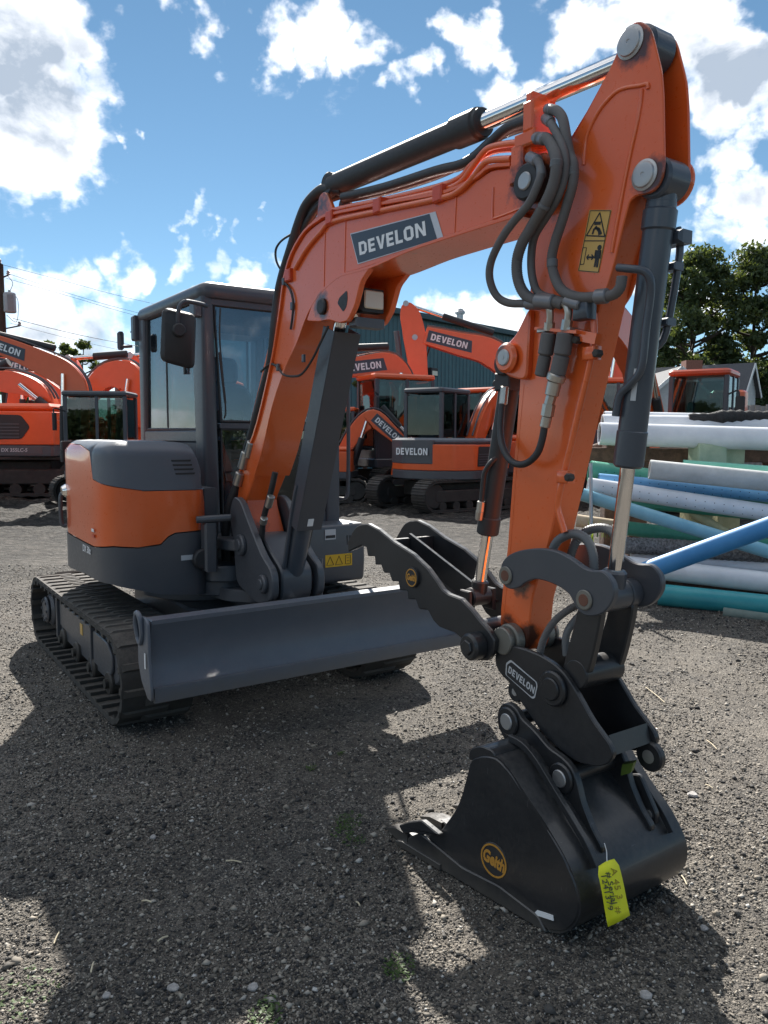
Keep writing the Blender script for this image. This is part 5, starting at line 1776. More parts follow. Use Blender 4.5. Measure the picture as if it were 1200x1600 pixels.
# hoses between manifold, arm and cylinder
H1 = [(3.332,-0.13,2.552),(3.401,-0.17,2.506),(3.44,-0.2,2.453),(3.429,-0.21,2.408),(3.395,-0.21,2.368),(3.327,-0.21,2.327),(3.272,-0.21,2.284),(3.211,-0.2,2.223),(3.192,-0.19,2.166),(3.205,-0.17,2.108),(3.244,-0.15,2.078),(3.322,-0.14,2.065),(3.398,-0.13,2.055)]
H2 = [(3.348,-0.12,2.612),(3.409,-0.14,2.585),(3.465,-0.17,2.53),(3.499,-0.19,2.475),(3.488,-0.19,2.415),(3.451,-0.19,2.358),(3.388,-0.18,2.308),(3.341,-0.18,2.259),(3.308,-0.17,2.209),(3.303,-0.16,2.151),(3.325,-0.15,2.099),(3.371,-0.14,2.068),(3.444,-0.13,2.055),(3.478,-0.12,2.043)]
H3 = [(3.368,-0.1,2.674),(3.424,-0.13,2.621),(3.476,-0.15,2.555),(3.507,-0.16,2.488),(3.503,-0.16,2.43),(3.472,-0.16,2.372),(3.413,-0.15,2.326),(3.358,-0.14,2.283),(3.335,-0.13,2.218),(3.344,-0.13,2.148),(3.366,-0.12,2.096),(3.446,-0.12,2.064),(3.539,-0.12,2.03)]
H4 = [(3.373,-0.1,2.699),(3.415,-0.11,2.681),(3.453,-0.12,2.642),(3.479,-0.13,2.58),(3.497,-0.13,2.515),(3.52,-0.135,2.472),(3.519,-0.135,2.417),(3.492,-0.13,2.358),(3.467,-0.13,2.299),(3.438,-0.125,2.248),(3.421,-0.12,2.196),(3.438,-0.12,2.138),(3.473,-0.12,2.089),(3.538,-0.12,2.059),(3.613,-0.115,2.049),(3.672,-0.11,2.047),(3.698,-0.11,2.062),(3.704,-0.11,2.082),(3.706,-0.11,2.101)]
for P, r, m, rg in ((H1, .0140, 'hose_sleeve', 0), (H2, .0185, 'hose_sleeve', .007), (H3, .0140, 'hose_sleeve', 0), (H4, .0165, 'hose_sleeve', .008)):
    g = G().tube(P, r, 14, 6, rings=rg, ringamp=.05 if rg else 0)
    g.part('hydraulic_hose', m, ARM, ang=60)
g = G()
for P, r in (([(3.308,-0.12,2.561),(3.38,-0.155,2.521)], .020), ([(3.316,-0.1,2.626),(3.393,-0.135,2.593)], .021), ([(3.347,-0.09,2.683),(3.403,-0.12,2.646)], .018), ([(3.355,-0.09,2.71),(3.396,-0.105,2.691)], .018), ([(3.326,-0.14,2.064),(3.389,-0.13,2.056)], .020), ([(3.374,-0.14,2.067),(3.447,-0.13,2.054)], .026), ([(3.487,-0.118,2.054),(3.553,-0.118,2.03)], .019), ([(3.61,-0.115,2.049),(3.654,-0.11,2.047)], .024)):
    G().cyl(P[0], P[1], r, n=14, c=.004).part('hose_fitting', 'fitting_dull', ARM)
for P, r in (([(3.451,-0.19,2.358),(3.443,-0.19,2.348)], .0205), ([(3.424,-0.12,2.199),(3.425,-0.12,2.172)], .0185), ([(3.517,-0.135,2.467),(3.521,-0.135,2.44)], .0185), ([(3.499,-0.19,2.485),(3.497,-0.19,2.461)], .0205), ([(3.43,-0.19,2.48),(3.443,-0.2,2.446)], .0155)):
    G().cyl(P[0], P[1], r, n=14, c=.002).part('hose_collar', 'hose_guard', ARM)
g = G()
for P in ([(3.389,-0.13,2.056),(3.422,-0.13,2.041),(3.426,-0.125,2.015),(3.42,-0.12,1.991),(3.413,-0.115,1.967)], [(3.447,-0.13,2.054),(3.484,-0.12,2.044),(3.499,-0.118,2.019),(3.495,-0.115,1.991),(3.488,-0.115,1.958)]):
    g.tube(P, .0125, 10, 4)
    g.cyl(P[-2], P[-1], .018, n=6)
for P in [(3.383,-0.115,1.97),(3.493,-0.115,1.958)]:
    g.box((P[0] - .02, -.125, P[2] - .008), (P[0] + .02, -.08, P[2] + .008), .002)
g.part('hose_elbow', 'fitting', ARM)
g = G()
P = [(3.353,-0.1,1.979),(3.541,-0.1,1.946)]
g.bar(P[0], P[1], .05, .010)
P = [(3.466,-0.085,1.955),(3.601,-0.085,1.92)]
g.bar(P[0], P[1], .03, .035)
g.part('hose_bracket', 'orange_arm', ARM)
g = G()
P = [(3.413,-0.115,1.958),(3.398,-0.115,1.884),(3.379,-0.115,1.814)]
g.cyl(P[0], P[1], .026, n=16, c=.005)
g.cyl(P[1], P[2], .0225, n=16, c=.005)
P = [(3.488,-0.115,1.95),(3.474,-0.115,1.878),(3.456,-0.115,1.813)]
g.cyl(P[0], P[1], .029, n=16, c=.005)
g.cyl(P[1], P[2], .027, n=16, c=.005)
g.part('quick_coupler', 'hose_sleeve', ARM)
g = G()
P = [(3.456,-0.115,1.818),(3.445,-0.115,1.793),(3.432,-0.115,1.746),(3.422,-0.115,1.716),(3.414,-0.115,1.677),(3.403,-0.115,1.638)]
g.cyl(P[0], P[1], .032, n=18, c=.004)
g.cyl(P[1], P[2], .024, n=18, c=.003)
g.cyl(P[2], P[3], .018, n=6)
g.cyl(P[3], P[4], .022, n=6)
g.cyl(P[4], P[5], .018, n=12, c=.003)
g.part('hose_coupling', 'fitting', ARM)

# ---------- bucket cylinder in front of the arm
bp = Vector((3.764, 0, 2.387))
lk = Vector((3.619, 0, 1.074))
d = (lk - bp).normalized()
LL = (lk - bp).length
g = G()
g.cyl(bp + d * .06, bp + d * .78, .046, n=32, c=.005)
g.cyl(bp + d * .08, bp + d * .15, .052, n=32, c=.008)
g.cyl(bp + d * .76, bp + d * .885, .049, n=32, c=.008)
g.cyl(bp - Vector((0, .052, 0)), bp + Vector((0, .052, 0)), .062, n=28, c=.008)
g.cyl(bp, bp + d * .08, .045, n=24)
g.box((bp.x - .03, .03, bp.z - .185), (bp.x + .045, .098, bp.z - .145), .010)
BC = g.part('bucket_cylinder', 'cylinder_paint', EXC)
g = G().cyl(bp + d * .87, lk - d * .05, .0245, n=28)
g.part('cylinder_rod', 'chrome', BC)
g = G()
g.cyl(lk - d * .09, lk, .042, n=24, c=.008)
g.cyl(lk - Vector((0, .055, 0)), lk + Vector((0, .055, 0)), .052, n=28, c=.008)
g.part('rod_eye', 'link_paint', BC)
g = G()
g.tube([(3.682,-0.1,2.13),(3.724,-0.1,2.119),(3.757,-0.085,2.111),(3.773,-0.075,2.098),(3.778,-0.065,2.072),(3.773,-0.058,2.03),(3.761,-0.056,1.945),(3.748,-0.056,1.82),(3.709,-0.056,1.773),(3.669,-0.056,1.738),(3.656,-0.056,1.673)], .0125, 10, 5)
g.box((3.52, -.125, 1.985), (3.585, -.075, 2.045), .006)
g.part('hydraulic_pipe', 'cylinder_paint', BC, ang=60)
g = G()
x0 = bp + d * .18
x1 = bp + d * .48
g.tube([x0 + Vector((.02, .075, .05)), x0 + Vector((.028, .080, -.03)), x1 + Vector((.028, .072, .03)), x1 + Vector((.0, .05, -.02))], .012, 10, 4)
for k in (0.25, .42):
    q = bp + d * k
    g.box((q.x, .045, q.z - .012), (q.x + .045, .095, q.z + .012), .004)
g.part('hydraulic_pipe', 'cylinder_paint', BC)
sx = [(3.738,1.777),(3.721,1.776),(3.713,1.701),(3.73,1.7)]
lb = bp + d * .62
G().bar(lb + Vector((.020, -.0435, .05)), lb + Vector((.012, -.0435, -.05)), .002, .026, (1, 0, 0)).part('label_strip', 'letter_grey', BC)

# ---------- thumb cylinder
t0, t1 = Vector((3.12, 0, 1.88)), Vector((2.945, 0, .955))
d = (t1 - t0).normalized()
g = G()
g.cyl(t0 + d * .02, t0 + d * .665, .040, n=28, c=.006)
g.cyl(t0 + d * .60, t0 + d * .675, .045, n=28, c=.006)
g.cyl(t0 - Vector((0, .06, 0)), t0 + Vector((0, .06, 0)), .045, n=24, c=.006)
g.box((t0.x - .055, -.045, t0.z - .10), (t0.x + .03, .02, t0.z - .03), .006)
TC = g.part('thumb_cylinder', 'black_plastic', EXC)
G().cyl(t0 + d * .66, t1 - d * .03, .0245, n=24).part('cylinder_rod', 'chrome', TC)
g = G()
g.cyl(t1 - d * .07, t1 + d * .01, .034, n=20, c=.006)
g.cyl(t1 - Vector((0, .05, 0)), t1 + Vector((0, .05, 0)), .038, n=24, c=.006)
g.part('rod_eye', 'black_steel', TC)
H5 = [(3.403,-0.115,1.642),(3.396,-0.118,1.596),(3.38,-0.122,1.551),(3.344,-0.125,1.519),(3.296,-0.125,1.507),(3.242,-0.12,1.521),(3.193,-0.11,1.564),(3.156,-0.09,1.623),(3.142,-0.075,1.683),(3.14,-0.068,1.726),(3.144,-0.06,1.788)]
G().tube(H5, .0125, 12, 6).part('hydraulic_hose', 'hose_rubber', TC, ang=60)
H6 = [(3.069,-0.03,1.523),(3.059,-0.05,1.503),(3.032,-0.055,1.462),(3.023,-0.055,1.399),(3.017,-0.055,1.348)]
G().tube(H6, .010, 12, 6).part('hydraulic_hose', 'hose_rubber', TC, ang=60)
g = G()
for P in ([(3.143,-0.06,1.793),(3.141,-0.066,1.726)], [(3.017,-0.055,1.353),(3.01,-0.055,1.309)], [(3.01,-0.055,1.315),(2.998,-0.05,1.278)]):
    G().cyl(P[0], P[1], .016, n=10, c=.003).part('hose_fitting', 'fitting', TC)

# ---------- thumb
tn = [(2.225,1.158),(2.253,1.182),(2.292,1.198),(2.352,1.207),(2.441,1.189),(2.556,1.147),(2.698,1.111),(2.805,1.063),(2.865,1.021),(2.903,0.991),(2.94,0.979),(3.015,0.974),(3.077,0.944),(3.14,0.904),(3.184,0.881),(3.216,0.852),(3.211,0.807),(3.176,0.764),(3.119,0.752),(3.081,0.781),(3.026,0.815),(2.983,0.831),(2.885,0.834),(2.847,0.85),(2.808,0.889),(2.747,0.882),(2.723,0.919),(2.669,0.91),(2.664,0.945),(2.607,0.939),(2.597,0.977),(2.549,0.969),(2.528,1.003),(2.484,0.997),(2.463,1.031),(2.416,1.025),(2.411,1.063),(2.353,1.055),(2.342,1.095),(2.304,1.1),(2.237,1.074),(2.185,1.055),(2.179,1.104)]
TH = None
for sd in (-1, 1):
    g = G()
    y0, y1 = sorted((sd * .128, sd * .156))
    g.prism(fillet(tn, .0035, 1), y0, y1, .005)
    o = g.part('thumb', 'black_steel', EXC) if TH is None else g.part('thumb_plate', 'black_steel', TH)
    TH = TH or o
pv = Vector([(3.132,-0.145,0.815)][0])
g = G()
ta = [(2.292,1.189),(2.352,1.195),(2.441,1.177),(2.557,1.135),(2.698,1.097)]
def xz(px):
    return px
e0 = Vector([(2.472,-0.145,1.149)][0]); e0.y = 0
g.box((e0.x - .012, -.132, e0.z - .12), (e0.x + .012, .132, e0.z - .005), .003)
e1 = Vector([(2.929,-0.145,0.932)][0]); e1.y = 0
dd = (e1 - e0).normalized()
nn = Vector((-dd.z, 0, dd.x))
pl0, pl1 = e0 - nn * .10, e1 - nn * .02
g.bar(pl0, pl1, .264, .012, nn)
g.bar(e0 - nn * .04, e1 + nn * .01, .014, .11, nn)
g.box((t1.x - .03, -.075, t1.z - .06), (t1.x + .03, -.055, t1.z + .03), .004)
g.box((t1.x - .03, .055, t1.z - .06), (t1.x + .03, .075, t1.z + .03), .004)
g.part('thumb_web', 'black_steel', TH)
g = G()
e2 = Vector([(3.105,-0.145,0.84)][0])
g.cyl((e2.x, -.13, e2.z + .02), (e2.x, .13, e2.z + .02), .045, n=24)
g.part('thumb_tube', 'black_steel', TH)
for sd in (-1, 1):
    g = G()
    g.cyl((pv.x, sd * .150, pv.z), (pv.x, sd * .215, pv.z), .052, n=30, c=.010)
    g.cyl((pv.x, sd * .21, pv.z), (pv.x, sd * .225, pv.z), .030, n=6, c=.004)
    g.part('thumb_boss', 'black_steel', TH)
bc = [(2.713,1.012)][0]
g = G().cyl((bc[0], -.152, bc[1]), (bc[0], -.170, bc[1]), .042, n=32, c=.003)
BG = g.part('badge', 'black_plastic', TH)
G().rev((bc[0], -.1695, bc[1]), (bc[0], -.172, bc[1]), [(0, .0335), (.002, .0335), (.002, .038), (0, .038)], 32).part('badge_rim', 'badge_gold', TH)
place_text('lettering', 'Geith', .030, 'badge_gold', TH, (bc[0], -.1708, bc[1]), (1, 0, 0), (0, 0, 1), .0012, .1).scale = (.9, 1.25, 1)

# ---------- coupler under the arm
PIN = Vector([(3.224,-0.1,0.847)][0]); PIN.y = 0
g = G()
for sd in (-1, 1):
    g.cyl((PIN.x, sd * .058, PIN.z), (PIN.x, sd * .100, PIN.z), .060, n=32, c=.006)
    g.cyl((PIN.x, sd * .098, PIN.z), (PIN.x, sd * .116, PIN.z), .046, n=32, c=.004)
    g.cyl((PIN.x, sd * .114, PIN.z), (PIN.x, sd * .130, PIN.z), .052, n=32, c=.004)
g.part('pin_collar', 'washer_steel', ARM)
cp = [(3.185,0.811),(3.267,0.839),(3.339,0.842),(3.412,0.838),(3.482,0.823),(3.53,0.801),(3.577,0.76),(3.612,0.724),(3.649,0.682),(3.69,0.649),(3.73,0.618),(3.747,0.591),(3.728,0.552),(3.679,0.524),(3.592,0.51),(3.529,0.524),(3.474,0.542),(3.415,0.57),(3.36,0.614),(3.313,0.648),(3.261,0.697),(3.216,0.714),(3.183,0.746)]
CP = None
for sd in (-1, 1):
    g = G()
    y0, y1 = sorted((sd * .100, sd * .122))
    g.prism(fillet(cp, .02, 3), y0, y1, .004)
    o = g.part('coupler', 'black_steel', EXC) if CP is None else g.part('coupler_plate', 'black_steel', CP)
    CP = CP or o
    b = [(3.486,0.738)][0]
    g = G()
    g.cyl((b[0], sd * .12, b[1]), (b[0], sd * .140, b[1]), .062, n=32, c=.006)
    g.cyl((b[0], sd * .138, b[1]), (b[0], sd * .148, b[1]), .040, n=32, c=.004)
    g.part('coupler_boss', 'black_steel', CP)
    b = [(3.287,0.667)][0]
    g = G()
    g.cyl((b[0], sd * .060, b[1]), (b[0], sd * .116, b[1]), .040, n=24, c=.006)
    g.part('hook_lug', 'black_steel', CP)
    G().cyl((b[0], sd * .114, b[1]), (b[0], sd * .1185, b[1]), .015, n=16, c=.002).part('pin', 'pin_steel', CP)
g = G()
q = [(3.423,0.519),(3.667,0.532)]
b0 = [(3.594,0.559),(3.677,0.55),(3.728,0.575),(3.707,0.637)]
g.prism(b0, -.10, .10, .003)
b1 = [(3.248,0.727),(3.307,0.687),(3.354,0.645),(3.328,0.632),(3.267,0.668),(3.225,0.706)]
g.prism(b1, -.10, .10, .002)
b2 = [(3.469,0.558),(3.523,0.542),(3.595,0.532),(3.573,0.516),(3.506,0.524),(3.452,0.538)]
g.prism(b2, -.10, .10, .002)
g.part('coupler_web', 'black_steel', CP)
# eye for lifting at the far corner
lc2 = Vector(tuple([(3.726,0.1,0.527)][0]))
g = G()
ringp = []
g.prism(disc2(.052, 28, lc2.x, lc2.z), .085, .115, .006)
EY = g.part('lifting_eye', 'black_steel', CP)
G().cyl((lc2.x, .0835, lc2.z), (lc2.x, .1165, lc2.z), .023, n=20).part('eye_hole', 'pin_steel', EY)
npl = [(3.247,0.768),(3.27,0.786),(3.405,0.737),(3.408,0.722),(3.397,0.677),(3.385,0.671),(3.245,0.723)]
f1 = G().prism(fillet(npl, .006, 3), -.1240, -.1222).part('name_plate', 'letter_grey', CP)
npi = inset([tuple(p) for p in (fillet(npl, .006, 3) if True else npl)], -.004)
npc = (sum(p[0] for p in npl) / len(npl), sum(p[1] for p in npl) / len(npl))
npi = [(npc[0] + (p[0] - npc[0]) * .93, npc[1] + (p[1] - npc[1]) * .88) for p in fillet(npl, .006, 3)]
G().prism(npi, -.1250, -.1238).part('name_field', 'black_plastic', f1)
wq = [(3.26,0.737),(3.266,0.763),(3.401,0.718),(3.394,0.691)]
g = G()
o = Vector((wq[0][0], -.1262, wq[0][1]))
ux = Vector((wq[3][0] - wq[0][0], 0, wq[3][1] - wq[0][1]))
uy = Vector((wq[1][0] - wq[0][0], 0, wq[1][1] - wq[0][1]))
word_on(g, 'DEVELON', o, ux.normalized(), uy.normalized(), uy.length, ux.length)
g.part('lettering', 'letter_grey', f1)

# ---------- link plates and the push link
ln = [(3.215,1.12),(3.243,1.165),(3.308,1.197),(3.396,1.217),(3.481,1.22),(3.554,1.202),(3.602,1.182),(3.64,1.175),(3.684,1.179),(3.712,1.165),(3.731,1.141),(3.735,1.109),(3.723,1.078),(3.699,1.049),(3.666,1.03),(3.624,1.022),(3.591,1.033),(3.571,1.055),(3.548,1.081),(3.501,1.1),(3.442,1.109),(3.39,1.107),(3.347,1.088),(3.312,1.064),(3.266,1.052),(3.232,1.065)]
LK = None
for sd in (-1, 1):
    g = G()
    y0, y1 = sorted((sd * .108, sd * .134))
    g.prism(smooth2(ln, 3), y0, y1, .004)
    o = g.part('tilt_link', 'link_paint', EXC) if LK is None else g.part('link_plate', 'link_paint', LK)
    LK = LK or o
    for (x, z) in ((3.248, 1.099), (3.619, 1.074)):
        G().cyl((x, sd * .133, z), (x, sd * .141, z), .034, n=28, c=.003).part('washer', 'washer_steel', LK)
        G().cyl((x, sd * .139, z), (x, sd * .1425, z), .021, n=20, c=.002).part('pin', 'rusty_pin', LK)
for a_, b_, r_s in (((3.619, -.108, 1.074), (3.619, -.058, 1.074), .050), ((3.619, .058, 1.074), (3.619, .108, 1.074), .050), ((3.248, -.108, 1.099), (3.248, .108, 1.099), .030)):
    G().cyl(a_, b_, r_s, n=28, c=.004).part('link_spacer', 'link_paint', LK)
pl = [(3.558,1.042),(3.66,1.052),(3.648,0.971),(3.625,0.868),(3.606,0.806),(3.563,0.768),(3.511,0.767),(3.498,0.805),(3.521,0.899),(3.544,0.971)]
g = G()
for sd in (-1, 1):
    y0, y1 = sorted((sd * .066, sd * .098))
    g.prism(fillet(pl, .03, 3), y0, y1, .005)
e = [(3.559,0.802)][0]
g.cyl((e[0], -.100, e[1]), (e[0], .100, e[1]), .052, n=28, c=.006)
g.cyl((3.619, -.100, 1.074), (3.619, .100, 1.074), .046, n=28)
PL = g.part('push_link', 'black_steel', EXC)
h7 = [([(3.4,-0.06,1.191),(3.411,-0.06,1.222),(3.432,-0.055,1.249),(3.48,-0.05,1.272),(3.529,-0.05,1.269),(3.56,-0.05,1.246),(3.578,-0.05,1.209),(3.583,-0.05,1.161)], .0155, 'hose_guard', .010),
      ([(3.403,0.03,1.165),(3.419,0.03,1.212),(3.44,0.035,1.249),(3.481,0.04,1.28),(3.536,0.045,1.292),(3.574,0.05,1.28),(3.595,0.055,1.242),(3.6,0.06,1.176)], .0155, 'hose_guard', .010),
      ([(3.532,-0.06,1.033),(3.507,-0.07,1.018),(3.449,-0.085,0.966),(3.405,-0.09,0.897),(3.382,-0.09,0.831)], .0125, 'hose_sleeve', .006),
      ([(3.51,0,0.999),(3.499,-0.02,0.983),(3.483,-0.05,0.941),(3.476,-0.06,0.902),(3.481,-0.06,0.843)], .0135, 'hose_guard', 0)]
for P, r, m, rg in h7:
    G().tube(P, r, 12, 6, rings=rg, ringamp=.09 if rg else 0).part('hydraulic_hose', m, LK, ang=60)

# ---------- bucket
def flare(vs, k=.11):
    """the mouth is a little wider than the heel"""
    out = []
    for (x, y, z) in vs:
        t = max(0.0, 3.62 - x)
        out.append((x, y + (k * t if y > -.03 else -k * t) * min(1, abs(y + .03) / .2), z))
    return out
prof = [(3.303, .467), (3.285, .40), (3.255, .30), (3.225, .24), (3.16, .145), (3.05, .075), (2.99, .045), (2.985, .012), (3.15, .004), (3.50, .004), (3.66, .012), (3.725, .045), (3.768, .10), (3.782, .155), (3.768, .215), (3.715, .285), (3.645, .345), (3.57, .405), (3.48, .482), (3.42, .512), (3.36, .500)]
YN, YF = -.305, .250
BK = None
for sd, y in ((-1, YN), (1, YF)):
    g = G()
    y0, y1 = sorted((y, y - sd * .022))
    g.prism(fillet(prof, .02, 2), y0, y1, .004)
    # a worn edge strip along the bottom and the front of the side plate
    q = [(3.66, .006), (3.40, .004), (3.15, .006), (3.00, .010), (2.99, .05), (3.06, .10), (3.15, .085), (3.28, .06), (3.45, .07), (3.62, .045)]
    y0, y1 = sorted((y, y + sd * .012))
    g.prism(fillet(q, .012, 2), y0, y1, .004)
    g.v = flare(g.v)
    o = g.part('bucket', 'bucket_paint', EXC, ang=30) if BK is None else g.part('side_plate', 'bucket_paint', BK, ang=30)
    BK = BK or o
wrap = smooth2o(prof[7:21], 4)
n = len(wrap)
g = G()
rows = []
for off in (0.0, .016):
    P = [Vector(p) for p in wrap]
    Q = []
    for i in range(n):
        d = (P[min(i + 1, n - 1)] - P[max(i - 1, 0)]).normalized()
        Q.append(P[i] + Vector((-d.y, d.x)) * (off - .003))
    rows.append(Q)
g.prism([tuple(p) for p in rows[0]] + [tuple(p) for p in rows[1][::-1]], YN + .004, YF - .004)
g.v = flare(g.v)
WR = g.part('bucket_shell', 'bucket_paint', BK, ang=30)
g = G()
# cutting edge and a stiffening lip along the upper opening
g.prism([(2.93, .018), (2.95, .004), (3.18, .004), (3.18, .028), (2.97, .030)], YN - .02, YF + .02, .002)
g.v = flare(g.v)
g.part('cutting_edge', 'bucket_paint', BK)
g = G()
g.prism(fillet([(3.285, .455), (3.36, .475), (3.42, .50), (3.40, .53), (3.34, .53), (3.29, .50)], .02), YN + .005, YF - .005, .004)
g.v = flare(g.v)
g.part('upper_lip', 'bucket_paint', BK)
tooth = G()
loft(tooth, [[(0, -.035, 0), (0, .035, 0), (0, .035, .055), (0, -.035, .055)], [(-.08, -.032, 0.004), (-.08, .032, .004), (-.08, .032, .045), (-.08, -.032, .045)], [(-.15, -.030, .012), (-.15, .030, .012), (-.15, .030, .018), (-.15, -.030, .018)]])
tooth.box((-.02, -.025, .03), (.09, .025, .055), .004)
tm = tooth.mesh('tooth', 'bucket_paint')
for y in (-.345, -.175, 0.0, .145, .29):
    link('tooth', tm, BK, (2.985, y, .004))
# near side lug just behind the corner tooth
g = G().prism(fillet([(3.19, .15), (3.10, .11), (3.02, .085), (2.96, .055), (2.93, .075), (2.99, .115), (3.08, .16)], .012), YN - .08, YN - .055, .004)
g.part('side_cutter', 'bucket_paint', BK)
# ears with the two pins
ear = [(3.304 + .066 * math.cos(R(a)), .571 + .066 * math.sin(R(a))) for a in (200, 170, 140, 110, 80, 50, 25)] + [(3.43, .575), (3.50, .535), (3.56, .525), (3.605, .505), (3.63, .470), (3.655, .40), (3.70, .33), (3.745, .285), (3.74, .26), (3.70, .28), (3.64, .335), (3.56, .40), (3.46, .48), (3.38, .50), (3.28, .49), (3.245, .53)]
for sd in (-1, 1):
    g = G()
    y0, y1 = sorted((-.02 + sd * .112, -.02 + sd * .138))
    g.prism(fillet(ear, .02, 2), y0, y1, .004)
    for x, z in ((3.304, .571), (3.565, .454)):
        g.cyl((x, -.02 + sd * .136, z), (x, -.02 + sd * .150, z), .052, n=30, c=.005)
    er = g.part('bucket_ear', 'bucket_paint', BK, ang=30)
    for x, z in ((3.304, .571), (3.565, .454)):
        G().cyl((x, -.02 + sd * .148, z), (x, -.02 + sd * .156, z), .030, n=28, c=.003).part('pin', 'pin_steel', er)
    # doubler strip beside the ear
    g = G()
    P = [(3.37, .530), (3.43, .527), (3.49, .497), (3.575, .425), (3.66, .352), (3.72, .297), (3.76, .245)]
    ribbon(g, smooth2o(P, 4), 0, .024, *sorted((-.02 + sd * .185, -.02 + sd * .205)), 1)
    g.part('stiffener', 'bucket_paint', BK, ang=30)
for x, z in ((3.304, .571), (3.565, .454)):
    G().cyl((x, -.14, z), (x, .10, z), .026, n=24).part('bucket_pin', 'black_steel', BK)
g = G()
rx = Vector((3.655, 0, .372))
g.prism(fillet([(3.60, .405), (3.66, .43), (3.74, .31), (3.73, .265)], .02), .130, .150, .004)
g.cyl((3.708, .128, .305), (3.708, .128 - .003, .305), .018, n=18)
g.part('lifting_lug', 'bucket_paint', BK)
G().cyl((3.708, .1262, .305), (3.708, .1235, .305), .015, n=18).part('lug_hole', 'pin_steel', BK)
# badge and strip on the near side
def on_side(x, z, d=.0):
    return (x, YN - .11 * max(0, 3.62 - x) - d, z)
bc = (3.427, .150)
yb = on_side(*bc)[1]
bn = Vector((.11, -1, 0)).normalized()
bq = Vector((bc[0], yb, bc[1]))
g = G().cyl(bq - bn * .01, bq + bn * .010, .062, n=40, c=.003)
g.part('badge', 'black_plastic', BK)
G().rev(bq + bn * .0095, bq + bn * .012, [(0, .052), (.0022, .052), (.0022, .058), (0, .058)], 40).part('badge_rim', 'badge_gold', BK)
place_text('lettering', 'Geith', .046, 'badge_gold', BK, bq + bn * .0108, (1, .11, -.12), (.12, 0, 1), .0020, .12).scale = (.95, 1.35, 1)
sp = [(3.593,0.057),(3.683,0.079),(3.686,0.063),(3.599,0.038)]
g = G()
y = YN - .006
g.prism(sp, y - .003, y)
g.part('label_strip', 'letter_white', BK)
# olive patch of paint on the coupler hook
g = G()
q = [(3.671,0.02,0.495),(3.717,0.02,0.518),(3.706,0.02,0.478),(3.667,0.02,0.455)]
g.add([q[0], q[1], q[2], q[3], (q[0][0] - .01, q[0][1] + .03, q[0][2]), (q[1][0] - .01, q[1][1] + .03, q[1][2]), (q[2][0] - .01, q[2][1] + .03, q[2][2]), (q[3][0] - .01, q[3][1] + .03, q[3][2])], [(0, 1, 2, 3), (7, 6, 5, 4), (0, 4, 5, 1), (1, 5, 6, 2), (2, 6, 7, 3), (3, 7, 4, 0)])
g.part('hook_latch', 'latch_green', CP)

# ---------- the paper tag tied to the bucket
def wl(x, y, z):
    a = R(-55.5)
    return (-1.28 + x * math.cos(a) - y * math.sin(a), 5.55 + x * math.sin(a) + y * math.cos(a), z)
TAG = empty('paper_tag', 'yellow paper tag with handwriting tied to the back of the black bucket', 'tag', wl(3.815, -.225, .185), R(-55.5 + 90))
# tag frame: x to the right as seen from the front, z up, y to the back
K = 1.5
g = G()
rows = []
for i in range(9):
    t = i / 8
    z = .108 - .175 * t
    o = -.0025 * math.sin(t * 5) - .045 * t
    rows.append([((-.034 - .002 * t + .010 * t) * 1.4, o, z), (.010 * t, o - .003, z), ((.034 + .004 * t + .010 * t) * 1.4, o - .001, z)])
rows[0] = [(-.036, 0, .108), (0, 0, .112), (.036, 0, .108)]
g.grid(rows)
pp_ = g.part('paper', 'tag_yellow', TAG)
m_ = pp_.modifiers.new('thickness', 'SOLIDIFY')
m_.thickness = .0006
dn_ = Vector((.06, -.26, -1)).normalized()
rt_ = Vector((1, 0, .06)).normalized()
for txt, x, z, sz, mt in (('A 45 3', .022, .045, .036, 'ink_pen_gold'), ('# Serial', -.004, .04, .032, 'ink_pen'), ('1241379', -.026, .035, .032, 'ink_pen'), ('#', .014, -.03, .036, 'ink_pen_gold')):
    t_ = (.108 - z) / .175
    place_text('handwriting', txt, sz, mt, TAG, (x, -.0025 * math.sin(t_ * 5) - .045 * t_ - .0045, z), dn_, rt_, .0, .25)
g = G().cyl((0, -.004, .097), (0, .002, .097), .005, n=12)
g.part('eyelet', 'black_plastic', TAG)
g = G()
g.tube([(0, -.003, .097), (.004, .002, .118), (.006, .006, .14), (.0, .01, .165)], .0016, 6, 4)
g.part('string', 'letter_white', TAG)

# ------------------------------------------------------------------ the other excavators in the yard
def seg_poly(P, widths):
    """polygon round a polyline, with the width given at each point"""
    P = [Vector(p) for p in P]
    n = len(P)
    up, dn = [], []
    for i in range(n):
        d = (P[min(i + 1, n - 1)] - P[max(i - 1, 0)]).normalized()
        m = Vector((-d.y, d.x))
        up.append(tuple(P[i] + m * widths[i] / 2))
        dn.append(tuple(P[i] - m * widths[i] / 2))
    return up + dn[::-1]

pad_cache = {}

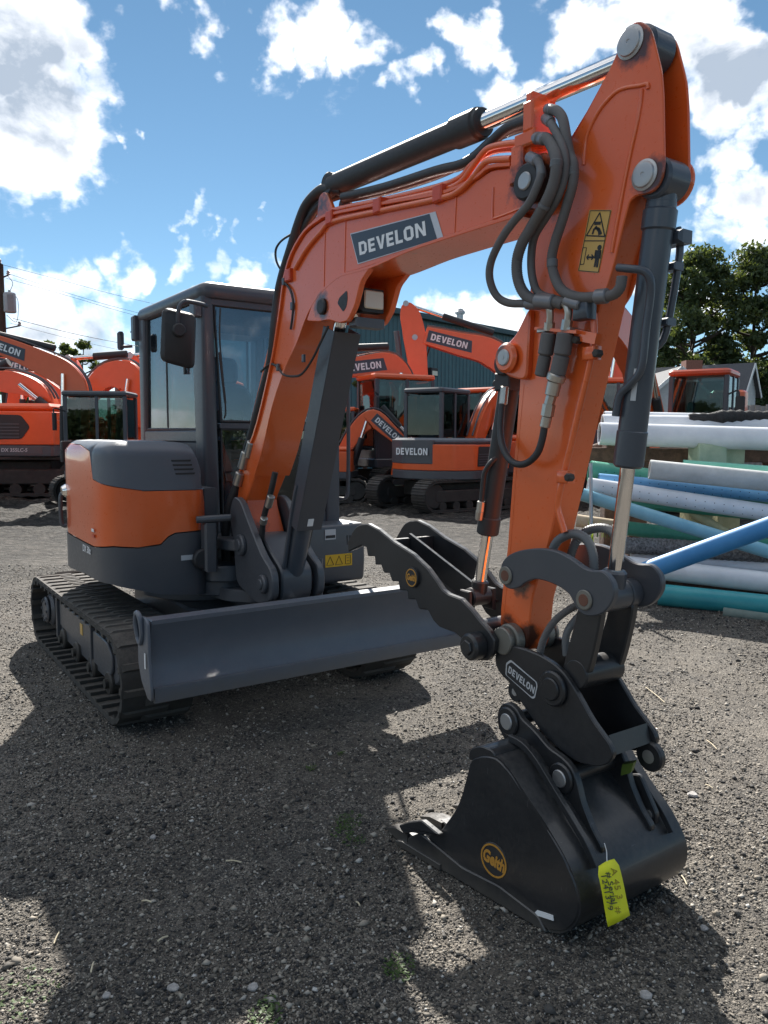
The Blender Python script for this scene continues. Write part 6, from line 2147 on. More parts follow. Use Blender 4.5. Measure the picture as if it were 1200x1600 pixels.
def yard_machine(name, label, loc, hdg, boom, arm, k=1.0, under=None, cab=True, dark_rear=False, pads=False, word=True, cab_col='orange_far', body_len=1.5, group='excavators parked in the yard behind', grille=True, beacon=False, orange='orange_far', rear_word=False, bw=.15, light=False, text=None, boomw=(.5, .62, .42), cab_side=1, cab_len=1.0):
    E = empty(name, label, 'excavator', loc, R(hdg), group)
    ua = R((under if under is not None else hdg) - hdg)
    rot = Matrix.Rotation(ua, 3, 'Z')
    def turn(g):
        g.v = [tuple(rot @ Vector(v)) for v in g.v]
        return g
    Wd, TLn, th = 1.10 * k, 1.15 * k, .36 * k
    for sd in (-1, 1):
        yc = sd * (Wd - .24 * k)
        r = th
        g = G()
        rows = []
        ns = 64
        per = 4 * TLn + 2 * PI * r
        def tp(s, rr):
            s %= per
            if s < 2 * TLn:
                return TLn - s, th - rr, PI
            s -= 2 * TLn
            if s < PI * r:
                a = -PI / 2 - s / r
                return -TLn + rr * math.cos(a), th + rr * math.sin(a), a - PI / 2
            s -= PI * r
            if s < 2 * TLn:
                return -TLn + s, th + rr, 0.0
            s -= 2 * TLn
            a = PI / 2 - s / r
            return TLn + rr * math.cos(a), th + rr * math.sin(a), a - PI / 2
        for i in range(ns + 1):
            b = .0 if i % 2 else .02 * k
            xo, zo, _ = tp(per * i / ns, r - .03 * k + (b if not pads else 0))
            xi, zi, _ = tp(per * i / ns, r - .07 * k)
            rows.append([(xo, yc - .23 * k, zo), (xo, yc + .23 * k, zo), (xi, yc + .23 * k, zi), (xi, yc - .23 * k, zi), (xo, yc - .23 * k, zo)])
        g.grid(rows)
        t = turn(g).part('track', 'track_steel', E)
        if pads:
            if k not in pad_cache:
                pg = G()
                pg.box((-.062 * k, -.235 * k, 0), (.062 * k, .235 * k, .020 * k), .006 * k)
                pg.box((-.05 * k, -.23 * k, .02 * k), (-.03 * k, .23 * k, .04 * k), .004 * k)
                pg.box((.02 * k, -.23 * k, .02 * k), (.04 * k, .23 * k, .035 * k), .004 * k)
                pad_cache[k] = pg.mesh('track_pad', 'track_steel')
            npd = int(per / (.132 * k))
            for i in range(npd):
                x, z, a = tp(per * i / npd, r - .03 * k)
                p = rot @ Vector((x, yc, z))
                link('track_pad', pad_cache[k], t, p, (rot @ Matrix.Rotation(-a, 3, 'Y')).to_euler())
        g = G()
        g.prism(fillet([(-TLn, th - .14 * k), (TLn, th - .14 * k), (TLn, th + .12 * k), (-TLn, th + .12 * k)], .1 * k), yc - .16 * k, yc + .18 * k, .02 * k)
        for s2 in (-1, 1):
            g.cyl((s2 * TLn, yc - .15 * k, th), (s2 * TLn, yc + .15 * k, th), r * .76, n=24, c=.03 * k)
        for i in range(6):
            x = -TLn + (i + .5) * TLn / 3
            g.cyl((x, yc - .19 * k, .14 * k), (x, yc + .19 * k, .14 * k), .10 * k, n=12)
        turn(g).part('track_frame', 'track_steel', t)
    g = G()
    g.box((-.7 * k, -.7 * k, .30 * k), (.7 * k, .7 * k, .62 * k), .04)
    g.cyl((0, 0, .6 * k), (0, 0, .80 * k), .6 * k, n=28)
    turn(g).part('lower_frame', 'track_steel', E)
    # upper body
    z0, z1, z2, z3 = .70 * k, .90 * k, 1.46 * k, 1.60 * k
    xr, xf = -1.22 * k, 1.08 * k
    Wb = 1.08 * k
    cs = cab_side
    plan = [(xf, -cs * Wb), (xf - .05, -cs * .25 * k), (xf + .0, cs * .25 * k), (xf, cs * Wb), (-.55 * k, cs * Wb), (-.98 * k, cs * .82 * k), (xr, cs * .38 * k), (xr - .03 * k, 0), (xr, -cs * .38 * k), (-.98 * k, -cs * .82 * k), (-.55 * k, -cs * Wb)]
    plan = fillet(plan, .12 * k, 3)
    G().prism(plan, z0, z1 - .004, .02 * k, 'z').part('lower_skirt', 'grey_paint', E)
    # engine side (all but the cab corner)
    low = [(xf, -cs * Wb), (xf, -cs * .10 * k), (-.42 * k, -cs * .10 * k), (-.42 * k, cs * Wb), (-.55 * k, cs * Wb), (-.98 * k, cs * .82 * k), (xr, cs * .38 * k), (xr - .03 * k, 0), (xr, -cs * .38 * k), (-.98 * k, -cs * .82 * k), (-.55 * k, -cs * Wb)]
    G().prism(fillet(low, .08 * k, 3), z1, z2, .012 * k, 'z').part('body_cover', orange, E)
    cx = sum(p[0] for p in low) / len(low)
    hood_pl = [(p[0] * .97, p[1] * .975) for p in low]
    G().prism(fillet(hood_pl, .10 * k, 3), z2 + .004, z3, .05 * k, 'z').part('hood', 'hood_plastic' if dark_rear else orange, E)
    if dark_rear:
        rear = [(-.50 * k, cs * (Wb + .012)), (-.98 * k, cs * .835 * k), (xr - .012, cs * .39 * k), (xr - .045 * k, 0), (xr - .012, -cs * .40 * k), (-1.1 * k, -cs * .42 * k), (-.9 * k, 0), (-.5 * k, cs * (Wb - .1))]
        G().prism(fillet(rear, .05 * k, 3), z1 + .14 * k, z2 + .10 * k, .01, 'z').part('rear_panel', 'grey_paint', E)
    g = G()
    y = -cs * Wb
    ys = sorted((y - cs * .012 * k, y + cs * .004))
    if grille:
        gq = [(.55 * k, z1 + .10 * k), (.70 * k, z1 + .30 * k), (.55 * k, z2 - .06 * k), (-.42 * k, z2 - .04 * k), (-.46 * k, z1 + .08 * k)]
        GR_ = G().prism(fillet(gq, .05 * k), *ys).part('grille', 'black_plastic', E)
        g = G()
        for i in range(5):
            zz = z1 + .12 * k + i * .055 * k
            yy = sorted((y - cs * .012 * k, y - cs * .022 * k))
            g.box((-.42 * k, yy[0], zz), (.52 * k, yy[1], zz + .018 * k))
        g.part('grille_slat', 'grey_paint', GR_)
    if text:
        bandy = sorted((y - cs * .010, y + cs * .002))
        LB = G().prism([(-.1 * k, z1 - .15 * k), (.9 * k, z1 - .15 * k), (.9 * k, z1 - .03 * k), (-.1 * k, z1 - .03 * k)], *bandy).part('type_band', 'grey_paint', E)
        place_text('lettering', text, .085 * k, 'letter_grey', LB, (.42 * k, y - cs * .014, z1 - .09 * k), (cs, 0, 0), (0, 0, 1), .003, .1)
    if rear_word:
        g = G()
        a = Vector((xr - .06 * k, cs * .72 * k, z1 + .22 * k))
        # laid on the flat facet at the back
        p0, p1 = Vector((xr - .050 * k, cs * .34 * k, z1 + .27 * k)), Vector((-1.0 * k, -cs * .72 * k, z1 + .27 * k))
        p0, p1 = Vector((xr - .012, cs * .50 * k, z1 + .33 * k)), Vector((xr - .012, -cs * .36 * k, z1 + .33 * k))
        d = (p1 - p0)
        nn_ = Vector((d.y, -d.x, 0)).normalized()
        if nn_.x > 0:
            nn_ = -nn_
        word_on(g, 'DEVELON', p0 + nn_ * .055 * k, d.normalized(), (0, 0, 1), .15 * k, d.length * .96)
        g.part('lettering', 'letter_white', E)
    # cab
    if cab:
        c1 = 1.05 * k
        c0 = c1 - 1.45 * k * cab_len
        ya, yb = sorted((cs * -.02 * k, cs * 1.04 * k))
        zb, zc = z1 - .02, z1 + 1.78 * k
        g = G()
        pw = .09 * k
        for (xa, yy) in ((c0, ya), (c0, yb - pw), (c1 - pw, ya), (c1 - pw, yb - pw)):
            g.box((xa, yy, zb), (xa + pw, yy + pw, zc - .05 * k), .015 * k)
        xm = c0 + .62 * (c1 - c0) * .72
        g.box((xm, ya, zb), (xm + pw * .8, ya + pw * .6, zc - .05), .01)
        g.box((xm, yb - pw * .6, zb), (xm + pw * .8, yb, zc - .05), .01)
        zs = z1 + .72 * k
        g.box((c0 + .02, ya + .01, zb), (c1 - .02, ya + .05, zs - .02), .01)
        g.box((c0 + .02, yb - .05, zb), (c1 - .02, yb - .01, zs - .02), .01)
        g.box((c0 + .01, ya + .03, zb), (c0 + .06, yb - .03, zs - .02), .01)
        g.box((c1 - .06, ya + .03, zb), (c1 - .01, yb - .03, z1 + .18 * k), .01)
        C_ = g.part('cab', 'cab_paint', E)
        rp = fillet([(c0 - .03 * k, ya - .02 * k), (c1 + .04 * k, ya - .02 * k), (c1 + .04 * k, yb + .02 * k), (c0 - .03 * k, yb + .02 * k)], .12 * k, 4)
        G().prism(rp, zc - .05 * k, zc + .07 * k, .035 * k, 'z').part('cab_roof', cab_col, C_)
        e = .012
        pane('window', [(c0 + pw, ya + .02, zs), (xm, ya + .02, zs), (xm, ya + .02, zc - .08), (c0 + pw, ya + .02, zc - .08)], 'glass_far', C_)
        pane('window', [(xm + pw * .8, ya + .02, zs), (c1 - pw, ya + .02, zs), (c1 - pw, ya + .02, zc - .08), (xm + pw * .8, ya + .02, zc - .08)], 'glass_far', C_)
        pane('window', [(c0 + pw, yb - .02, zs), (xm, yb - .02, zs), (xm, yb - .02, zc - .08), (c0 + pw, yb - .02, zc - .08)], 'glass_far', C_)
        pane('window', [(xm + pw * .8, yb - .02, zs), (c1 - pw, yb - .02, zs), (c1 - pw, yb - .02, zc - .08), (xm + pw * .8, yb - .02, zc - .08)], 'glass_far', C_)
        pane('window', [(c0 + .03, ya + pw, zs + .05), (c0 + .03, yb - pw, zs + .05), (c0 + .03, yb - pw, zc - .1), (c0 + .03, ya + pw, zc - .1)], 'glass_far', C_)
        pane('windscreen', [(c1 - .03, ya + pw, z1 + .2 * k), (c1 - .03, yb - pw, z1 + .2 * k), (c1 - .03, yb - pw, zc - .1), (c1 - .03, ya + pw, zc - .1)], 'glass_far', C_)
        g = G()
        ym = (ya + yb) / 2
        g.prism(fillet([(c0 + .2 * k, zs), (c0 + .36 * k, zs), (c0 + .32 * k, zs + .62 * k), (c0 + .18 * k, zs + .62 * k)], .05), ym - .24 * k, ym + .24 * k, .03)
        g.box((c0 + .2 * k, ym - .24 * k, z1 + .3 * k), (c0 + .7 * k, ym + .24 * k, zs), .03)
        g.part('seat', 'seat_fabric', C_)
        if beacon:
            g = G()
            g.cyl((c0 + .25 * k, ya + .2, zc + .06 * k), (c0 + .25 * k, ya + .2, zc + .22 * k), .025 * k, n=10)
            g.cyl((c0 + .25 * k, ya + .2, zc + .20 * k), (c0 + .25 * k, ya + .2, zc + .32 * k), .07 * k, n=14, c=.02)
            g.part('beacon', 'red_lens', C_)
            g = G()
            for i in range(4):
                g.box((c1 - .12 * k, ya + .1 + i * .22 * k, zc + .06 * k), (c1 - .02 * k, ya + .24 + i * .22 * k, zc + .19 * k), .015)
            g.part('work_lamp', 'black_plastic', C_)
        g = G()
        g.tube([(c1 - .05, yb, zc - .4 * k), (c1 + .12, yb + .18 * k, zc - .35 * k), (c1 + .12, yb + .2 * k, zc - .5 * k)], .016, 8, 4)
        g.box((c1 + .08, yb + .14 * k, zc - .85 * k), (c1 + .14, yb + .30 * k, zc - .45 * k), .02)
        g.part('mirror', 'black_plastic', C_)
    # boom and arm, given in this machine's own x-z plane
    yb_ = -cs * .12 * k if cab else 0.0
    if boom:
        n = len(boom)
        sm = smooth2o(boom, 5)
        ws = [float(np.interp(i / (len(sm) - 1), [0, .5, 1], [boomw[0] * k * .7, boomw[1] * k, boomw[2] * k * .8])) for i in range(len(sm))]
        h = bw * k
        B = G().prism(seg_poly(sm, ws), yb_ - h, yb_ + h, .012).part('boom', orange, E, ang=25)
        g = G()
        for y2 in (-.5, .5):
            pp2 = [Vector((p[0], yb_ + y2 * h, p[1])) for p in smooth2o([q for q in boom], 5)]
            off = []
            for i, p in enumerate(pp2):
                d = (pp2[min(i + 1, len(pp2) - 1)] - pp2[max(i - 1, 0)]).normalized()
                m = Vector((-d.z, 0, d.x))
                if m.z < 0 and abs(d.x) > .3:
                    m = -m
                off.append(p + m * (ws[i] / 2 + .05 * k))
            g.tube(off[2:], .022 * k, 6, smooth=False)
        g.part('hydraulic_pipe', 'grey_paint', B)
        if word:
            i0 = int(len(sm) * word) if isinstance(word, float) else int(len(sm) * .62)
            pA, pB = Vector(sm[i0]), Vector(sm[min(len(sm) - 1, i0 + max(2, len(sm) // 5))])
            d = (pB - pA).normalized()
            c = (pA + pB) / 2
            for sd in (-1, 1):
                ux = Vector((d.x, 0, d.y))
                if (ux.x * sd) > 0:
                    ux = -ux
                uy = Vector((-ux.z, 0, ux.x))
                if uy.z < 0:
                    uy = -uy
                L, hh = 1.15 * k, .28 * k
                o = Vector((c.x, yb_ + sd * (h + .004), c.y))
                g = G()
                nrm_ = Vector((0, sd * .004, 0))
                cs_ = [o - ux * L / 2 - uy * hh / 2, o + ux * L / 2 - uy * hh / 2, o + ux * (L / 2 - .06 * k) + uy * hh / 2, o - ux * (L / 2 - .0) + uy * hh / 2]
                g.add(cs_ + [p + nrm_ for p in cs_], [(0, 1, 2, 3), (7, 6, 5, 4), (0, 4, 5, 1), (1, 5, 6, 2), (2, 6, 7, 3), (3, 7, 4, 0)])
                NP_ = g.part('name_plate', 'decal_dark', B)
                g = G()
                word_on(g, 'DEVELON', o - ux * L * .42 - uy * hh * .28 + nrm_ * 2, ux, uy, hh * .56, L * .80)
                g.part('lettering', 'letter_white', NP_)
        # boom cylinders
        f0 = Vector((boom[0][0], 0, boom[0][1]))
        mid = Vector((sm[len(sm) // 2 - 2][0], 0, sm[len(sm) // 2 - 2][1]))
        lo = f0 + Vector((.35 * k, 0, -.25 * k))
        for sd in (-1, 1):
            y3 = Vector((0, yb_ + sd * (h + .08 * k), 0))
            g = G().cyl(lo + y3, lo.lerp(mid, .62) + y3, .075 * k, n=16, c=.01)
            q = g.part('boom_cylinder', 'black_plastic', E)
            G().cyl(lo.lerp(mid, .6) + y3, mid + y3, .042 * k, n=14).part('cylinder_rod', 'chrome', q)
    if arm:
        a0, a1, a2 = arm[0], arm[1], arm[2]         # head top, pivot, lower end
        P = [a0, a1, a2]
        hw = bw * k * .72
        sm2 = smooth2o(P, 5)
        ws2 = [float(np.interp(i / (len(sm2) - 1), [0, .25, .5, 1], [.22 * k, .50 * k, .56 * k, .26 * k])) for i in range(len(sm2))]
        A = G().prism(fillet(seg_poly(sm2, ws2), .05 * k, 2), yb_ - hw, yb_ + hw, .012).part('arm', orange, E, ang=25)
        g = G()
        for (x, z) in (a0, a1):
            g.cyl((x, yb_ - hw - .03, z), (x, yb_ + hw + .03, z), .07 * k, n=16)
        g.part('pin', 'pin_steel', A)
        # arm cylinder along the boom
        if boom:
            j = int(len(sm) * .55)
            d = (Vector(sm[j + 1]) - Vector(sm[j - 1])).normalized()
            m = Vector((-d.y, d.x))
            if m.y < 0:
                m = -m
            b0 = Vector(sm[j]) + m * (ws[j] / 2 + .16 * k)
            b0 = Vector((b0.x, yb_, b0.y))
            e0_ = Vector((a0[0], yb_, a0[1]))
            g = G().cyl(b0, b0.lerp(e0_, .58), .085 * k, n=16, c=.01)
            q = g.part('arm_cylinder', 'black_plastic', E)
            G().cyl(b0.lerp(e0_, .56), e0_, .05 * k, n=14).part('cylinder_rod', 'chrome', q)
        # bucket cylinder and link on the outer side
        dd_ = (Vector(a2) - Vector(a0)).normalized()
        m = Vector((-dd_.y, dd_.x))
        if boom and (Vector(boom[0]) - Vector(a1)).dot(m) > 0:
            m = -m
        c0_ = Vector(a0).lerp(Vector(a2), .18) + m * .32 * k
        c1_ = Vector(a0).lerp(Vector(a2), .78) + m * .36 * k
        v3 = lambda p: Vector((p.x, yb_, p.y))
        g = G().cyl(v3(c0_), v3(c0_.lerp(c1_, .66)), .07 * k, n=16, c=.01)
        q = g.part('bucket_cylinder', 'grey_paint', E)
        G().cyl(v3(c0_.lerp(c1_, .64)), v3(c1_), .04 * k, n=12).part('cylinder_rod', 'chrome', q)
        g = G()
        for sd in (-1, 1):
            y4 = Vector((0, sd * (hw + .03), 0))
            g.bar(v3(c1_) + y4, v3(Vector(a2).lerp(Vector(a0), .06)) + y4, .03 * k, .13 * k, (0, 1, 0))
        g.part('tilt_link', 'grey_paint', E)
        # bucket curled below the arm
        bx, bz = a2
        sgn = -1 if (boom and boom[0][0] < a2[0]) else 1
        bp_ = [(bx, bz), (bx - sgn * .34 * k, bz + .10 * k), (bx - sgn * .62 * k, bz - .16 * k), (bx - sgn * .60 * k, bz - .50 * k), (bx - sgn * .30 * k, bz - .72 * k), (bx + sgn * .34 * k, bz - .66 * k), (bx + sgn * .20 * k, bz - .40 * k)]
        if min(p[1] for p in bp_) < 0:
            s_ = -min(p[1] for p in bp_)
            bp_ = [(p[0], p[1] + s_) for p in bp_]
        BKT = G().prism(fillet(bp_, .08 * k, 3), yb_ - .45 * k, yb_ + .45 * k, .02).part('bucket', 'bucket_paint', E)
        for i in range(4):
            y5 = yb_ - .39 * k + i * .26 * k
            G().box((min(bp_[5][0], bp_[5][0] + sgn * .16 * k), y5 - .04 * k, bp_[5][1]), (max(bp_[5][0], bp_[5][0] + sgn * .16 * k), y5 + .04 * k, bp_[5][1] + .06 * k), .01).part('tooth', 'bucket_paint', BKT)
        # hoses over the joint
        g = G()
        for i in range(3):
            s0 = Vector((a1[0], yb_ - hw - .05, a1[1]))
            q0 = Vector(boom[-2]) if boom else Vector(a1)
            q0 = Vector((q0.x, yb_ - hw - .05, q0.y)).lerp(s0, .6 + .1 * i)
            q2 = v3(Vector(a1).lerp(Vector(a2), .25 + .1 * i)) + Vector((0, -hw - .05, 0))
            q1 = (q0 + q2) / 2 + Vector((0, -.1, -.25 * k - .05 * i)) 
            g.tube([q0, q1, q2], .022 * k, 6, 6)
        g.part('hydraulic_hose', 'hose_rubber', E)
    return E

def flip(P):
    return [tuple(p) for p in P]

# the rear view in the gap of the boom: its cab, dark tail and steel tracks show
yard_machine('crawler_excavator', 'orange and grey midsize excavator seen from behind, framed by the curved boom', (1.42, 17.8, 0), 54, [(.85, 1.15), (1.6, 2.2), (2.7, 2.6), (3.9, 2.35)], [(4.3, 2.75), (3.95, 2.3), (3.6, .85)], 1.0, 36, dark_rear=True, pads=True, word=False, cab_col='cab_paint', rear_word=True, cab_len=.88)
# large one behind it with the arm hanging straight down
BX = (815 - 600) / 1206 * 23.5
yard_machine('crawler_excavator', 'big orange excavator with boom arched to the left and arm hanging, before the teal building', (BX + 1.1, 23.5, 0), 180, [(1.068,1.504),(1.338,3.229),(2.049,4.118),(3.109,4.414),(4.089,4.654)], [(4.671,5.589),(4.395,4.596),(4.056,1.488)], 1.22, 200, cab_col='orange_far', beacon=True, word=.70, boomw=(.5, .66, .5))
yard_machine('crawler_excavator', 'orange excavator with cab facing left, just right of the main boom cylinder', [(0.38,21.5,1.6)][0][:2] + (0,), 205, [(-0.347,1.317),(-0.252,2.907),(0.223,3.517),(1.026,3.517),(1.948,3.343)], [(2.306,3.908),(2.219,3.249),(1.951,1.319)], 1.18, 222, cab_col='orange_far', word=.62, pads=True)
yard_machine('mini_excavator', 'small orange excavator with low folded boom, partly behind the rear-view machine', [(-1.66,19.6,1.589)][0][:2] + (0,), -4, [(0.6,1.142),(1.005,1.787),(1.392,2.06),(1.78,1.79),(2.168,1.441)], [(2.393,1.506),(2.202,1.313),(1.949,0.619)], .86, 0, cab_col='orange_far', word=.62, boomw=(.5, .55, .4))
# beside the teal building, mostly behind the arm
yard_machine('crawler_excavator', 'orange excavator half hidden behind the main arm, seen left of the bucket cylinder', [(6.488,21,1.632)][0][:2] + (0,), 170, [(0.21,1.7),(0.161,3.752),(0.416,4.432),(0.882,4.441),(1.375,4.109)], [(1.723,4.456),(1.541,3.975),(1.302,1.521)], 1.15, 190, word=False)
yard_machine('crawler_excavator', 'orange excavator body with open door, between the rear-view machine and the main arm', [(3.373,20.5,1.616)][0][:2] + (0,), 140, [(0.382,1.512),(0.516,2.194),(0.681,2.367),(0.941,2.2)], None, 1.05, 140, word=False, grille=True)
# left side of the yard
yard_machine('crawler_excavator', 'orange excavator with dark cab, its boom reaching up past the utility pole', [(-6.101,18,1.566)][0][:2] + (0,), 184, [(0.975,1.325),(0.94,2.427),(1.153,2.934),(1.797,3.289),(2.632,3.637),(3.602,3.909)], [(4.007,4.187),(3.755,3.622),(3.594,1.021)], 0.94, 215, cab_col='cab_paint', word=.68, pads=True)
yard_machine('large_excavator', 'large orange excavator body with black grille and lettered band at the left edge', [(-10.128,21.5,1.545)][0][:2] + (0,), 0, [(0.948,2.325),(0.612,2.813),(-0.084,3.054),(-0.964,3.084),(-1.849,3.01)], [(-4.6, 1.4), (-4.2, 2.4), (-3.6, 3.2)], 1.52, 10, cab=False, word=False, text='DX 355LC-5', cab_side=1, boomw=(.30, .40, .26))
yard_machine('large_excavator', 'orange excavator with raised boom behind the dark cab, left of the side window', [(-7.545,25,1.558)][0][:2] + (0,), 180, [(0.359,1.884),(0.411,3.067),(0.727,3.512),(1.364,3.468),(2.063,2.754)], [(2.511,4.068),(2.196,2.447),(1.743,1.117)], 1.45, 190, word=False, boomw=(.5, .66, .4), cab=False)
yard_machine('large_excavator', 'orange excavator behind the dark cab, its arm end standing just left of the front machine', [(-6.7,27,1.562)][0][:2] + (0,), 180, [(-0.027,1.917),(0.171,3.194),(0.713,3.738),(1.374,3.844),(1.894,3.404)], [(2.024,4.363),(1.983,3.403),(1.945,1.419)], 1.6, 190, word=False, boomw=(.5, .7, .5), cab=False)
yard_machine('large_excavator', 'far orange excavator whose boom lies low at the left edge, behind the grille', [(-12.344,29,1.533)][0][:2] + (0,), 180, [(-0.662,2.344),(-0.472,3.759),(0.468,4.035),(1.648,4.217),(2.837,4.164)], [(3.298,4.442),(2.986,3.506),(2.724,1.375)], 1.45, 180, word=.55, cab=False, boomw=(.36, .46, .34))
yard_machine('large_excavator', 'far orange excavator with a stubby hump of boom above the large grille', [(-11.802,25.5,1.536)][0][:2] + (0,), 0, [(-0.354,2.244),(-0.154,3.035),(0.278,3.368),(0.935,3.041),(1.549,2.629)], [(1.94,3.046),(1.711,2.463),(1.719,1.419)], 1.3, 10, cab=False, word=False, boomw=(.36, .5, .36))
yard_machine('large_excavator', 'far orange excavator glimpsed through the cab windows of the front machine', [(-6.157,31,1.565)][0][:2] + (0,), 180, [(-0.019,1.972),(0.343,3.437),(0.973,3.735),(1.737,3.681),(2.635,3.299)], [(2.997,4.177),(2.714,3.173),(2.498,1.399)], 1.35, 190, word=.6)
# right, behind the pipes
RX = yard_machine('crawler_excavator', 'orange excavator with dark cab standing behind the white pipes', [(6.577,17.2,1.633)][0][:2] + (0,), 236, [(1.483,1.681),(2.482,2.541),(3.527,3.235),(4.779,3.591),(5.999,3.535)], None, 1.10, 236, cab_col='orange_deep', word=False, boomw=(.62, .66, .42), cab_len=.72)
g = G().prism(fillet([(-1.25, .45), (-.45, .45), (-.45, 1.18), (-1.05, 1.18), (-1.25, .9)], .16, 5), 1.75, 2.68, .05, 'z')
g.part('counterweight', 'orange_far', RX)

# ------------------------------------------------------------------ loose stones, straws and green specks on the yard
mat_simple('stone_pale', (.22, .21, .20), (.40, .38, .36), .85, 60, .5, 90)
mat_simple('stone_dark', (.030, .029, .029), (.10, .095, .09), .85, 30)
def mat_stone():
    m, t = newmat('stone_mix')
    g = N(t, 'ShaderNodeNewGeometry')
    r = g.outputs['Random Per Island']
    c = ramp(t, r, [(.0, (.022, .022, .023)), (.35, (.055, .052, .049)), (.60, (.150, .133, .109)), (.84, (.30, .265, .215)), (.985, (.38, .355, .315)), (1.0, (.50, .49, .46))])
    b = N(t, 'ShaderNodeBsdfPrincipled', inp={'Base Color': c, 'Roughness': .8, 'Specular IOR Level': .4})
    finish(t, b.outputs[0])
mat_stone()

def scatter_stones(n, seed, med=.0031, sig=.48, big=.017):
    r = np.random.default_rng(seed)
    # more stones nearer to the camera, within a fan a little wider than the view
    u = r.random(n)
    y = 1.55 * (9.5 / 1.55) ** (u ** .95)
    x = (r.random(n) * 2 - 1) * (y * .58 + .35)
    # thin out in drifts
    keep = (np.sin(2.1 * x + 1.3 * y) + np.sin(3.7 * y - 1.7 * x) + np.sin(6.1 * x - 2.0 * y + 1)) * .22 + r.random(n) > .30
    x, y = x[keep], y[keep]
    n = len(x)
    z = ground_z(x, y)
    s = np.clip(r.lognormal(math.log(med), sig, n), .0018, big)
    s *= np.clip(.8 + y * .06, .8, 1.5)
    base = np.array([(1, 0, 0), (0, 1, 0), (-1, 0, 0), (0, -1, 0), (0, 0, 1), (0, 0, -1)], float)
    F = np.array([(0, 1, 4), (1, 2, 4), (2, 3, 4), (3, 0, 4), (1, 0, 5), (2, 1, 5), (3, 2, 5), (0, 3, 5)])
    v = base[None] * (1 + r.uniform(-.38, .38, (n, 6, 1))) + r.uniform(-.28, .28, (n, 6, 3))
    v *= (s[:, None] * r.uniform(.6, 1.45, (n, 3)))[:, None, :] * np.array([1, 1, .72])
    a = r.uniform(0, 2 * PI, n)
    ca, sa = np.cos(a)[:, None], np.sin(a)[:, None]
    vx = v[..., 0] * ca - v[..., 1] * sa
    vy = v[..., 0] * sa + v[..., 1] * ca
    tl = r.normal(0, .35, n)[:, None]
    vz = v[..., 2] + vx * tl
    V = np.stack([vx + x[:, None], vy + y[:, None], vz + z[:, None] + (s * .32)[:, None]], -1).reshape(-1, 3)
    FF = (F[None] + (np.arange(n) * 6)[:, None, None]).reshape(-1, 3)
    me = bpy.data.meshes.new('gravel')
    me.vertices.add(len(V))
    me.vertices.foreach_set('co', V.astype(np.float32).ravel())
    me.loops.add(FF.size)
    me.loops.foreach_set('vertex_index', FF.astype(np.int32).ravel())
    me.polygons.add(len(FF))
    me.polygons.foreach_set('loop_start', np.arange(0, FF.size, 3, dtype=np.int32))
    me.polygons.foreach_set('loop_total', np.full(len(FF), 3, np.int32))
    me.update(calc_edges=True)
    me.materials.append(MAT['stone_mix'])
    o = link('gravel', me, kind='stuff')
    return o
scatter_stones(300000, 5)
scatter_stones(1300, 9, .0085, .30, .018)

def gxy(px_, py_):
    d = Vector(((px_ - 600) / 1206, 1.0, -(py_ - 800) / 1206))
    a = R(5.5)
    dy, dz = d.y * math.cos(a) + d.z * math.sin(a), -d.y * math.sin(a) + d.z * math.cos(a)
    t = 1.6 / -dz
    return (d.x * t, dy * t)
stick_g = 'straws and wood chips lying on the gravel'
for i, (a, b, lb) in enumerate((((1010, 1074), (1040, 1098), 'long pale straw on the sunlit gravel right of the coupler'), ((88, 1482), (96, 1464), 'short pale stick in the sunny strip at the left edge'), ((146, 1528), (150, 1512), 'short pale stick just inside the shadow, lower left'), ((1106, 1156), (1122, 1170), 'pale straw at the right, beyond the lifting eye'), ((1104, 1226), (1116, 1232), 'small pale straw near the right edge, halfway up'), ((1068, 1370), (1076, 1384), 'small pale straw beside the bucket heel'), ((250, 1478), (266, 1470), 'brownish twig in the shadow, lower left middle'), ((225, 1414), (240, 1416), 'thin straw in the shadow above the twig'), ((356, 1350), (380, 1352), 'faint straw in the middle of the shadow'), ((560, 1414), (566, 1420), 'tiny chip in the shadow left of the bucket'))):
    (x0, y0), (x1, y1) = gxy(*a), gxy(*b)
    z0_ = float(ground_z(x0, y0)) + .012
    tag(G().tube([(x0, y0, z0_), ((x0 + x1) / 2, (y0 + y1) / 2, z0_ + .004), (x1, y1, z0_)], .0028, 5, 3).part('straw', 'straw'), lb, 'straw', stick_g)
r_ = np.random.default_rng(3)
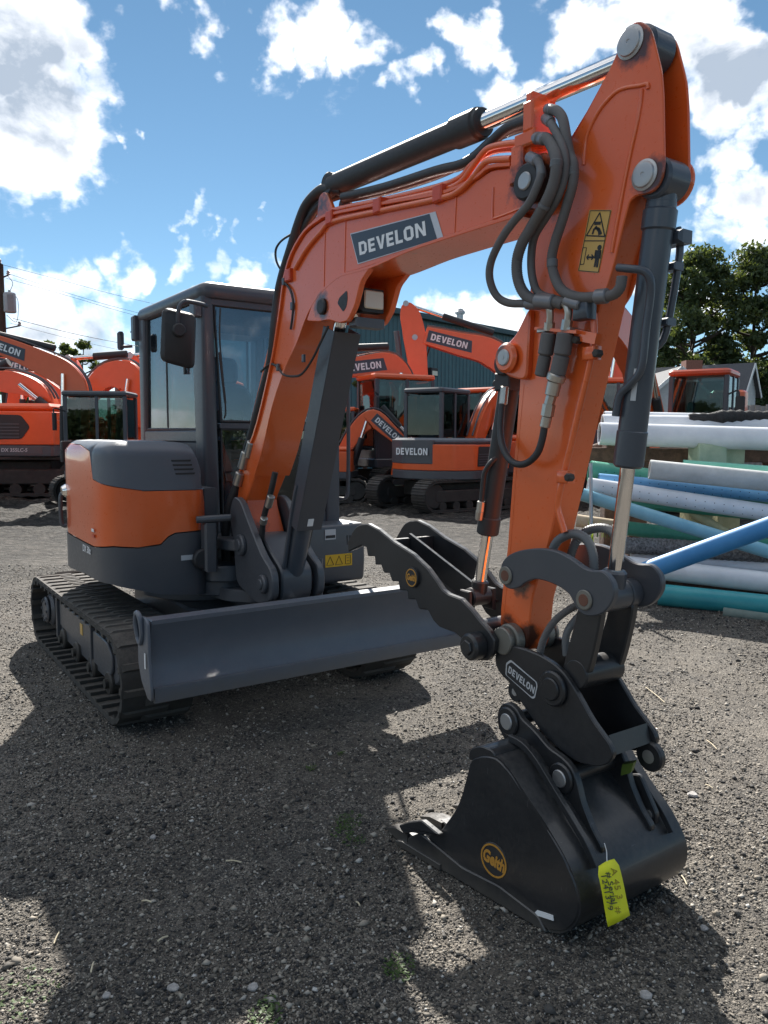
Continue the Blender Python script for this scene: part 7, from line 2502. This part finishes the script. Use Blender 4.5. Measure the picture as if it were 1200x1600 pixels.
for i, (px_, py_, s, lb) in enumerate(((1085, 1240, .028, 'pale flat stone on the sunlit gravel right of the bucket'), (1012, 1555, .020, 'bluish white stone in the shadow at the lower right'), (242, 1310, .016, 'pale stone in the middle of the shadow'), (150, 1247, .010, 'small white stone in the upper left of the shadow'), (275, 1548, .018, 'pale stone near the bottom, left'), (398, 1546, .018, 'grey stone near the bottom, left of the middle'), (537, 1402, .009, 'small white stone in the shadow, middle'), (170, 1560, .014, 'grey stone near the lower left corner'), (1104, 1448, .014, 'white scrap on the sunlit gravel by the bucket shadow'), (20, 775, .05, 'white scrap on the ground at the left edge'))):
    x, y = gxy(px_, py_)
    g = G()
    P = [(math.cos(a) * s * r_.uniform(.7, 1.2), math.sin(a) * s * r_.uniform(.7, 1.2)) for a in np.linspace(0, 2 * PI, 8)[:-1]]
    g.prism(P, -.006, s * .30, s * .2, 'z')
    tag(g.part('stone', 'stone_pale', None, loc=(x, y, float(ground_z(x, y)) + .004)), lb, 'stone', 'pale stones on the gravel')

def green_specks(label, px_, py_, n, rad, seed):  # patch of tiny green flecks strewn over the gravel
    r = np.random.default_rng(seed)
    x, y = gxy(px_, py_)
    g = G()
    for k in range(n):
        a = r.uniform(0, 2 * PI)
        rr = rad * r.random() ** .6
        cx, cy = x + rr * math.cos(a), y + rr * math.sin(a) * 1.3
        cz = float(ground_z(cx, cy)) + r.uniform(.004, .016)
        b = r.uniform(0, 2 * PI)
        L = r.uniform(.004, .009)
        d = Vector((math.cos(b), math.sin(b), r.uniform(-.1, .6))) * L
        sd = Vector((-math.sin(b), math.cos(b), 0)) * L * .5
        c = Vector((cx, cy, cz))
        g.quad(c - d, c + sd, c + d, c - sd)
    o = g.part('green_specks', 'low_green', None, kind='stuff')
    return o
for i, (px_, py_, n, rd) in enumerate(((548, 1283, 130, .06), (535, 1300, 60, .05), (487, 1201, 30, .03), (535, 1178, 24, .02), (628, 1515, 130, .05), (556, 1312, 70, .05), (420, 1590, 110, .05), (40, 1560, 100, .10))):
    green_specks('', px_, py_, n, rd, 70 + i)
